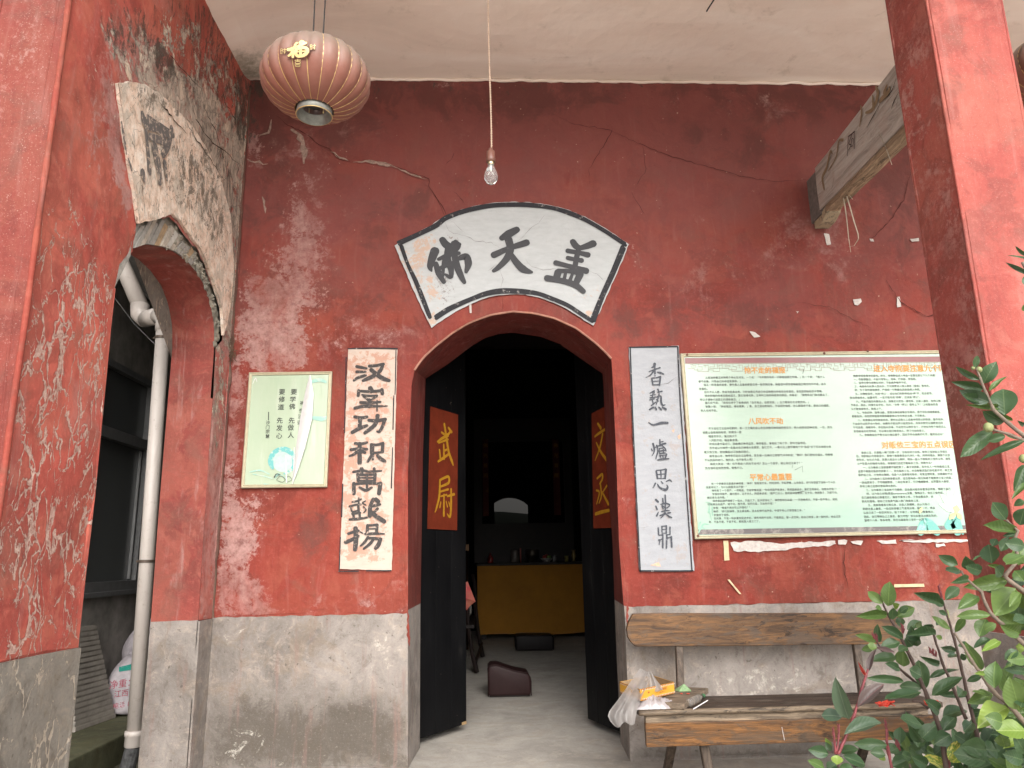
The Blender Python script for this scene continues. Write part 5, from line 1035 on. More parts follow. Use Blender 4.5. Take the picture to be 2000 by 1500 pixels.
strip([(338, 1138), (360, 1210), (385, 1300), (408, 1370), (410, 1400), (385, 1440), (352, 1446)], bx + .04, 'curling dry strip beside the longest one under the carved beam')
strip([(345, 1132), (362, 1150), (376, 1168)], bx + .045, 'very short dry strip at the wall end of the carved beam')
strip([(532, 775), (555, 830), (580, 890), (606, 966)], bx + .0, 'single dry strip hanging from the middle of the carved beam')

# ------------------------------------------------------------------ lanterns
n = N('faded_lantern_silk'); p = n.pos(obj=True); sz_ = n.n('ShaderNodeSeparateXYZ'); n.t.links.new(p, sz_.inputs[0])
dust = n.step(n.mth('ADD', sz_.outputs[2], n.mth('MULTIPLY', n.mth('SUBTRACT', n.noise(p, 9, 6, .7), .5), .12)), -.10, .10)
c = n.mix(dust, n.ramp(n.noise(p, 14, 6, .7), (.3, (.20, .066, .044)), (.7, (.245, .095, .068))), (.18, .135, .108))
n.bump(n.noise(p, 60, 4, .6), .2, .003); M_silk = n.fin(c, .55, Transmission_Weight=.0, Subsurface_Weight=.15, Subsurface_Radius=(.03, .015, .01), Subsurface_Scale=.3)
M_goldl = simple('gilt_rib', (.60, .42, .18), .35, .15, 40, 0, Metallic=.6); M_collar = simple('dull_tin_collar', (.22, .22, .20), .45, .3, 30, .1, Metallic=.5); M_outl = simple('brown_outline', (.10, .045, .03), .7, 0, 1, 0)
M_wire = simple('black_wire', (.02, .018, .018), .6, 0, 1, 0); M_fuk = simple('gold_foil_character', (.62, .46, .20), .45, .2, 60, .1, Metallic=.2)
AR, AC, NRIB = .222, .150, 22
def srad(phi):   # lobed radius factor
    k = (phi / (2 * math.pi) * NRIB + PHS) % 1.0; return 1 - .048 * abs(2 * k - 1) ** 2.0
PHS = 0.0
def pxof(v):
    q = CM.T @ (np.array(v) - CAM); return 1000 + FPX * q[0] / -q[2], 750 - FPX * q[1] / -q[2]
def make_lantern(ct, label):
    t = empty('red_lantern', ct, label=label, category='lantern', group='faded red silk lanterns hanging from the porch ceiling')
    nu, nv_ = NRIB * 8, 26; vs = []; a0 = .33
    for j in range(nv_ + 1):
        th = a0 + (math.pi - 2 * a0) * j / nv_
        for i in range(nu):
            ph = 2 * math.pi * i / nu; r_ = AR * math.sin(th) ** .92 * srad(ph); vs.append((r_ * math.cos(ph), r_ * math.sin(ph), AC * math.cos(th)))
    me_o = mesh_obj('silk_shade', vs, [(j * nu + i, j * nu + (i + 1) % nu, (j + 1) * nu + (i + 1) % nu, (j + 1) * nu + i) for j in range(nv_) for i in range(nu)], M_silk, t, smooth=True)
    for k in range(NRIB):
        ph = 2 * math.pi * (k - PHS) / NRIB; P = []
        upto = a0 if k not in SHORT else 1.25
        for j in range(15):
            th = (math.pi - a0) + (upto - (math.pi - a0)) * j / 14; r_ = AR * math.sin(th) ** .92 * srad(ph) + .0008; P.append((r_ * math.cos(ph), r_ * math.sin(ph), AC * math.cos(th)))
        b_ = B(); b_.tube(P, [.0012 + .0012 * math.sin(math.pi * min(1, j / 14)) for j in range(15)], 5); o_ = b_.build('rib', M_goldl, None); o_.parent = t
    for s_, nm in ((-1, 'lower_collar'), (1, 'upper_collar')):
        b_ = B(); z_ = s_ * AC * math.cos(a0); b_.lathe([(.070, z_ - s_ * .006), (.072, z_ + s_ * .024), (.069, z_ + s_ * .0255), (.066, z_ + s_ * .024), (.064, z_ - s_ * .006), (.05, z_ - s_ * .010), (.05, z_ - s_ * .014)], (0, 0, 0), 40); o_ = b_.build(nm, M_collar, None, smooth=True); o_.parent = t
    b_ = B(); z_ = -AC * math.cos(a0); b_.lathe([(.0705, z_ - .0215), (.0735, z_ - .0235), (.0705, z_ - .0255), (.0690, z_ - .0235), (.0705, z_ - .0215)], (0, 0, 0), 40); o_ = b_.build('gilt_rim', M_goldl, None, smooth=True); o_.parent = t
    b_ = B(); b_.lathe([(.001, -.09), (.03, -.09), (.032, -.075), (.03, -.05), (.001, -.05)], (0, 0, -.03), 20); o_ = b_.build('bulb_holder', simple('black_holder', (.02, .018, .018), .5) if 'black_holder' not in bpy.data.materials else bpy.data.materials['black_holder'], None); o_.parent = t
    b_ = B(); b_.tube([(-.068, 0, z_ * .9), (.068, 0, z_ * .9)], .003, 5); b_.tube([(0, 0, z_ * .9), (0, 0, AC)], .003, 5); o_ = b_.build('inner_frame', M_wire, None); o_.parent = t
    return t
SHORT = set()
lc = Vector(onY(617, 156, -1.47))
def ribpx(k, th=1.45): ph = 2 * math.pi * (k - PHS) / NRIB; r_ = AR * math.sin(th) ** .92; return pxof(lc + Vector((r_ * math.cos(ph), r_ * math.sin(ph), AC * math.cos(th))))[0]
front = [k for k in range(NRIB) if math.sin(2 * math.pi * (k - PHS) / NRIB) < -.2]
best = (1e9, 0)
for q_ in np.linspace(0, .95, 20):
    PHS = float(q_); best = min(best, (min(abs(ribpx(k) - 633) for k in front), PHS))
PHS = best[1]
print('ribs', sorted((round(ribpx(k)), k) for k in front))
SHORT = {k for k in range(NRIB) if math.sin(2 * math.pi * (k - PHS) / NRIB) < -.2 and 540 < ribpx(k) < 622}
lan = make_lantern(lc, 'faded red lantern with a gold good-fortune character hanging left of the bulb cord')
b = B(); top = lc + Vector((0, 0, AC * .95))
for dx, px_ in ((-.019, 616), (.021, 632)):
    b.tube([top + Vector((dx, 0, -.01)), Vector((top.x + dx * 1.1, top.y, top.z + .28)), Vector((top.x + dx * .9 + .004, top.y, top.z + .55))], .0032, 6)
b.tube([top + Vector((.004, 0, .50)), top + Vector((.01, 0, .9)), Vector((top.x + .01, top.y, 4.02))], .003, 6)
for k in range(7):
    a_ = top + Vector((.004, 0, .30 + .012 * k)); b.tube([a_, a_ + Vector((U(-.02, .02), U(-.02, .02), U(-.02, .02))), a_ + Vector((U(-.05, .05), U(-.03, .03), U(-.03, .03)))], .002, 4)
b.tube([top + Vector((-.085, 0, .335)), top + Vector((-.06, 0, .315)), top + Vector((-.03, 0, .305)), top + Vector((.0, 0, .32)), top + Vector((.02, 0, .345))], .0028, 5)
b.build('hanging_wire', M_wire, lan)
# characters on the silk: lay the strokes on the spheroid
def on_silk(x, y, k=1.012):
    o_ = Vector(CAM) - lc; d_ = Vector(ray(x / 6.817 + 500, y / 6.817 + 50)); S_ = lambda v: Vector((v.x / (AR * k), v.y / (AR * k), v.z / (AC * k * 1.02)))
    a_, c_ = S_(o_), S_(d_); A_ = c_.dot(c_); B_ = 2 * a_.dot(c_); C_ = a_.dot(a_) - 1; D_ = B_ * B_ - 4 * A_ * C_
    t = (-B_ - math.sqrt(max(D_, 0))) / (2 * A_); return Vector(CAM) + d_ * t
def n_silk(p): v = p - lc; return Vector((v.x / AR ** 2, v.y / AR ** 2, v.z / AC ** 2)).normalized()
FU = [([(520, 268), (548, 240)], [26, 34]), ([(435, 325), (480, 318), (535, 285)], [42, 44, 34]), ([(495, 330), (478, 375), (440, 405)], [40, 36, 26]), ([(500, 340), (496, 415)], [40, 34]), ([(590, 238), (612, 222), (640, 228)], [38, 46, 30]), ([(560, 285), (610, 262), (668, 240)], [28, 36, 34]), ([(600, 250), (612, 290)], [30, 36]),
      ([(545, 322), (530, 360), (552, 402), (600, 408), (655, 388), (688, 345), (672, 308), (610, 300), (548, 322)], [40, 42, 40, 40, 42, 44, 42, 40, 40]), ([(600, 300), (598, 408)], [34, 34]), ([(545, 355), (660, 345)], [16, 16])]
LS = 2.9 / 1457 / 6.817
strokes('character_outline', FU, on_silk, n_silk, M_outl, lan, d0=.0030, dd=.00002, scale=LS * 1.12, grow=15); strokes('fortune_character', FU, on_silk, n_silk, M_fuk, lan, d0=.0042, dd=.0001, scale=LS * 1.0)
tiny = lambda cx, cy: [([(cx - 34, cy - 22), (cx - 34, cy + 22)], [6]), ([(cx - 34, cy - 22), (cx - 12, cy - 22), (cx - 12, cy + 18)], [6, 6, 6]), ([(cx - 34, cy), (cx - 12, cy)], [5]), ([(cx - 36, cy + 34), (cx - 10, cy + 30)], [6]), ([(cx + 2, cy - 12), (cx + 38, cy - 14)], [7]), ([(cx + 22, cy - 30), (cx + 22, cy + 30), (cx + 12, cy + 26)], [8, 7, 5]), ([(cx + 18, cy), (cx + 4, cy + 18)], [5])]
seal = lambda cx, cy: [([(cx - 40, cy - 36), (cx + 40, cy - 38)], [7]), ([(cx, cy - 52), (cx, cy - 20)], [7]), ([(cx - 28, cy - 18), (cx + 28, cy - 18), (cx + 26, cy + 4), (cx - 26, cy + 4), (cx - 28, cy - 18)], [6]), ([(cx - 38, cy + 14), (cx + 38, cy + 12)], [6]), ([(cx - 26, cy + 26), (cx + 26, cy + 26), (cx + 24, cy + 44), (cx - 24, cy + 44), (cx - 26, cy + 26)], [6])]
for f_, cx, cy in ((tiny, 758, 288), (seal, 560, 498), (tiny, 372, 340)):
    L_ = [(p_, w_ * len(p_) if len(w_) < len(p_) else w_) for p_, w_ in f_(cx, cy)]
    strokes('character_outline', L_, on_silk, n_silk, M_outl, lan, d0=.0030, dd=.00002, scale=LS, grow=7); strokes('small_character', L_, on_silk, n_silk, M_fuk, lan, d0=.0042, dd=.0001, scale=LS)
# second lantern, beyond the right pillar: copy the first with every part
c2 = Vector(onY(2066, 128, -1.25)); lan2 = lan.copy(); col.objects.link(lan2); lan2.location = c2; lan2['label'] = 'faded red lantern mostly hidden behind the top of the right pillar'
for ch in list(lan.children):
    q = ch.copy(); col.objects.link(q); q.parent = lan2
lan2.rotation_euler = (0, 0, -.35)

# ------------------------------------------------------------------ bare bulb on its twisted cord
bc = onY(959, 340, -1.25); bt = onY(957, 298, -1.25)
bulb = empty('hanging_bulb', (bc.x, bc.y, bc.z), label='bare clear light bulb on a long twisted cord above the doorway', category='light bulb')
n = N('bulb_glass'); M_glass = n.fin((.85, .85, .84), .06, Transmission_Weight=.9, IOR=1.2)
prof = [(0, -.048), (.012, -.046), (.022, -.038), (.0285, -.024), (.030, -.010), (.027, .006), (.020, .022), (.0145, .036), (.0135, .048)]
b = B(); b.lathe(prof, bc, 24); b.build('glass_envelope', M_glass, bulb, smooth=True)
b = B(); b.lathe([(.0138, .044), (.0145, .050), (.0138, .056), (.0145, .062), (.0138, .066)], bc, 18); b.build('screw_cap', simple('brass_cap', (.45, .36, .22), .35, .1, 20, 0, Metallic=.8), bulb, smooth=True)
b = B(); b.lathe([(.0, .125), (.008, .124), (.010, .115), (.0175, .108), (.0185, .080), (.0205, .074), (.0205, .058), (.016, .056)], bc, 20); b.build('socket', simple('brown_bakelite', (.13, .055, .04), .4, .2, 20, 0), bulb, smooth=True)
b = B(); b.tube([bc + Vector((0, 0, .045)), bc + Vector((0, 0, .01))], .004, 6); b.tube([bc + Vector((-.010, 0, -.005)), bc + Vector((0, 0, .012)), bc + Vector((.010, 0, -.005))], .0009, 4); b.build('filament_stem', simple('milky_stem', (.7, .68, .62), .3, 0, 1, 0), bulb)
zz = np.linspace(bc.z + .12, 4.02, 240); b = B()
for s_ in (0, math.pi): b.tube([Vector((bc.x + .0024 * math.cos(z * 260 + s_) + .004 * math.sin(z * 5), bc.y + .0024 * math.sin(z * 260 + s_), z)) for z in zz], .0020, 5)
b.build('twisted_cord', simple('dirty_cream_cord', (.42, .30, .22), .8, .2, 40, 0), bulb)
# loose black wire end by the ceiling
b = B(); q = onZ(1385, 0, 4.02); b.tube([Vector((q.x + .03, q.y - .1, 4.02)), Vector((q.x + .02, q.y - .04, 4.0)), Vector((q.x, q.y + .02, 3.985)), Vector((q.x - .01, q.y + .03, 3.97))], .004, 6)
b.build('wire_end', M_wire, None, label='short black wire end poking from the ceiling at the top edge', category='wire')

# ------------------------------------------------------------------ bench
M_bw = wood('worn_brown_bench_wood', (.125, .062, .024), (.034, .019, .011), axis=0, rough=.5, grey=(.075, .055, .042), seed=2)
M_bs = wood('grey_worn_seat_wood', (.055, .036, .026), (.022, .015, .012), axis=0, rough=.55, grey=(.10, .08, .063), seed=7)
M_ba = wood('varnished_apron_wood', (.135, .060, .018), (.045, .022, .010), axis=0, rough=.42, seed=11, grey=(.065, .045, .030))
M_bp = wood('bench_post_wood', (.085, .062, .046), (.038, .026, .018), axis=2, rough=.6, seed=4)
M_be = wood('worn_seat_edge', (.18, .135, .092), (.075, .054, .038), axis=0, rough=.6, seed=9)
bn = empty('wooden_bench', (1.4, -.45, 0), label='long brown wooden bench with rounded backrest board right of the door', category='bench')
zT = [onY(*q, -.15) for q in [(1241, 1199), (1225, 1230), (1228, 1250), (1240, 1263), (1700, 1259), (1757, 1256), (1762, 1196), (1700, 1196), (1300, 1198)]]
pl = [(v.x, v.z) for v in [onY(*q, -.19) for q in [(1236, 1199), (1229, 1212), (1224, 1228), (1226, 1244), (1232, 1254), (1241, 1263), (1500, 1261), (1740, 1258), (1765, 1258), (1765, 1197), (1500, 1198), (1300, 1198)]]]
b = B(); b.prism(pl, 'y', -.190, -.160); o_ = b.build('backrest', M_bw, bn); mb = o_.modifiers.new('bevel', 'BEVEL'); mb.width = .004; mb.segments = 2; mb.limit_method = 'ANGLE'
sl0 = .705
for k, (y0, y1) in enumerate(((-.60, -.485), (-.482, -.385), (-.382, -.29))):
    B().box((sl0 + (.02 if k == 2 else 0), y0, .335), (2.12, y1, .360 - .0012 * k), bev=.005).build('seat_plank', M_bs, bn)
b = B(); b.tube([Vector((x, -.602 + .003 * noise.noise(Vector((x * 8, 0, 0))), .3475 + .002 * noise.noise(Vector((x * 14, 3, 0))))) for x in np.arange(sl0 + .002, 2.118, .02)], [.0125 + .002 * noise.noise(Vector((x * 20, 5, 0))) for x in np.arange(sl0 + .002, 2.118, .02)], 10)
b.build('seat_edge', M_be, bn, smooth=True)
B().box((.738, -.592, .300), (2.05, -.560, .334), bev=.002).build('under_rail', M_be, bn)
B().box((.733, -.606, .205), (2.075, -.575, .304), bev=.003).build('front_apron', M_ba, bn)
def post(name, p0, p1, wx, wy):
    p0, p1 = Vector(p0), Vector(p1); vs = [p + Vector((sx__ * wx / 2, sy__ * wy / 2, 0)) for p in (p0, p1) for sx__, sy__ in ((-1, -1), (1, -1), (1, 1), (-1, 1))]
    b_ = B(); b_.add(vs, [(0, 3, 2, 1), (4, 5, 6, 7)] + [(i, (i + 1) % 4, (i + 1) % 4 + 4, i + 4) for i in range(4)]); o_ = b_.build(name, M_bp, bn); m_ = o_.modifiers.new('bevel', 'BEVEL'); m_.width = .003
for a_, c_ in (((1318, 1262), (1326, 1366)), ((1660, 1260), (1684, 1366))):
    p0 = onY(a_[0] + 6, a_[1], -.105); p1 = onY(c_[0] + 6, c_[1], -.285)
    post('back_post', (p1.x, -.262, .33), (p0.x, -.135, .66), .036, .03)
for x0, x1, y0, y1 in ((.915, .905, -.50, -.22), (.995, 1.03, -.53, -.60), (1.86, 1.87, -.50, -.22), (1.94, 1.97, -.53, -.60)):
    post('leg', (x1, y1 if y1 > -.5 else -.56, 0.0), (x0, y0, .335), .04, .035)
B().tube([onY(1527, 1420, -.6075), onY(1532, 1446, -.6075)], .0015, 4).build('pale_scratch', M_lime, bn)

# ------------------------------------------------------------------ things lying on the bench
def oz(x, y, z): return onZ(x, y, z)
zsl = .378
sl_ = [oz(1243, 1372, zsl), oz(1336, 1378, zsl), oz(1384, 1353, zsl), oz(1300, 1349, zsl)]
M_slab = wood('old_slab_wood', (.16, .12, .085), (.08, .06, .044), axis=0, rough=.8, seed=14); 
b = B(); tilt = [.0, .0, .014, .012]
b.add([Vector((v.x, v.y, .3605 + t)) for v, t in zip(sl_, tilt)] + [Vector((v.x, v.y, .3605 + t + .026)) for v, t in zip(sl_, tilt)], [(0, 3, 2, 1), (4, 5, 6, 7)] + [(i, (i + 1) % 4, (i + 1) % 4 + 4, i + 4) for i in range(4)])
o_ = b.build('wooden_slab', M_slab, None, label='old square wooden slab with red wax drops under the yellow box', category='wooden slab'); m_ = o_.modifiers.new('bevel', 'BEVEL'); m_.width = .002
M_red = simple('red_wax', (.55, .05, .03), .4, .1, 30, 0)
b = B()
for x, y, r_ in ((1344, 1355, .009), (1331, 1355, .006)): v = oz(x, y, .397); b.lathe([(0, .003), (r_ * .7, .002), (r_, 0)], v, 10)
w_ = b.build('wax_drop', M_red, o_)
# open yellow carton
n = N('yellow_carton'); p = n.pos(); M_yb = n.fin(n.ramp(n.noise(p, 12, 4, .6), (.3, (.52, .25, .025)), (.7, (.60, .32, .035))), .4)
M_ybi = simple('bare_cardboard', (.30, .20, .11), .9, .15); M_ypr = simple('brown_print', (.28, .07, .02), .6, 0, 1, 0); M_ywh = simple('cream_print', (.55, .48, .36), .6, 0, 1, 0)
zb0 = .398; A = oz(1252, 1369, zb0); Bq = oz(1317, 1354, zb0); C = oz(1212, 1353, zb0)
ax = (Bq - A); ay = (C - A); 
yb = empty('yellow_box', A, label='open yellow cardboard box with brown print on the wooden slab', category='box')
hb = .050
def panelbox(p0, p1, th=.0018):
    d_ = (p1 - p0); nrm_ = Vector((d_.y, -d_.x, 0)).normalized() * th; b_ = B()
    b_.add([p0, p1, p1 + nrm_, p0 + nrm_, p0 + NZ * hb, p1 + NZ * hb, p1 + nrm_ + NZ * hb, p0 + nrm_ + NZ * hb], [(0, 1, 2, 3), (4, 5, 6, 7), (0, 1, 5, 4), (1, 2, 6, 5), (2, 3, 7, 6), (3, 0, 4, 7)]); return b_
D_ = A + ax + ay
for p0, p1 in ((A, A + ax), (A + ay, A), (D_, A + ay), (A + ax, D_)): panelbox(p0, p1).build('box_side', M_yb, yb)
b = B(); b.add([A + NZ * .001, A + ax + NZ * .001, D_ + NZ * .001, A + ay + NZ * .001], [(0, 1, 2, 3)]); b.build('box_bottom', M_ybi, yb)
b = B(); iw = .0005
for p0, p1 in ((A, A + ax), (A + ay, A), (D_, A + ay), (A + ax, D_)):
    d_ = (p1 - p0); n2 = Vector((-d_.y, d_.x, 0)).normalized() * .0006; b.add([p0 + n2, p1 + n2, p1 + n2 + NZ * (hb - .001), p0 + n2 + NZ * (hb - .001)], [(0, 1, 2, 3)])
b.build('box_lining', M_ybi, yb)
for p0, d_, L_ in ((A, ax.normalized(), ax.length), (A + ay, -ay.normalized(), ay.length)):
    on = Vector((d_.y, -d_.x, 0)) * .0022; b = B(); b2 = B(); k = int(L_ / .012)
    for i in range(k):
        for zr_, s_ in ((hb - .001, -1), (.001, 1)):
            x0_ = p0 + d_ * (i * L_ / k) + on; w__ = L_ / k
            b.add([x0_ + NZ * zr_, x0_ + d_ * w__ * .5 + NZ * (zr_ + s_ * .007), x0_ + d_ * w__ + NZ * zr_], [(0, 1, 2)])
            b2.add([x0_ + d_ * w__ * .55 + NZ * (zr_ + s_ * .0075) + on * .1, x0_ + d_ * w__ + NZ * (zr_ + s_ * .001) + on * .1, x0_ + d_ * w__ * 1.4 + NZ * (zr_ + s_ * .0075) + on * .1], [(0, 1, 2)])
    b.build('zigzag_print', M_ypr, yb); b2.build('zigzag_print', M_ywh, yb)
on = Vector((ax.y, -ax.x, 0)).normalized() * .0026; rz = math.atan2(ax.y, ax.x)
v = A + ax * .52 + on + NZ * .027; text('box_print', '供佛酥油灯', .0135, M_ypr, v, None, rot=(math.pi / 2, 0, rz), off=.0002); keep(LAST[0], yb)
v = A + ax * .50 + on + NZ * .015; text('box_print', '一点明灯照十方', .008, M_ypr, v, None, rot=(math.pi / 2, 0, rz)); keep(LAST[0], yb)
b = B(); e_ = ax.normalized()
for k in range(5):
    a_ = math.radians(90 + (k - 2) * 32); c_ = A + ax * .22 + on + NZ * .026; t_ = e_ * math.cos(a_) + NZ * math.sin(a_); s_ = e_ * math.sin(a_) - NZ * math.cos(a_)
    b.add([c_ - t_ * .002, c_ + t_ * .005 + s_ * .0018, c_ + t_ * .010, c_ + t_ * .005 - s_ * .0018], [(0, 1, 2, 3)])
b.build('flower_print', M_ypr, yb)
# plastic bags
n = N('clear_plastic_film'); tr = n.n('ShaderNodeBsdfTransparent'); tl = n.n('ShaderNodeBsdfTranslucent'); gl = n.n('ShaderNodeBsdfGlossy'); gl.inputs['Roughness'].default_value = .18; df = n.n('ShaderNodeBsdfDiffuse'); df.inputs[0].default_value = (.34, .315, .30, 1); tl.inputs[0].default_value = (.34, .32, .30, 1)
ms = [n.n('ShaderNodeMixShader') for _ in range(3)]; lw = n.n('ShaderNodeLayerWeight'); lw.inputs[0].default_value = .35
n.t.links.new(df.outputs[0], ms[0].inputs[1]); n.t.links.new(tl.outputs[0], ms[0].inputs[2]); ms[0].inputs[0].default_value = .4
n.t.links.new(n.step(n.noise(n.pos((1, 1, .3)), 16, 3, .5), -.25, 1.0), ms[1].inputs[0]); n.t.links.new(tr.outputs[0], ms[1].inputs[1]); n.t.links.new(ms[0].outputs[0], ms[1].inputs[2])
n.t.links.new(n.mth('MULTIPLY', lw.outputs['Fresnel'], .35), ms[2].inputs[0]); n.t.links.new(ms[1].outputs[0], ms[2].inputs[1]); n.t.links.new(gl.outputs[0], ms[2].inputs[2]); n.t.links.new(ms[2].outputs[0], n.out.inputs[0]); M_film2 = n.m
rows = [((1250, 1306), (1252, 1306), -.48), ((1240, 1318), (1272, 1316), -.50), ((1228, 1336), (1268, 1330), -.54), ((1214, 1358), (1256, 1352), -.60), ((1198, 1380), (1246, 1378), -.635), ((1182, 1399), (1241, 1396), -.65), ((1200, 1418), (1240, 1412), -.66)]
K = 26; vs = []
for i, (l, r_, y) in enumerate(rows):
    for j in range(K):
        t = j / (K - 1); q = onY(l[0] + (r_[0] - l[0]) * t, l[1] + (r_[1] - l[1]) * t + (4 * math.sin(t * 9) if i == 6 else 0), y)
        q.y += (.003 * math.sin(t * 15 + i * .2) + .013 * noise.noise(Vector((t * 3.5, i * .35, 2)))) * min(1, i / 3 + .1); vs.append(q)
b = B(); b.add(vs, [(i * K + j, i * K + j + 1, (i + 1) * K + j + 1, (i + 1) * K + j) for i in range(len(rows) - 1) for j in range(K - 1)])
o_ = b.build('plastic_bag', M_film2, None, smooth=True, label='thin clear plastic bag draped over the left end of the bench', category='plastic bag'); ss = o_.modifiers.new('sub', 'SUBSURF'); ss.levels = 1; ss.render_levels = 1
# loop of the same bag standing up over the box
b = B(); rows2 = [((1262, 1312), (1272, 1312), -.50), ((1254, 1322), (1284, 1330), -.51), ((1246, 1340), (1294, 1342), -.52), ((1238, 1356), (1296, 1348), -.53)]; K = 14; vs = []
for i, (l, r_, y) in enumerate(rows2):
    for j in range(K):
        t = j / (K - 1); q = onY(l[0] + (r_[0] - l[0]) * t, l[1] + (r_[1] - l[1]) * t, y); q.y += .014 * noise.noise(Vector((t * 6, i * .9, 7))) + .01 * math.sin(t * 14); vs.append(q)
b.add(vs, [(i * K + j, i * K + j + 1, (i + 1) * K + j + 1, (i + 1) * K + j) for i in range(3) for j in range(K - 1)]); b.build('bag_mouth', M_film2, o_, smooth=True)
n = N('crumpled_milky_film'); M_milk = n.fin((.36, .325, .325), .25, Alpha=.80, Coat_Weight=.2)
q0 = oz(1240, 1388, .3625); q1 = oz(1352, 1390, .3625); KU, KV = 64, 26; vs = []
for i in range(KU):
    for j in range(KV):
        u, v_ = i / (KU - 1), j / (KV - 1); x = q0.x + (q1.x - q0.x) * u; wv_ = .105 * (math.sin(math.pi * min(1, u * 1.05 + .06)) ** .6) + .012; y = -.598 + wv_ * v_ + .008 * noise.noise(Vector((u * 8, 0, 1)))
        env = math.sin(math.pi * v_) ** .6 * math.sin(math.pi * min(1, u + .02)) ** .5 * (.75 + .5 * math.exp(-((u - .35) / .2) ** 2))
        rid = abs(noise.noise(Vector((u * 7, v_ * 3, 1)))) + .5 * abs(noise.noise(Vector((u * 16, v_ * 6, 4)))) + .25 * abs(noise.noise(Vector((u * 30, v_ * 12, 8))))
        vs.append(Vector((x, y, .3612 + env * (.020 + .036 * (1 - 1.1 * rid)))))
b = B(); b.add(vs, [(i * KV + j, (i + 1) * KV + j, (i + 1) * KV + j + 1, i * KV + j + 1) for i in range(KU - 1) for j in range(KV - 1)]); b.build('plastic_bag', M_milk, None, smooth=True, label='crumpled milky plastic bag heaped on the seat edge before the yellow box', category='plastic bag')
# small glass bottle lying under the slab edge
b0, b1 = oz(1345, 1376, .372), oz(1374, 1362, .372); b = B(); axd = (b1 - b0)
b.lathe([(0, 0), (.016, .001), (.018, .006), (.018, axd.length * .62), (.008, axd.length * .78), (.008, axd.length * .95), (.0, axd.length * .95)], b0 + Vector((0, 0, .007)), 18, axd.normalized())
gb = b.build('glass_bottle', M_glass, None, smooth=True, label='small clear glass bottle lying on the seat beside the slab', category='bottle')
b = B(); b.lathe([(.009, axd.length * .9), (.0095, axd.length * 1.02), (0, axd.length * 1.03)], b0 + Vector((0, 0, .007)), 14, axd.normalized()); b.build('bottle_cap', simple('green_cap', (.05, .14, .06), .5, .1, 20, 0), gb)
b = B(); s0, s1 = oz(1354, 1385, .366), oz(1382, 1368, .385); b.tube([s0, s1], .0022, 6); b.build('drinking_straw', simple('white_plastic', (.7, .7, .7), .3, 0, 1, 0), None, label='thin white plastic straw beside the milky bag on the bench', category='straw')
b = B(); v = oz(1336, 1349, .398); vs = [v + Vector((-.045, .02, 0)), v + Vector((.04, .03, 0)), v + Vector((.03, -.02, .0)), v + Vector((-.03, -.02, 0)), v + Vector((.005, .012, .03))]
b.add(vs, [(0, 1, 4), (1, 2, 4), (2, 3, 4), (3, 0, 4), (0, 3, 2, 1)]); b.build('green_wrapper', simple('pale_green_net', (.18, .28, .14), .7, .4, 90), None, label='crumpled pale green wrapper behind the wooden slab', category='wrapper')
v = oz(1234, 1342, .44); b = B(); b.add([v, v + Vector((.02, 0, .012)), v + Vector((.022, .01, -.01)), v + Vector((.004, .006, -.018))], [(0, 1, 2, 3)]); b.build('purple_scrap', simple('purple_foil', (.35, .04, .30), .35, .1, 20, 0), yb)
# red ribbons on the seat
def ribbon_heap(x0, x1, yc, nloop, label, seed):
    rnd = random.Random(seed); b_ = B(); a_ = oz(x0, yc, .362); c_ = oz(x1, yc, .362)
    for k in range(nloop):
        P = [];
        for i in range(7):
            u = rnd.uniform(0, 1) if i else rnd.uniform(0, .3); P.append(Vector((a_.x + (c_.x - a_.x) * (u * .4 + i / 7 * .6), a_.y + rnd.uniform(-.02, .02), .364 + rnd.uniform(.001, .022))))
        Q = [P[j].lerp(P[j + 1], t / 4) for j in range(6) for t in range(4)]; V = []
        for i, q in enumerate(Q): V += [q + Vector((0, .004, .002)), q + Vector((0, -.003, -.002))]
        b_.add(V, [(2 * i, 2 * i + 1, 2 * i + 3, 2 * i + 2) for i in range(len(Q) - 1)])
    b_.build('red_ribbon', M_red, None, label=label, category='ribbon', group='scraps of red ribbon on the bench seat')
ribbon_heap(1712, 1758, 1381, 7, 'tangle of thin red ribbon on the bench seat behind the reddish shoot', 3); ribbon_heap(1806, 1842, 1379, 11, 'wider heap of red ribbon on the bench seat behind the green leaves', 5)

# ------------------------------------------------------------------ alley behind the side arch
M_nb = simple('sooty_neighbour_wall', (.22, .205, .185), .9, .35, 6, .3, spec=.2); M_alu = simple('dark_window_aluminium', (.11, .11, .11), .4, .2, 20, 0)
nb = empty('neighbour_house', (-2.9, 1.2, 0), label='dark plastered house wall with an aluminium window behind the passage', category='house')
wy0, wy1, wz0, wz1 = .30, 2.20, .85, 2.56; XN = -2.8
b = B(); b.box((XN - .2, -2.0, 0), (XN, wy0, 3.6)); b.box((XN - .2, wy1, 0), (XN, 7.0, 3.6)); b.box((XN - .2, wy0, 0), (XN, wy1, wz0)); b.box((XN - .2, wy0, wz1), (XN, wy1, 3.6)); b.build('house_wall', M_nb, nb)
B().box((XN - .02, wy0 - .03, wz0 - .035), (XN + .05, wy1 + .03, wz0), bev=.003).build('window_sill', M_alu, nb)
wn = B().box((XN - .06, wy0, wz0 + .001), (XN + .012, wy0 + .05, wz1)).box((XN - .06, wy1 - .06, wz0 + .001), (XN + .012, wy1, wz1)).box((XN - .06, wy0 + .051, wz1 - .05), (XN + .012, wy1 - .061, wz1)).box((XN - .06, wy0 + .051, wz0 + .001), (XN + .012, wy1 - .061, wz0 + .07)).box((XN - .058, wy0 + .051, 1.97), (XN + .02, wy1 - .061, 2.05)).box((XN - .05, 1.22, wz0 + .071), (XN + .008, 1.27, 1.969)).box((XN - .05, 1.22, 2.051), (XN + .008, 1.27, wz1 - .051))
wn = wn.build('window_frame', M_alu, nb)
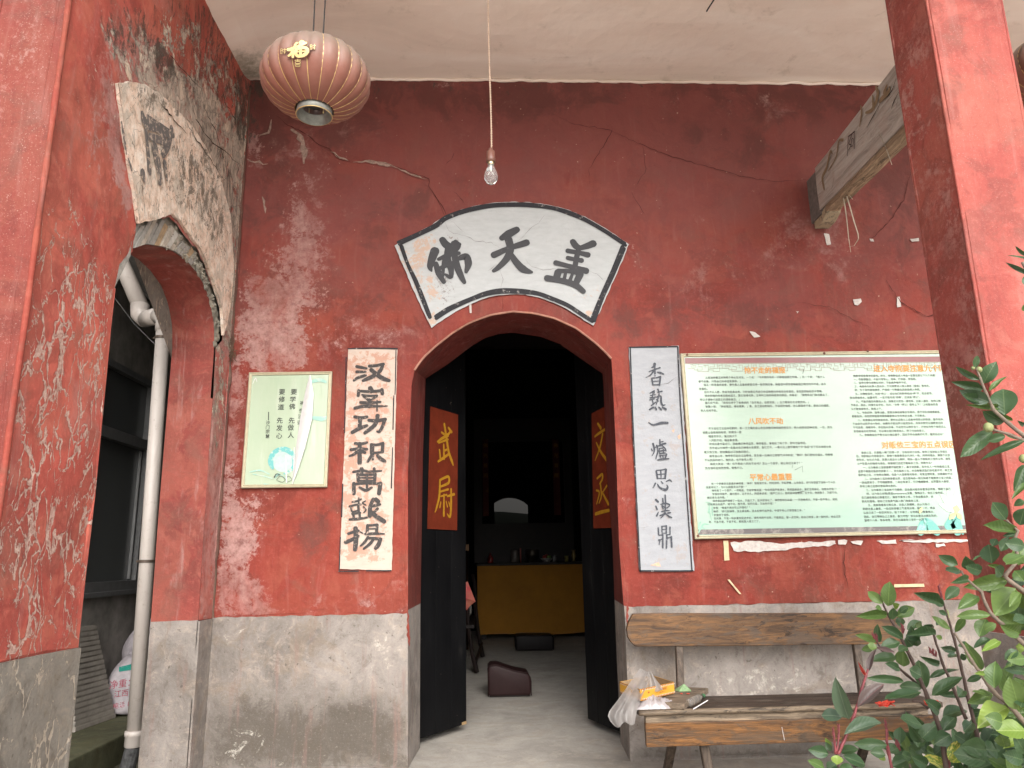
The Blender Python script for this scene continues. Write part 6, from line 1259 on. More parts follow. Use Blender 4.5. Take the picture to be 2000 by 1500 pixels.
n = N('window_glass_dark'); M_wg = n.fin((.085, .09, .09), .2)
for y0, y1 in ((wy0 + .05, 1.22), (1.27, wy1 - .06)):
    for z0, z1 in ((wz0 + .07, 1.97), (2.05, wz1 - .05)): B().box((XN - .045, y0, z0), (XN - .040, y1, z1)).build('pane', M_wg, wn)
B().box((XN - .045, wy1 - .10, wz0 + .08), (XN - .02, wy1 - .085, 1.96)).build('sash_edge', simple('light_aluminium', (.25, .25, .25), .35, 0, 1, 0, Metallic=.6), wn)
B().box((-2.999, -.2, 3.35), (-1.67, 7.0, 3.42)).build('alley_roof', simple('grey_roof_sheet', (.30, .29, .28), .8, .3, 8), kind='structure')
B().box((-3.0, 5.2, -.45), (-1.7, 5.3, 3.35)).build('alley_end_wall', M_nb, kind='structure')
# sagging dark tarpaulin under the alley roof
vs = []; KU, KV = 14, 14
for i in range(KU):
    for j in range(KV):
        u, v_ = i / (KU - 1), j / (KV - 1); vs.append(Vector((-2.78 + 1.05 * u, .5 + 2.2 * v_, 3.30 - .42 * math.sin(math.pi * u * .9 + .1) * (.5 + .5 * math.sin(math.pi * v_)) + .02 * noise.noise(Vector((u * 5, v_ * 5, 0))))))
b = B(); b.add(vs, [(i * KV + j, (i + 1) * KV + j, (i + 1) * KV + j + 1, i * KV + j + 1) for i in range(KU - 1) for j in range(KV - 1)]); b.build('sagging_tarpaulin', simple('dark_grey_tarpaulin', (.26, .25, .24), .7, .25, 8), None, smooth=True, label='dark grey sagging tarpaulin above the passage behind the side arch', category='tarpaulin')
b = B(); b.tube([onX(225, 583, -2.7), onX(262, 632, -2.6), onX(290, 660, -2.5), onX(308, 678, -2.4)], .003, 5); b.build('thin_cable', simple('pale_cable', (.35, .35, .36), .5, 0, 1, 0), None, label='thin pale cable crossing the dark alley behind the pipe', category='cable')
# drainpipe
n = N('dirty_white_pvc'); p = n.pos(); c = n.ramp(n.noise(n.pos((1, 1, .25)), 7, 6, .7), (.3, (.42, .37, .335)), (.65, (.52, .47, .43)))
c = n.mix(n.mth('MULTIPLY', n.step(n.noise(p, 26, 6, .7), .58, .7), .5), c, (.28, .22, .17)); M_pvc = n.fin(c, .38)
PYY = -.02
pt = onY(319, 640, PYY); pb = onY(262, 1440, PYY); px_ = (pt.x + pb.x) / 2
pipe = empty('drainpipe', (px_, PYY, -.1), label='dirty white plastic drainpipe standing in the side passage', category='drainpipe')
rp = .0375
elb = [Vector((pt.x, PYY, pt.z - .02)), Vector((pt.x, PYY, pt.z + .02)), Vector((pt.x - .004, PYY + .01, pt.z + .045)), Vector((pt.x - .03, PYY + .03, pt.z + .075)), Vector((pt.x - .065, PYY + .055, pt.z + .09))]
b = B(); b.tube([pb, pb.lerp(pt, .5), Vector((pt.x, PYY, pt.z - .02))], rp, 24); b.build('pipe_shaft', M_pvc, pipe, smooth=True)
b = B(); b.tube(elb, [rp * 1.16] * 5, 24); b.build('elbow', M_pvc, pipe, smooth=True)
e1 = elb[-1]; e2 = e1 + Vector((-.12, .12, .02)); e3 = e2 + Vector((-.06, .04, .10)); e4 = e3 + Vector((-.28, .10, .50))
b = B(); b.tube([e1, e2], [rp * 1.3, rp * 1.3], 24); b.tube([e2, e2 + Vector((-.05, .03, .04)), e3], rp * 1.42, 24); b.build('wide_elbow', M_pvc, pipe, smooth=True)
b = B(); b.tube([e3, e4, Vector((e4.x - .2, e4.y + .05, 3.3))], rp * 1.25, 24); b.build('upper_pipe', M_pvc, pipe, smooth=True)
M_clip = simple('rusty_clip', (.12, .09, .07), .5, .3, 20, 0, Metallic=.5)
for y_ in (663, 1120):
    t_ = (y_ - 640) / 800; q = pt.lerp(pb, t_); b = B(); b.lathe([(rp + .002, -.008), (rp + .005, -.007), (rp + .005, .007), (rp + .002, .008)], q, 24); b.tube([q + Vector((-rp - .004, 0, 0)), q + Vector((-rp - .016, 0, 0))], .006, 6); b.build('pipe_clip', M_clip, pipe)
b = B(); b.lathe([(rp, -.055), (rp + .006, -.05), (rp + .006, -.004), (rp + .009, -.002), (rp + .009, .022), (rp, .024)], pb + Vector((0, 0, .01)), 26); b.build('coupling', M_pvc, pipe, smooth=True)
b = B(); rr_ = [rp * (1 + .10 * noise.noise(Vector((z * 20, 0, 0)))) for z in range(9)]; b.tube([pb + Vector((-.004 * k, .0, -.045 - .02 * k)) for k in range(9)], rr_, 14); b.build('tarred_foot', simple('grey_black_tar', (.05, .05, .05), .9, .7, 40, .6), pipe)
# ribbed sheet leaning on the neighbour's wall
sh = [oz(146, 1430, .0), oz(225, 1402, .0)]; tl_ = onX(160, 1238, XN + .07); tr_ = onX(205, 1240, XN + .07)
M_sh = simple('dirty_ribbed_plastic', (.30, .27, .235), .7, .25, 14, .2)
p00, p10 = Vector(sh[0]), Vector(sh[1]); p01 = Vector((XN + .06, p00.y + .02, .64)); p11 = Vector((XN + .06, p10.y - .06, .63))
board = empty('ribbed_sheet', p00, label='grey ribbed sheet leaning on the wall in the passage', category='ribbed sheet')
nr = ((p10 - p00).cross(p01 - p00)).normalized(); 
if nr.x < 0: nr = -nr
b = B(); b.add([p00, p10, p11, p01] + [q - nr * .02 for q in (p00, p10, p11, p01)], [(0, 1, 2, 3), (7, 6, 5, 4), (0, 4, 5, 1), (1, 5, 6, 2), (2, 6, 7, 3), (3, 7, 4, 0)]); b.build('backing_sheet', M_sh, board)
for k in range(19):
    t0, t1 = (k + .1) / 19, (k + .78) / 19; a_, c_ = p00.lerp(p01, t0), p10.lerp(p11, t0); e_, g_ = p00.lerp(p01, t1), p10.lerp(p11, t1)
    b = B(); q8 = [a_, c_, g_, e_]; b.add([q + nr * .0005 for q in q8] + [a_ + nr * .004, c_ + nr * .004, g_ + nr * .010, e_ + nr * .010], [(4, 5, 6, 7), (0, 1, 5, 4), (1, 2, 6, 5), (2, 3, 7, 6), (3, 0, 4, 7)]); b.build('rib_strip', M_sh, board)
# two woven sacks
n = N('woven_white_sack'); p = n.pos(); c = n.ramp(n.noise(p, 9, 6, .7), (.3, (.30, .27, .29)), (.65, (.50, .46, .48))); n.bump(n.mth('ADD', n.noise(p, 12, 4, .6), n.mth('MULTIPLY', n.vor(p, 180), .3)), .5, .01); M_sack = n.fin(c, .6)
def sack(c_, r_, h, label, seed, tie=True):
    t = empty('woven_sack', c_, label=label, category='sack', group='white woven sacks on the alley ledge'); vs = []; nu, nv_ = 30, 16
    for j in range(nv_ + 1):
        v_ = j / nv_; rad = r_ * (min(1, v_ * 7 + .55)) * (1 - max(0, v_ - .62) ** 1.6 * 3.2)
        for i in range(nu):
            a_ = 2 * math.pi * i / nu; rr = rad * (1 + .12 * noise.noise(Vector((math.cos(a_) * 1.6, math.sin(a_) * 1.6, v_ * 3 + seed))) + .05 * math.sin(a_ * 9 + seed) * max(0, v_ - .4)); vs.append((rr * math.cos(a_) * 1.1, rr * math.sin(a_) * 1.25, h * v_ * (1 + .05 * noise.noise(Vector((a_, v_, seed))))))
    mesh_obj('sack_body', vs, [(j * nu + i, j * nu + (i + 1) % nu, (j + 1) * nu + (i + 1) % nu, (j + 1) * nu + i) for j in range(nv_) for i in range(nu)] + [tuple(nv_ * nu + i for i in range(nu)), tuple(range(nu))[::-1]], M_sack, t, smooth=True)
    return t
s1 = onZ(262, 1402, 0.0); s1 = Vector((-2.50, s1.y + .06, 0))
k1 = sack(Vector((-2.53, 1.72, 0)), .16, .40, 'printed white woven sack standing on the ledge behind the pipe', 1)
k2 = sack(Vector((-2.62, 2.12, 0)), .17, .62, 'taller tied white sack behind the printed sack', 5)
M_rp = simple('red_sack_print', (.40, .05, .09), .7, 0, 1, 0); M_gp = ink('green_sack_print', (.03, .34, .27), (.30, .42, .40), .55, 30)
b = B()
for (s_, x, y, sz_) in (('净重：', 213, 1345, .055), ('江西省萍', 222, 1362, .046), ('电话 138', 220, 1384, .038)):
    v = onX(x, y, -2.335); text('sack_print', s_, sz_, M_rp, (v.x, v.y, v.z), None, rot=(math.pi / 2, 0, math.radians(50))); keep(LAST[0], k1)
v = onX(232, 1312, -2.42); b.add([v, v + Vector((.10, .14, .0)), v + Vector((.09, .13, .045)), v + Vector((.0, .0, .03))], [(0, 1, 2, 3)]); b.build('green_band_print', M_gp, k1)
# weeds in the alley
# ------------------------------------------------------------------ temple interior
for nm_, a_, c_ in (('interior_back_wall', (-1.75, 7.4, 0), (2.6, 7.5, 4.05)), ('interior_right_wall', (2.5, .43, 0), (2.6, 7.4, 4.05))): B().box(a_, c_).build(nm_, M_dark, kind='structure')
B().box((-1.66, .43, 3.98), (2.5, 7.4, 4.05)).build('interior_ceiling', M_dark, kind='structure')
M_cloth = simple('ochre_altar_cloth', (.36, .155, .010), .8, .12, 5, .2); M_dw = simple('dark_red_wood', (.010, .005, .004), .5, .3, 10, spec=.25)
al = empty('altar_table', (.7, 6.5, 0), label='altar table hung with a plain ochre cloth inside the temple', category='altar table')
B().box((-.06, 6.12, .945), (1.72, 6.9, .975), bev=.004).build('table_top', M_dw, al)
for x in (.0, 1.62):
    for y in (6.2, 6.84): B().box((x, y, 0), (x + .06, y + .05, .944)).build('leg', M_dw, al)
vs = []; K = 90
for i in range(K):
    u = i / (K - 1); x = -.055 + 1.77 * u; fo = .010 * math.sin(u * 26 + 2 * math.sin(u * 5)) * (.3 + .7 * R() * 0 + .4) + .025 * math.exp(-((u - .82) / .015) ** 2) - .02 * math.exp(-((u - .845) / .012) ** 2)
    for j in range(6): vs.append((x, 6.10 + fo * (1 - j / 5), .06 + .012 * math.sin(u * 9) * (j == 0) + (.943 - .06) * j / 5))
b = B(); b.add(vs, [(i * 6 + j, (i + 1) * 6 + j, (i + 1) * 6 + j + 1, i * 6 + j + 1) for i in range(K - 1) for j in range(5)]); b.build('altar_cloth', M_cloth, al, smooth=True)
def item(name, prof, x, mat, label, cat, y=6.4, n_=18, group='offerings and vessels on the altar'):
    v = onY(x, 1100, y); b_ = B(); b_.lathe(prof, (v.x, y, .977), n_); return b_.build(name, mat, None, smooth=True, label=label, category=cat, group=group)
item('red_bottle', [(0, 0), (.035, 0), (.04, .02), (.04, .07), (.02, .10), (.012, .12), (.012, .14), (0, .14)], 958, simple('red_glaze', (.22, .02, .015), .3), 'small red bottle at the left end of the altar', 'bottle')
item('glass_jar', [(0, 0), (.055, 0), (.06, .02), (.06, .15), (.05, .17), (0, .17)], 1006, simple('jar_glaze', (.12, .10, .09), .25), 'grey jar near the left of the altar', 'jar')
item('candle', [(0, 0), (.010, 0), (.010, .19), (0, .20)], 1017, simple('pink_candle', (.35, .08, .06), .5), 'thin pink candle beside the grey jar on the altar', 'candle')
item('incense_burner', [(0, 0), (.05, 0), (.04, .03), (.09, .06), (.10, .12), (.085, .16), (.10, .175), (.08, .17), (0, .15)], 1040, simple('dark_bronze', (.05, .04, .03), .35, .2, 20, 0, Metallic=.6), 'dark bronze incense burner at the middle of the altar', 'incense burner')
item('fruit_bowl', [(0, 0), (.04, 0), (.045, .015), (.09, .05), (.085, .052), (0, .02)], 1068, simple('white_bowl', (.35, .34, .32), .3), 'white bowl of fruit right of the incense burner', 'bowl')
for k, (dx, mt_) in enumerate(((-.03, 'red_fruit'), (.03, 'green_fruit'), (0.0, 'red_fruit'))):
    v = onY(1068, 1100, 6.4); b = B(); b.lathe([(0, -.03)] + [(.032 * math.cos(a_), .03 * math.sin(a_)) for a_ in np.linspace(-1.3, 1.3, 8)] + [(0, .03)], (v.x + dx, 6.4 + .02 * (k - 1), .977 + .065 + .012 * (k == 2)), 14)
    b.build('apple', simple(mt_ + str(k), (.25, .03, .02) if 'red' in mt_ else (.10, .22, .03), .35), None, smooth=True, label=['red apple at the left of the white altar bowl', 'green apple at the right of the white altar bowl', 'red apple on top in the white altar bowl'][k], category='apple', group='fruit in the altar bowl')
item('white_cup', [(0, 0), (.025, 0), (.028, .09), (.024, .09), (.02, .01)], 1083, simple('grey_cup', (.25, .25, .26), .3), 'pale cup right of the fruit bowl on the altar', 'cup')
item('yellow_cup', [(0, 0), (.022, 0), (.03, .05), (.03, .08), (0, .08)], 1107, simple('yellow_glaze', (.30, .26, .08), .3), 'small yellow cup at the right of the altar', 'cup')
item('brass_vase', [(0, 0), (.03, 0), (.02, .03), (.035, .08), (.02, .13), (.03, .16), (0, .15)], 1121, simple('brass', (.22, .16, .06), .3, .2, 20, 0, Metallic=.6), 'small brass vase at the right end of the altar', 'vase')
# glazed shrine cabinet behind the altar, its glass mirrors the doorway
cb = empty('shrine_cabinet', (.62, 7.1, 0), label='dark shrine cabinet whose glass mirrors the bright doorway', category='cabinet')
gz0, gz1, gx0, gx1 = 1.535, 2.75, .02, 1.24
b = B(); b.box((gx0 - .12, 6.92, .98), (gx1 + .12, 7.38, gz0)); b.box((gx0 - .12, 6.92, gz1), (gx1 + .12, 7.38, 3.1)); b.box((gx0 - .12, 6.92, gz0), (gx0, 7.38, gz1)); b.box((gx1, 6.92, gz0), (gx1 + .12, 7.38, gz1)); b.build('cabinet_frame', M_dw, cb)
n = N('shrine_glass'); M_sg = n.fin((.004, .004, .005), .0, IOR=1.5, Specular_IOR_Level=.13)
gm_ = Matrix.Translation((.63, 6.955, 0)) @ Matrix.Rotation(math.radians(-1.9), 4, 'Z'); B().box((gx0 - .63, 0, gz0), (gx1 - .63, .006, gz1), gm_).build('glass_pane', M_sg, cb)
M_scr = ink('dim_red_scroll', (.10, .012, .008), (.16, .06, .01), .55, 9)
for x0, x1, y0, y1, lb in ((1078, 1096, 858, 1006, 'dim red hanging scroll right of the shrine glass'), (942, 955, 858, 1008, 'dim red hanging scroll left of the shrine glass')):
    a_, c_ = onY(x0, y0, 6.88), onY(x1, y1, 6.88); s_ = B().box((a_.x, 6.875, c_.z), (c_.x, 6.885, a_.z)).build('hanging_scroll', M_scr, None, label=lb, category='scroll', group='dim red scrolls beside the shrine')
    for k, ch in enumerate('佛光普照'): text('scroll_character', ch, .07, M_cgold, ((a_.x + c_.x) / 2, 6.872, a_.z - .12 - .15 * k), None, align='CENTER'); LAST[0].parent = s_
B().box((-1.6, 2.6, 3.0), (2.5, 2.72, 3.16)).build('roof_beam', M_dw, None, kind='thing', label='dark horizontal roof beam inside the doorway top', category='beam')
pl_ = onY(910, 1069, 5.0); cl = B(); cl.lathe([(.11, 0), (.11, 3.95)], (pl_.x - .085, 5.12, 0), 20); cl = cl.build('round_column', M_dw, None, smooth=True, kind='thing', label='dark round column behind the left door leaf', category='column')
B().box((pl_.x - .03, 4.99, pl_.z - .04), (pl_.x + .035, 5.005, pl_.z + .035)).build('paper_slip', simple('tan_paper', (.30, .17, .09), .8), cl)
# kneeling cushions
def leather(name, c_): n = N(name); p = n.pos(); n.bump(n.vor(p, 240), .15, .002); return n.fin(n.ramp(n.noise(p, 10, 5, .6), (.3, tuple(x * .7 for x in c_)), (.7, c_)), .5, Specular_IOR_Level=.2)
def cushion(px0, px1, dep, hf, hb_, mat, label, skew=0.0):
    t = empty('kneeling_cushion', (px0.x, px0.y, 0), label=label, category='cushion', group='leather kneeling cushions on the temple floor')
    L_ = px1.x - px0.x; prof = [(0, .006), (L_, .006), (L_ + .002, hf * (.55 if hb_ > .2 else .85)), (L_ * .985, hf * (.72 if hb_ > .2 else .95)), (L_ * .93, hf * (.86 if hb_ > .2 else .99)), (L_ * .6, hf * (.97 if hb_ > .2 else 1.0)), (L_ * .2, hb_), (L_ * .05, hb_ * .985), (-.003, hb_ * .9)]
    b_ = B(); b_.prism([(px0.x + a_, c_) for a_, c_ in prof], 'y', px0.y, px0.y + dep); o_ = b_.build('cushion_body', mat, t, smooth=False); m_ = o_.modifiers.new('bevel', 'BEVEL'); m_.width = .018; m_.segments = 4; m_.limit_method = 'ANGLE'; m_.angle_limit = math.radians(50); o_.data.polygons.foreach_set('use_smooth', [True] * len(o_.data.polygons))
    b_ = B(); b_.tube([Vector((px0.x + a_, px0.y - .001, c_)) for a_, c_ in prof[1:] + prof[:1]], .0035, 6); b_.build('piping', mat, t, smooth=True)
    B().box((px0.x + .01, px0.y + .008, 0.0), (px1.x - .01, px0.y + dep - .01, .008)).build('base_board', M_dw, t)
    return t
cushion(onZ(954, 1362, 0), onZ(1038, 1361, 0), .27, .195, .235, leather('brown_leather', (.028, .012, .012)), 'brown leather wedge cushion on the floor just inside the door')
f0, f1 = onZ(1008, 1272, 0), onZ(1082, 1271, 0)
cushion(Vector((f0.x, f0.y, 0)), Vector((f1.x, f0.y, 0)), .36, .165, .17, leather('black_leather', (.012, .009, .010)), 'black square cushion in front of the altar cloth')
# drum stand with a drum, and a pink lotus lamp, half behind the left door leaf
ds = empty('drum_stand', (-.2, 2.5, 0), label='dark wooden drum stand half hidden by the left door leaf', category='drum stand')
q1, q2 = onZ(931, 1314, 0), onZ(943, 1283, 0)
for q, (tx, ty) in ((q1, (912, 1170)), (q2, (927, 1140))):
    tt = onY(tx, ty, q.y + .02); b = B(); b.tube([q + Vector((0, 0, .0)), q.lerp(tt, .3) + Vector((-.02, 0, 0)), q.lerp(tt, .7) + Vector((-.02, 0, 0)), tt, tt + Vector((-.02, 0, .1))], [.024, .02, .022, .02, .02], 8); b.build('leg', M_dw, ds)
b = B(); b.tube([q1 + Vector((-.01, 0, .09)), q2 + Vector((-.01, 0, .14))], .016, 8); b.build('stretcher', M_dw, ds)
for dx in (-.62,):
    for q in (q1, q2): b = B(); b.tube([q + Vector((dx, 0, 0)), q + Vector((dx + .05, 0, .45))], .02, 8); b.build('leg', M_dw, ds)
B().box((q1.x - .62, q1.y - .02, .40), (q1.x - .02, q2.y + .03, .43)).build('stand_top', M_dw, ds)
dc = onY(899, 1267, (q1.y + q2.y) / 2 - .04); dc.z = max(dc.z, .43 + .108); b = B(); b.lathe([(0, 0), (.10, .0), (.108, .01), (.108, .07), (.10, .08), (0, .08)], dc, 30, (.25, -1, .05)); b.build('round_drum', simple('grey_drum_skin', (.16, .15, .135), .8, .2, 14), None, smooth=False, label='small grey round drum behind the edge of the left door leaf', category='drum')
v = onY(916, 1165, 2.3); n = N('pink_paper'); M_pk = n.fin(n.ramp(n.noise(n.pos(), 9, 4, .6), (.35, (.42, .04, .06)), (.65, (.40, .14, .09))), .6)
b = B(); b.add([v + Vector((-.10, 0, .11)), v + Vector((-.01, .02, .12)), v + Vector((.055, 0, -.04)), v + Vector((.01, .01, -.075)), v + Vector((-.02, 0, -.11)), v + Vector((-.11, .02, -.06)), v + Vector((-.03, -.05, -.01)), v + Vector((-.04, .07, 0))],
      [(0, 1, 6), (1, 2, 6), (2, 3, 6), (3, 4, 6), (4, 5, 6), (5, 0, 6), (1, 0, 7), (2, 1, 7), (3, 2, 7), (4, 3, 7), (5, 4, 7), (0, 5, 7)]); b.build('paper_bag', M_pk, None, label='pink and orange folded paper bag hanging behind the left door leaf', category='paper bag')
# ------------------------------------------------------------------ shrubs in front of the porch
def leafmat(name, c0, c1, rib, rough=.35, var=None):
    n = N(name); p = n.pos(obj=True); sp_ = n.n('ShaderNodeSeparateXYZ'); n.t.links.new(p, sp_.inputs[0])
    oi = n.n('ShaderNodeObjectInfo'); c = n.mix(oi.outputs['Random'], c0, c1)
    if var: c = n.mix(n.step(n.noise(p, 5, 5, .7), .47, .56), c, var)
    c = n.mix(n.mth('MULTIPLY', n.step(n.noise(p, 3.5, 4, .6), .55, .75), .3), c, tuple(min(1, x * 1.7) for x in c1))
    ax_ = n.mth('ABSOLUTE', sp_.outputs[0]); c = n.mix(n.mth('MULTIPLY', n.step(ax_, .030, .008), .7), c, rib)
    wv = n.mth('FRACT', n.mth('MULTIPLY', n.mth('SUBTRACT', sp_.outputs[1], n.mth('MULTIPLY', ax_, .7)), 8.0))
    c = n.mix(n.mth('MULTIPLY', n.step(n.mth('ABSOLUTE', n.mth('SUBTRACT', wv, .5)), .06, .0), .07), c, rib)
    n.bump(n.mth('ABSOLUTE', n.mth('SUBTRACT', wv, .5)), .10, .01)
    m = n.fin(c, rough, Specular_IOR_Level=.32); tl = n.n('ShaderNodeBsdfTranslucent'); mx = n.n('ShaderNodeMixShader'); mx.inputs[0].default_value = .16
    n.s(tl, 'Color', n.mix(.5, c, (c1[0] * 1.6, c1[1] * 1.9, c1[2]))); n.t.links.new(n.b.outputs[0], mx.inputs[1]); n.t.links.new(tl.outputs[0], mx.inputs[2]); n.t.links.new(mx.outputs[0], n.out.inputs[0])
    return m
LM = dict(d=leafmat('dark_green_leaf', (.030, .061, .026), (.052, .092, .038), (.11, .155, .07)), g=leafmat('fresh_green_leaf', (.058, .104, .028), (.098, .150, .040), (.15, .22, .06)), y=leafmat('yellow_green_leaf', (.12, .19, .035), (.19, .26, .05), (.30, .36, .12)),
          v=leafmat('variegated_leaf', (.10, .19, .03), (.14, .22, .04), (.45, .42, .12), var=(.50, .42, .10)), b=leafmat('greyish_green_leaf', (.045, .075, .045), (.065, .098, .058), (.16, .20, .13), .42), p=leafmat('purplish_leaf', (.085, .05, .05), (.10, .075, .07), (.18, .07, .07), .4), r=leafmat('red_young_leaf', (.40, .05, .05), (.50, .08, .07), (.5, .15, .12), .4))
def leafmesh(nm, mat, curl, fold, blunt, twist=0.0, teeth=False):
    n1, vs, fs = 8, [], []
    for i in range(n1 + 1):
        t = i / n1; w_ = .5 * (math.sin(math.pi * min(1, t ** (1.15 if blunt else 1.0))) ** (.60 if blunt else .78)) * (1.0 if t < 1 else 0) + (.02 if i == 0 else 0)
        if i == n1: w_ = .004
        z = -curl * (t - .0) ** 2
        for s_ in (-1, -.5, 0, .5, 1):
            x = s_ * w_; vs.append((x * math.cos(twist * t) , t, z + abs(x) * fold - (abs(s_) ** 2) * w_ * fold * .35 + x * math.sin(twist * t) + .030 * math.sin(t * 11 + curl * 40) * abs(s_) * (1 if s_ > 0 else -.7)))
    for i in range(n1):
        for j in range(4): fs.append((i * 5 + j, i * 5 + j + 1, (i + 1) * 5 + j + 1, (i + 1) * 5 + j))
    me = bpy.data.meshes.new(nm); me.from_pydata(vs, [], fs); me.polygons.foreach_set('use_smooth', [True] * len(fs)); me.materials.append(mat); return me
LMesh = {k: [leafmesh('leaf_blade', m_, c_, f_, bl, tw) for c_, f_, bl, tw in ((.10, .35, False, 0), (.22, .5, False, .3), (-.08, .25, True, -.25), (.30, .3, True, .1), (.05, .6, False, .5), (.42, .45, False, -.4), (.16, .75, True, .2), (-.15, .4, False, .15))] for k, m_ in LM.items()}
def put_leaf(plant, base, tip, width, kind, tilt=None, rnd=random):
    d_ = tip - base; L_ = d_.length; y = d_.normalized(); tc = (Vector(CAM) - base).normalized(); nrm_ = (tc - y * tc.dot(y)); nrm_ = nrm_.normalized() if nrm_.length > .05 else y.orthogonal().normalized()
    nrm_ = (nrm_ + Vector((rnd.uniform(-.4, .4), rnd.uniform(-.1, .3), rnd.uniform(0, .55)))); nrm_ = (nrm_ - y * nrm_.dot(y)).normalized()
    if tilt: nrm_ = Matrix.Rotation(tilt, 3, y) @ nrm_
    x = y.cross(nrm_).normalized(); w_ = width
    o_ = bpy.data.objects.new('leaf', rnd.choice(LMesh[kind])); col.objects.link(o_); o_.parent = plant
    m_ = Matrix(((x.x * w_, y.x * L_, nrm_.x * L_, base.x), (x.y * w_, y.y * L_, nrm_.y * L_, base.y), (x.z * w_, y.z * L_, nrm_.z * L_, base.z), (0, 0, 0, 1)))
    o_.matrix_parent_inverse = Matrix.Translation(plant.location).inverted(); o_.matrix_basis = m_; return o_
def stem(plant, pts, r0, r1, mat, name='stem'):
    b_ = B(); n_ = len(pts); Q = []
    for i in range(n_ - 1):
        for k in range(4): Q.append(pts[i].lerp(pts[i + 1], k / 4) + Vector((noise.noise(pts[i] * 9 + Vector((k, 0, 0))), 0, 0)) * .0015)
    Q.append(pts[-1]); m_ = len(Q); b_.tube(Q, [r0 + (r1 - r0) * i / (m_ - 1) + .0006 * (i % 4 == 0) for i in range(m_)], 7); return b_.build(name, mat, plant, smooth=True)
def bud(plant, pts, r, mat):
    b_ = B()
    for i in range(len(pts) - 1):
        for k in range(4):
            q = pts[i].lerp(pts[i + 1], k / 4); b_.tube([q, q + Vector((U(-.6, .6) * r * 2, U(-.6, .2) * r * 2, r * 3.2)), q + Vector((U(-.4, .4) * r * 3, 0, r * 5))], [r * .9, r * .8, r * .1], 5)
    b_.build('flower_bud', mat, plant)
M_st = simple('dark_brown_stem', (.065, .038, .030), .7, .3, 60, .3); M_rs = simple('crimson_stem', (.16, .030, .035), .5, .3, 60, .2); M_gs = simple('grey_bark_twig', (.16, .12, .09), .8, .3, 60, .3); M_bud = simple('crimson_bud', (.12, .022, .025), .6, .3, 80); M_gb = simple('green_bud', (.22, .24, .10), .6, .3, 60)
def P1(y): return lambda a, b_, dy=0: onY(a / 3.945 + 1580, b_ / 3.945 + 1120, y + dy)
def P2(y): return lambda a, b_, dy=0: onY(a / 3.945 + 1780, b_ / 3.945 + 1120, y + dy)
def P3(y): return lambda a, b_, dy=0: onY(a / 3.333 + 1820, b_ / 3.333 + 680, y + dy)
def leaves(plant, mp, lst, y, sc=3.945):
    for it in lst:
        (x0, y0), (x1, y1), wd, kd = it[:4]; dp = it[4] if len(it) > 4 else U(-.05, .05)
        b0 = mp(x0, y0, dp); t0 = mp(x1, y1, dp + U(-.035, .01)); put_leaf(plant, b0, t0, wd / sc * (y + 4.2) / 1457 * 1.08, kd)
# young photinia at the left with a reddish shoot
ya = -2.62; A1 = P1(ya); g0 = A1(225, 1390)
ph = empty('photinia_shrub', (g0.x, ya, -.45), label='small photinia with a reddish curled top shoot before the bench', category='shrub', group='photinia shrubs before the porch')
stem(ph, [Vector((g0.x + .03, ya + .05, -.45)), Vector((g0.x + .01, ya, .0)), A1(225, 1390)], .006, .004, M_st)
stem(ph, [A1(222, 1395), A1(250, 1330), A1(290, 1240), A1(345, 1100), A1(375, 1010), A1(410, 880), A1(440, 790), A1(455, 740)], .0032, .0022, M_rs)
stem(ph, [A1(205, 1390), A1(195, 1300), A1(188, 1200)], .0026, .0012, M_rs); stem(ph, [A1(210, 1380), A1(228, 1260), A1(232, 1160)], .0024, .001, M_rs)
bud(ph, [A1(195, 1320), A1(188, 1190)], .0022, M_bud); bud(ph, [A1(225, 1270), A1(222, 1150)], .0014, M_bud)
leaves(ph, A1, [((305, 1120), (205, 848), 120, 'b'), ((375, 1030), (568, 845), 90, 'p'), ((272, 1242), (562, 1125), 105, 'b'), ((255, 1105), (105, 1075), 90, 'b'), ((455, 765), (520, 570), 60, 'p'), ((520, 572), (660, 605), 34, 'p'), ((432, 780), (398, 715), 22, 'r'), ((452, 770), (462, 688), 20, 'r'), ((150, 1392), (8, 1355), 78, 'd'), ((245, 1372), (370, 1352), 66, 'd'),
      ((262, 1408), (438, 1470), 88, 'd'), ((215, 1400), (218, 1466), 74, 'y'), ((120, 1500), (0, 1440), 62, 'g'), ((170, 1370), (130, 1300), 44, 'd'), ((175, 1335), (125, 1262), 36, 'y'), ((210, 1470), (140, 1510), 70, 'd'), ((240, 1480), (330, 1520), 70, 'd'), ((190, 1500), (240, 1540), 80, 'd')], ya)
for k in range(16):
    z = U(-.2, .16); b0 = Vector((g0.x + .01 + U(-.01, .01), ya, z)); put_leaf(ph, b0, b0 + Vector((U(-1, 1), U(-.6, .4), U(.1, .8))).normalized() * U(.05, .085), U(.022, .034), random.choice('ddg'))
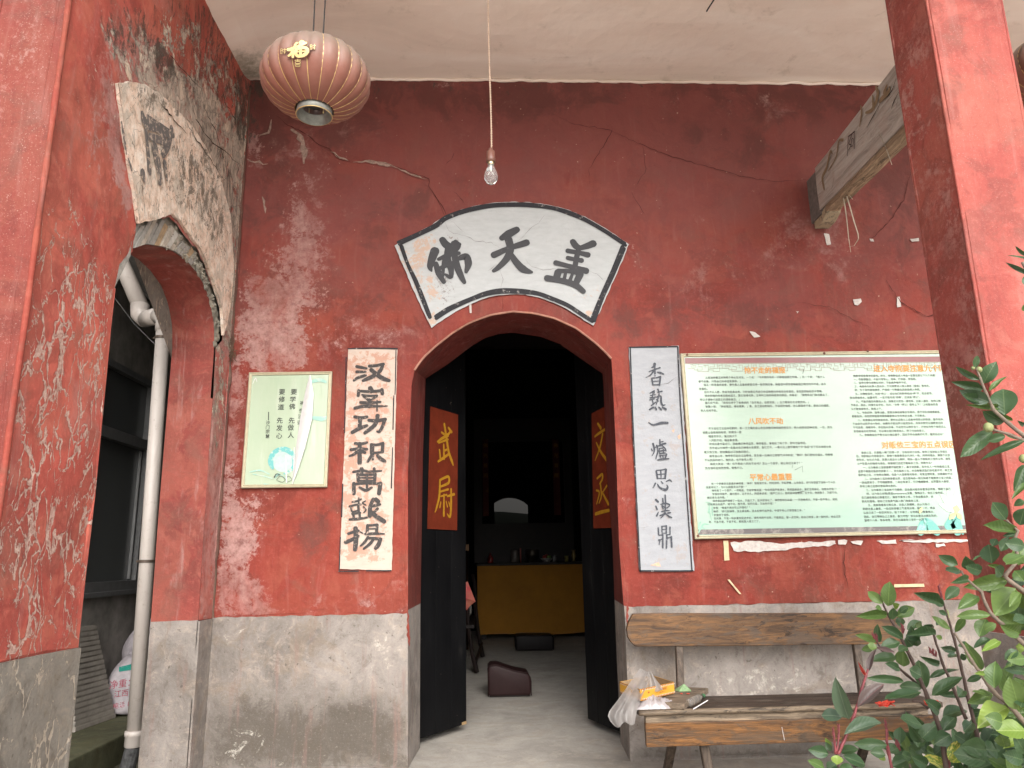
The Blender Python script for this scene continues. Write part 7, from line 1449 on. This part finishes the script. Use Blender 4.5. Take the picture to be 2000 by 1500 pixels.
# main photinia
yb_ = -2.42; B1, B2 = P1(yb_), P2(yb_); g1 = B2(300, 1480)
pm_ = empty('photinia_shrub', (g1.x, yb_, -.45), label='large dark green photinia with crimson bud spikes in front of the bench end', category='shrub', group='photinia shrubs before the porch')
root = Vector((g1.x, yb_, -.45))
stem(pm_, [root, Vector((g1.x - .01, yb_, -.05)), B2(230, 1230), B2(190, 1110), B2(125, 950), B2(60, 800), B2(0, 660), B1(700, 480), B1(640, 370), B1(600, 300), B1(560, 210)], .0062, .0022, M_st)
stem(pm_, [root + Vector((.04, 0, 0)), Vector((g1.x + .07, yb_, .0)), B2(500, 1200), B2(430, 930), B2(380, 700), B2(330, 500), B2(270, 300), B2(235, 190)], .0055, .0020, M_st)
stem(pm_, [B2(420, 1120), B2(330, 900), B2(240, 690), B2(180, 500), B2(160, 410)], .004, .002, M_st); stem(pm_, [B1(868, 880, .03), B1(750, 780, .03), B1(640, 680, .03), B1(560, 590, .03), B1(520, 520, .03)], .0035, .0018, M_st)
stem(pm_, [B1(640, 1520), B1(620, 1400), B1(600, 1290), B1(598, 1200)], .0035, .0022, M_rs); stem(pm_, [B2(130, 1040), B2(60, 985), B2(10, 985)], .003, .0018, M_st); stem(pm_, [B2(560, 1340), B2(670, 1235)], .003, .003, M_gs)
for q in ([B1(560, 225), B1(548, 175)], [B1(525, 525), B1(495, 490)], [B1(722, 460), B1(718, 420)], [B2(240, 210), B2(212, 105)], [B2(185, 640), B2(135, 605)], [B1(600, 1260), B1(598, 1140)], [B1(612, 1400), B1(600, 1310)], [B1(700, 1360), B1(660, 1310)], [B2(290, 1500), B2(285, 1450)]): bud(pm_, q, .0030, M_bud)
bud(pm_, [B2(290, 360), B2(270, 300)], .0028, M_gb)
L1 = [((610, 252), (616, 88), 98, 'g'), ((570, 232), (462, 145), 66, 'g'), ((600, 322), (392, 325), 62, 'g'), ((640, 355), (640, 255), 62, 'd'), ((676, 335), (815, 252), 78, 'g'), ((702, 412), (706, 325), 62, 'd'), ((755, 432), (870, 362), 66, 'd'), ((722, 502), (572, 408), 60, 'd'), ((520, 528), (368, 470), 56, 'g'), ((540, 530), (520, 425), 56, 'd'), ((500, 575), (408, 585), 48, 'g'), ((530, 575), (448, 560), 60, 'g'),
      ((668, 640), (518, 650), 78, 'd'), ((725, 715), (722, 585), 104, 'g'), ((702, 530), (556, 560), 76, 'd'), ((702, 742), (600, 690), 56, 'd'), ((730, 832), (508, 800), 54, 'd'), ((862, 915), (572, 985), 92, 'd'), ((868, 885), (712, 860), 72, 'd'), ((872, 1172), (690, 1115), 92, 'd'), ((702, 1312), (700, 1180), 78, 'd'), ((602, 1322), (380, 1312), 76, 'd'), ((750, 1440), (645, 1478), 82, 'd'), ((792, 1425), (700, 1385), 60, 'd'), ((868, 790), (765, 740), 92, 'd'),
      ((800, 560), (745, 500), 90, 'd'), ((860, 470), (745, 505), 74, 'd'), ((590, 1440), (530, 1395), 40, 'y'), ((560, 270), (515, 262), 40, 'g'), ((655, 260), (690, 240), 46, 'y'), ((700, 300), (760, 260), 50, 'd'), ((690, 600), (760, 560), 60, 'd'), ((620, 1380), (690, 1330), 66, 'd'), ((590, 1400), (480, 1370), 66, 'd'), ((840, 1340), (868, 1250), 80, 'd'), ((868, 1400), (760, 1330), 90, 'd'), ((868, 1300), (780, 1180), 80, 'd')]
leaves(pm_, B1, L1, yb_)
L2 = [((242, 240), (28, 148), 62, 'd'), ((245, 250), (170, 195), 60, 'd'), ((262, 202), (372, 85), 76, 'd'), ((302, 432), (152, 332), 56, 'g'), ((338, 452), (422, 345), 50, 'g'), ((275, 322), (202, 288), 36, 'd'), ((342, 600), (188, 566), 52, 'd'), ((105, 892), (60, 665), 104, 'd'), ((132, 812), (372, 735), 66, 'd'), ((158, 942), (398, 795), 104, 'd'), ((215, 702), (108, 655), 46, 'd'), ((428, 832), (542, 785), 44, 'd'), ((440, 942), (250, 925), 44, 'd'),
      ((352, 622), (270, 655), 42, 'd'), ((242, 1105), (432, 1025), 112, 'd'), ((240, 1212), (330, 1092), 84, 'd'), ((215, 1062), (165, 1010), 92, 'd'), ((300, 1242), (188, 1305), 100, 'd'), ((482, 1215), (400, 1335), 84, 'd'), ((560, 1322), (645, 1208), 100, 'd'), ((290, 1440), (368, 1272), 68, 'v'), ((300, 1452), (432, 1375), 72, 'v'), ((272, 1500), (104, 1405), 82, 'v'), ((430, 1422), (578, 1452), 74, 'd'), ((60, 1290), (180, 1170), 100, 'd'),
      ((190, 400), (235, 350), 34, 'd'), ((165, 430), (110, 400), 40, 'd'), ((190, 480), (240, 505), 34, 'g'), ((360, 560), (430, 545), 40, 'd'), ((380, 660), (425, 630), 44, 'd'), ((400, 900), (360, 940), 70, 'd'), ((440, 1000), (520, 1010), 70, 'd'), ((460, 1080), (540, 1060), 60, 'd'), ((470, 1150), (410, 1210), 80, 'd'), ((330, 1240), (420, 1290), 80, 'd'), ((40, 560), (0, 430), 90, 'd'), ((80, 420), (0, 400), 60, 'g'), ((190, 470), (0, 460), 60, 'd'), ((10, 1300), (100, 1380), 90, 'd'), ((180, 1400), (250, 1330), 80, 'd'), ((540, 1480), (480, 1400), 80, 'd'), ((120, 1480), (20, 1420), 80, 'd')]
leaves(pm_, B2, L2, yb_)
random.seed(33)
for k in range(80):        # the shrub's body, lower and farther back
    x = U(-40, 900); y = U(1150, 1850) if k < 100 else U(1250, 1560); y = max(y, 1330 - x * .35 if x < 250 else 1160); dy = U(.06, .34); b0 = B2(x, y, dy); a_ = U(0, 2 * math.pi)
    put_leaf(pm_, b0, b0 + Vector((math.cos(a_) * .6, U(-.5, .3), math.sin(a_) * .4 + .35)).normalized() * U(.045, .078), U(.020, .034), random.choice('dddddg'), rnd=random)
for k in range(10):
    x = U(50, 850); b0 = B2(x, 1750, U(.1, .3)); stem(pm_, [Vector((b0.x * .85 + root.x * .15, b0.y, -.45)), b0, B2(x + U(-60, 60), U(1300, 1450), .2)], .005, .002, M_st)
# camellia at the right edge
yc = -2.72; C2, C3 = P2(yc), P3(yc)
cr_ = C2(980, 1500)
ca = empty('camellia_shrub', (cr_.x + .1, yc, -.45), label='camellia with broad glossy yellow-green leaves along the right edge', category='shrub')
rt = Vector((cr_.x + .1, yc, -.45))
stem(ca, [rt, Vector((rt.x - .01, yc, .2)), C2(960, 1250), C2(830, 1100), C2(740, 1000), C2(650, 930), C2(580, 840), C2(540, 780), C2(470, 680), C2(400, 560), C2(335, 460)], .006, .0022, M_gs)
stem(ca, [rt + Vector((.05, .02, 0)), Vector((rt.x + .10, yc + .02, .5)), C2(1000, 650), C2(868, 540), C2(780, 470), C2(700, 390), C2(620, 320), C2(575, 240), C2(540, 140), C2(430, 45), C3(190, 1450)], .006, .0020, M_gs)
stem(ca, [Vector((rt.x + .12, yc + .02, .45)), C2(1010, 300), C2(960, 200), C2(860, 130), C2(760, 60), C2(720, 20), C3(560, 1380), C3(540, 1240), C3(560, 1190), C3(485, 1120)], .006, .0020, M_gs)
stem(ca, [Vector((rt.x + .14, yc + .02, .6)), C3(760, 900), C3(680, 640), C3(600, 570), C3(500, 490), C3(400, 400), C3(350, 290), C3(315, 200), C3(290, 130)], .006, .0020, M_gs)
stem(ca, [C3(690, 640), C3(600, 600), C3(500, 560), C3(400, 530)], .004, .0025, M_gs); stem(ca, [rt + Vector((.08, .03, 0)), Vector((rt.x + .16, yc + .03, .7)), C3(790, 800), C3(740, 300), C3(700, -200), C3(640, -460), C3(590, -560)], .008, .003, M_gs)
for q, r_ in ((C3(368, 516), .0098), (C3(308, 140), .0062), (C3(598, 720), .009), (C3(268, 130), .004)):
    b = B(); b.lathe([(0, -r_)] + [(r_ * math.cos(a_), r_ * 1.05 * math.sin(a_)) for a_ in np.linspace(-1.2, 1.25, 8)] + [(0, r_ * 1.1)], q, 12, (-.3, -.2, .9)); b.build('flower_bud', M_gb, ca, smooth=True)
L3 = [((280, 132), (296, 48), 40, 'd'), ((312, 205), (156, 128), 50, 'd'), ((340, 230), (398, 96), 96, 'd'), ((332, 268), (158, 222), 60, 'd'), ((372, 352), (195, 280), 90, 'b'), ((362, 362), (162, 305), 50, 'd'), ((370, 282), (492, 180), 46, 'g'), ((475, 435), (462, 252), 152, 'd'), ((442, 386), (274, 372), 42, 'g'), ((470, 482), (335, 410), 104, 'd'), ((525, 472), (415, 436), 30, 'g'), ((392, 545), (225, 662), 96, 'd'), ((478, 572), (368, 602), 56, 'd'), ((602, 602), (362, 692), 54, 'd'), ((560, 590), (500, 560), 30, 'g'),
      ((604, 760), (548, 922), 92, 'd'), ((560, 1192), (284, 1172), 66, 'g'), ((482, 1118), (382, 1002), 96, 'd'), ((606, 1000), (532, 1012), 62, 'd'), ((572, 1152), (604, 1040), 92, 'd'), ((562, 1212), (470, 1220), 34, 'd'), ((420, 1240), (392, 1286), 50, 'd'), ((500, 1232), (448, 1335), 60, 'd'), ((604, 1290), (508, 1268), 82, 'd'), ((390, 1402), (378, 1282), 118, 'd'), ((168, 1412), (44, 1348), 66, 'd'), ((192, 1452), (74, 1445), 50, 'd'), ((252, 1442), (225, 1366), 76, 'd'), ((322, 1452), (262, 1432), 70, 'd'), ((604, 1350), (472, 1420), 100, 'g'), ((265, 1384), (325, 1340), 18, 'd'), ((470, 1440), (370, 1410), 26, 'g'), ((600, 500), (570, 480), 30, 'd'), ((620, 880), (560, 930), 40, 'g'),
      ((620, -600), (560, -640), 26, 'd'), ((650, -470), (470, -560), 30, 'b'), ((640, -400), (600, -470), 60, 'd'), ((660, -560), (530, -615), 28, 'd'), ((640, -250), (590, -280), 60, 'g'), ((700, -300), (640, -420), 70, 'd'), ((720, 0), (660, -120), 90, 'd'), ((760, 300), (690, 220), 90, 'd'), ((800, 700), (700, 640), 90, 'd')]
leaves(ca, C3, L3, yc, 3.333)
L4 = [((742, 55), (442, 95), 108, 'g'), ((805, 122), (638, 318), 176, 'g'), ((880, 280), (850, 140), 120, 'g'), ((522, 182), (372, 246), 84, 'g'), ((610, 322), (378, 312), 66, 'g'), ((575, 350), (520, 482), 104, 'g'), ((652, 388), (565, 430), 60, 'g'), ((835, 465), (695, 400), 106, 'g'), ((880, 345), (768, 385), 80, 'd'), ((682, 520), (555, 586), 54, 'y'), ((545, 742), (435, 578), 90, 'g'), ((640, 882), (618, 680), 108, 'g'), ((702, 905), (742, 705), 78, 'g'), ((562, 772), (500, 768), 30, 'y'), ((622, 932), (435, 995), 82, 'g'),
      ((632, 942), (455, 912), 40, 'g'), ((742, 1032), (522, 1135), 132, 'y'), ((830, 1052), (780, 830), 160, 'g'), ((890, 1215), (660, 1200), 140, 'y'), ((900, 1260), (780, 1290), 90, 'y'), ((562, 132), (682, 112), 90, 'd'), ((432, 52), (335, 62), 52, 'd'), ((880, 655), (748, 662), 92, 'g'), ((880, 760), (775, 735), 56, 'd'), ((812, 590), (738, 645), 64, 'd'), ((722, 1340), (690, 1228), 90, 'g'), ((602, 502), (500, 545), 58, 'd'), ((700, 1150), (610, 1120), 110, 'g'), ((880, 900), (840, 1040), 120, 'd'), ((800, 1240), (868, 1330), 110, 'd'), ((560, 1160), (520, 1100), 80, 'g'),
      ((868, 60), (800, -20), 90, 'g'), ((700, 20), (640, -60), 90, 'd'), ((868, 580), (810, 560), 70, 'y'), ((640, 1080), (700, 1160), 100, 'g'), ((860, 1440), (760, 1400), 100, 'd'), ((880, 1380), (820, 1300), 90, 'd'), ((840, 150), (760, 230), 60, 'g')]
leaves(ca, C2, L4, yc)
random.seed(51)
for k in range(70):
    x = U(820, 1500); y = U(-300, 1500); b0 = C2(x, y, U(-.05, .25)); a_ = U(0, 2 * math.pi)
    put_leaf(ca, b0, b0 + Vector((math.cos(a_) * .7, U(-.5, .2), math.sin(a_) * .5 + .2)).normalized() * U(.05, .08), U(.026, .042), random.choice('ddgg'), rnd=random)
for k in range(24):
    x = U(560, 900); y = U(1180, 1500); b0 = C2(x, y, U(.08, .3)); a_ = U(0, 2 * math.pi)
    put_leaf(ca, b0, b0 + Vector((math.cos(a_) * .7, U(-.5, .2), math.sin(a_) * .5 + .2)).normalized() * U(.05, .08), U(.026, .042), random.choice('dddg'), rnd=random)
# soil bed under the shrubs
B().box((.6, -3.3, -.449), (3.4, -2.06, -.40), bev=.02).build('soil_bed', simple('dark_soil', (.05, .038, .028), .95, .4, 14, .5), kind='structure')
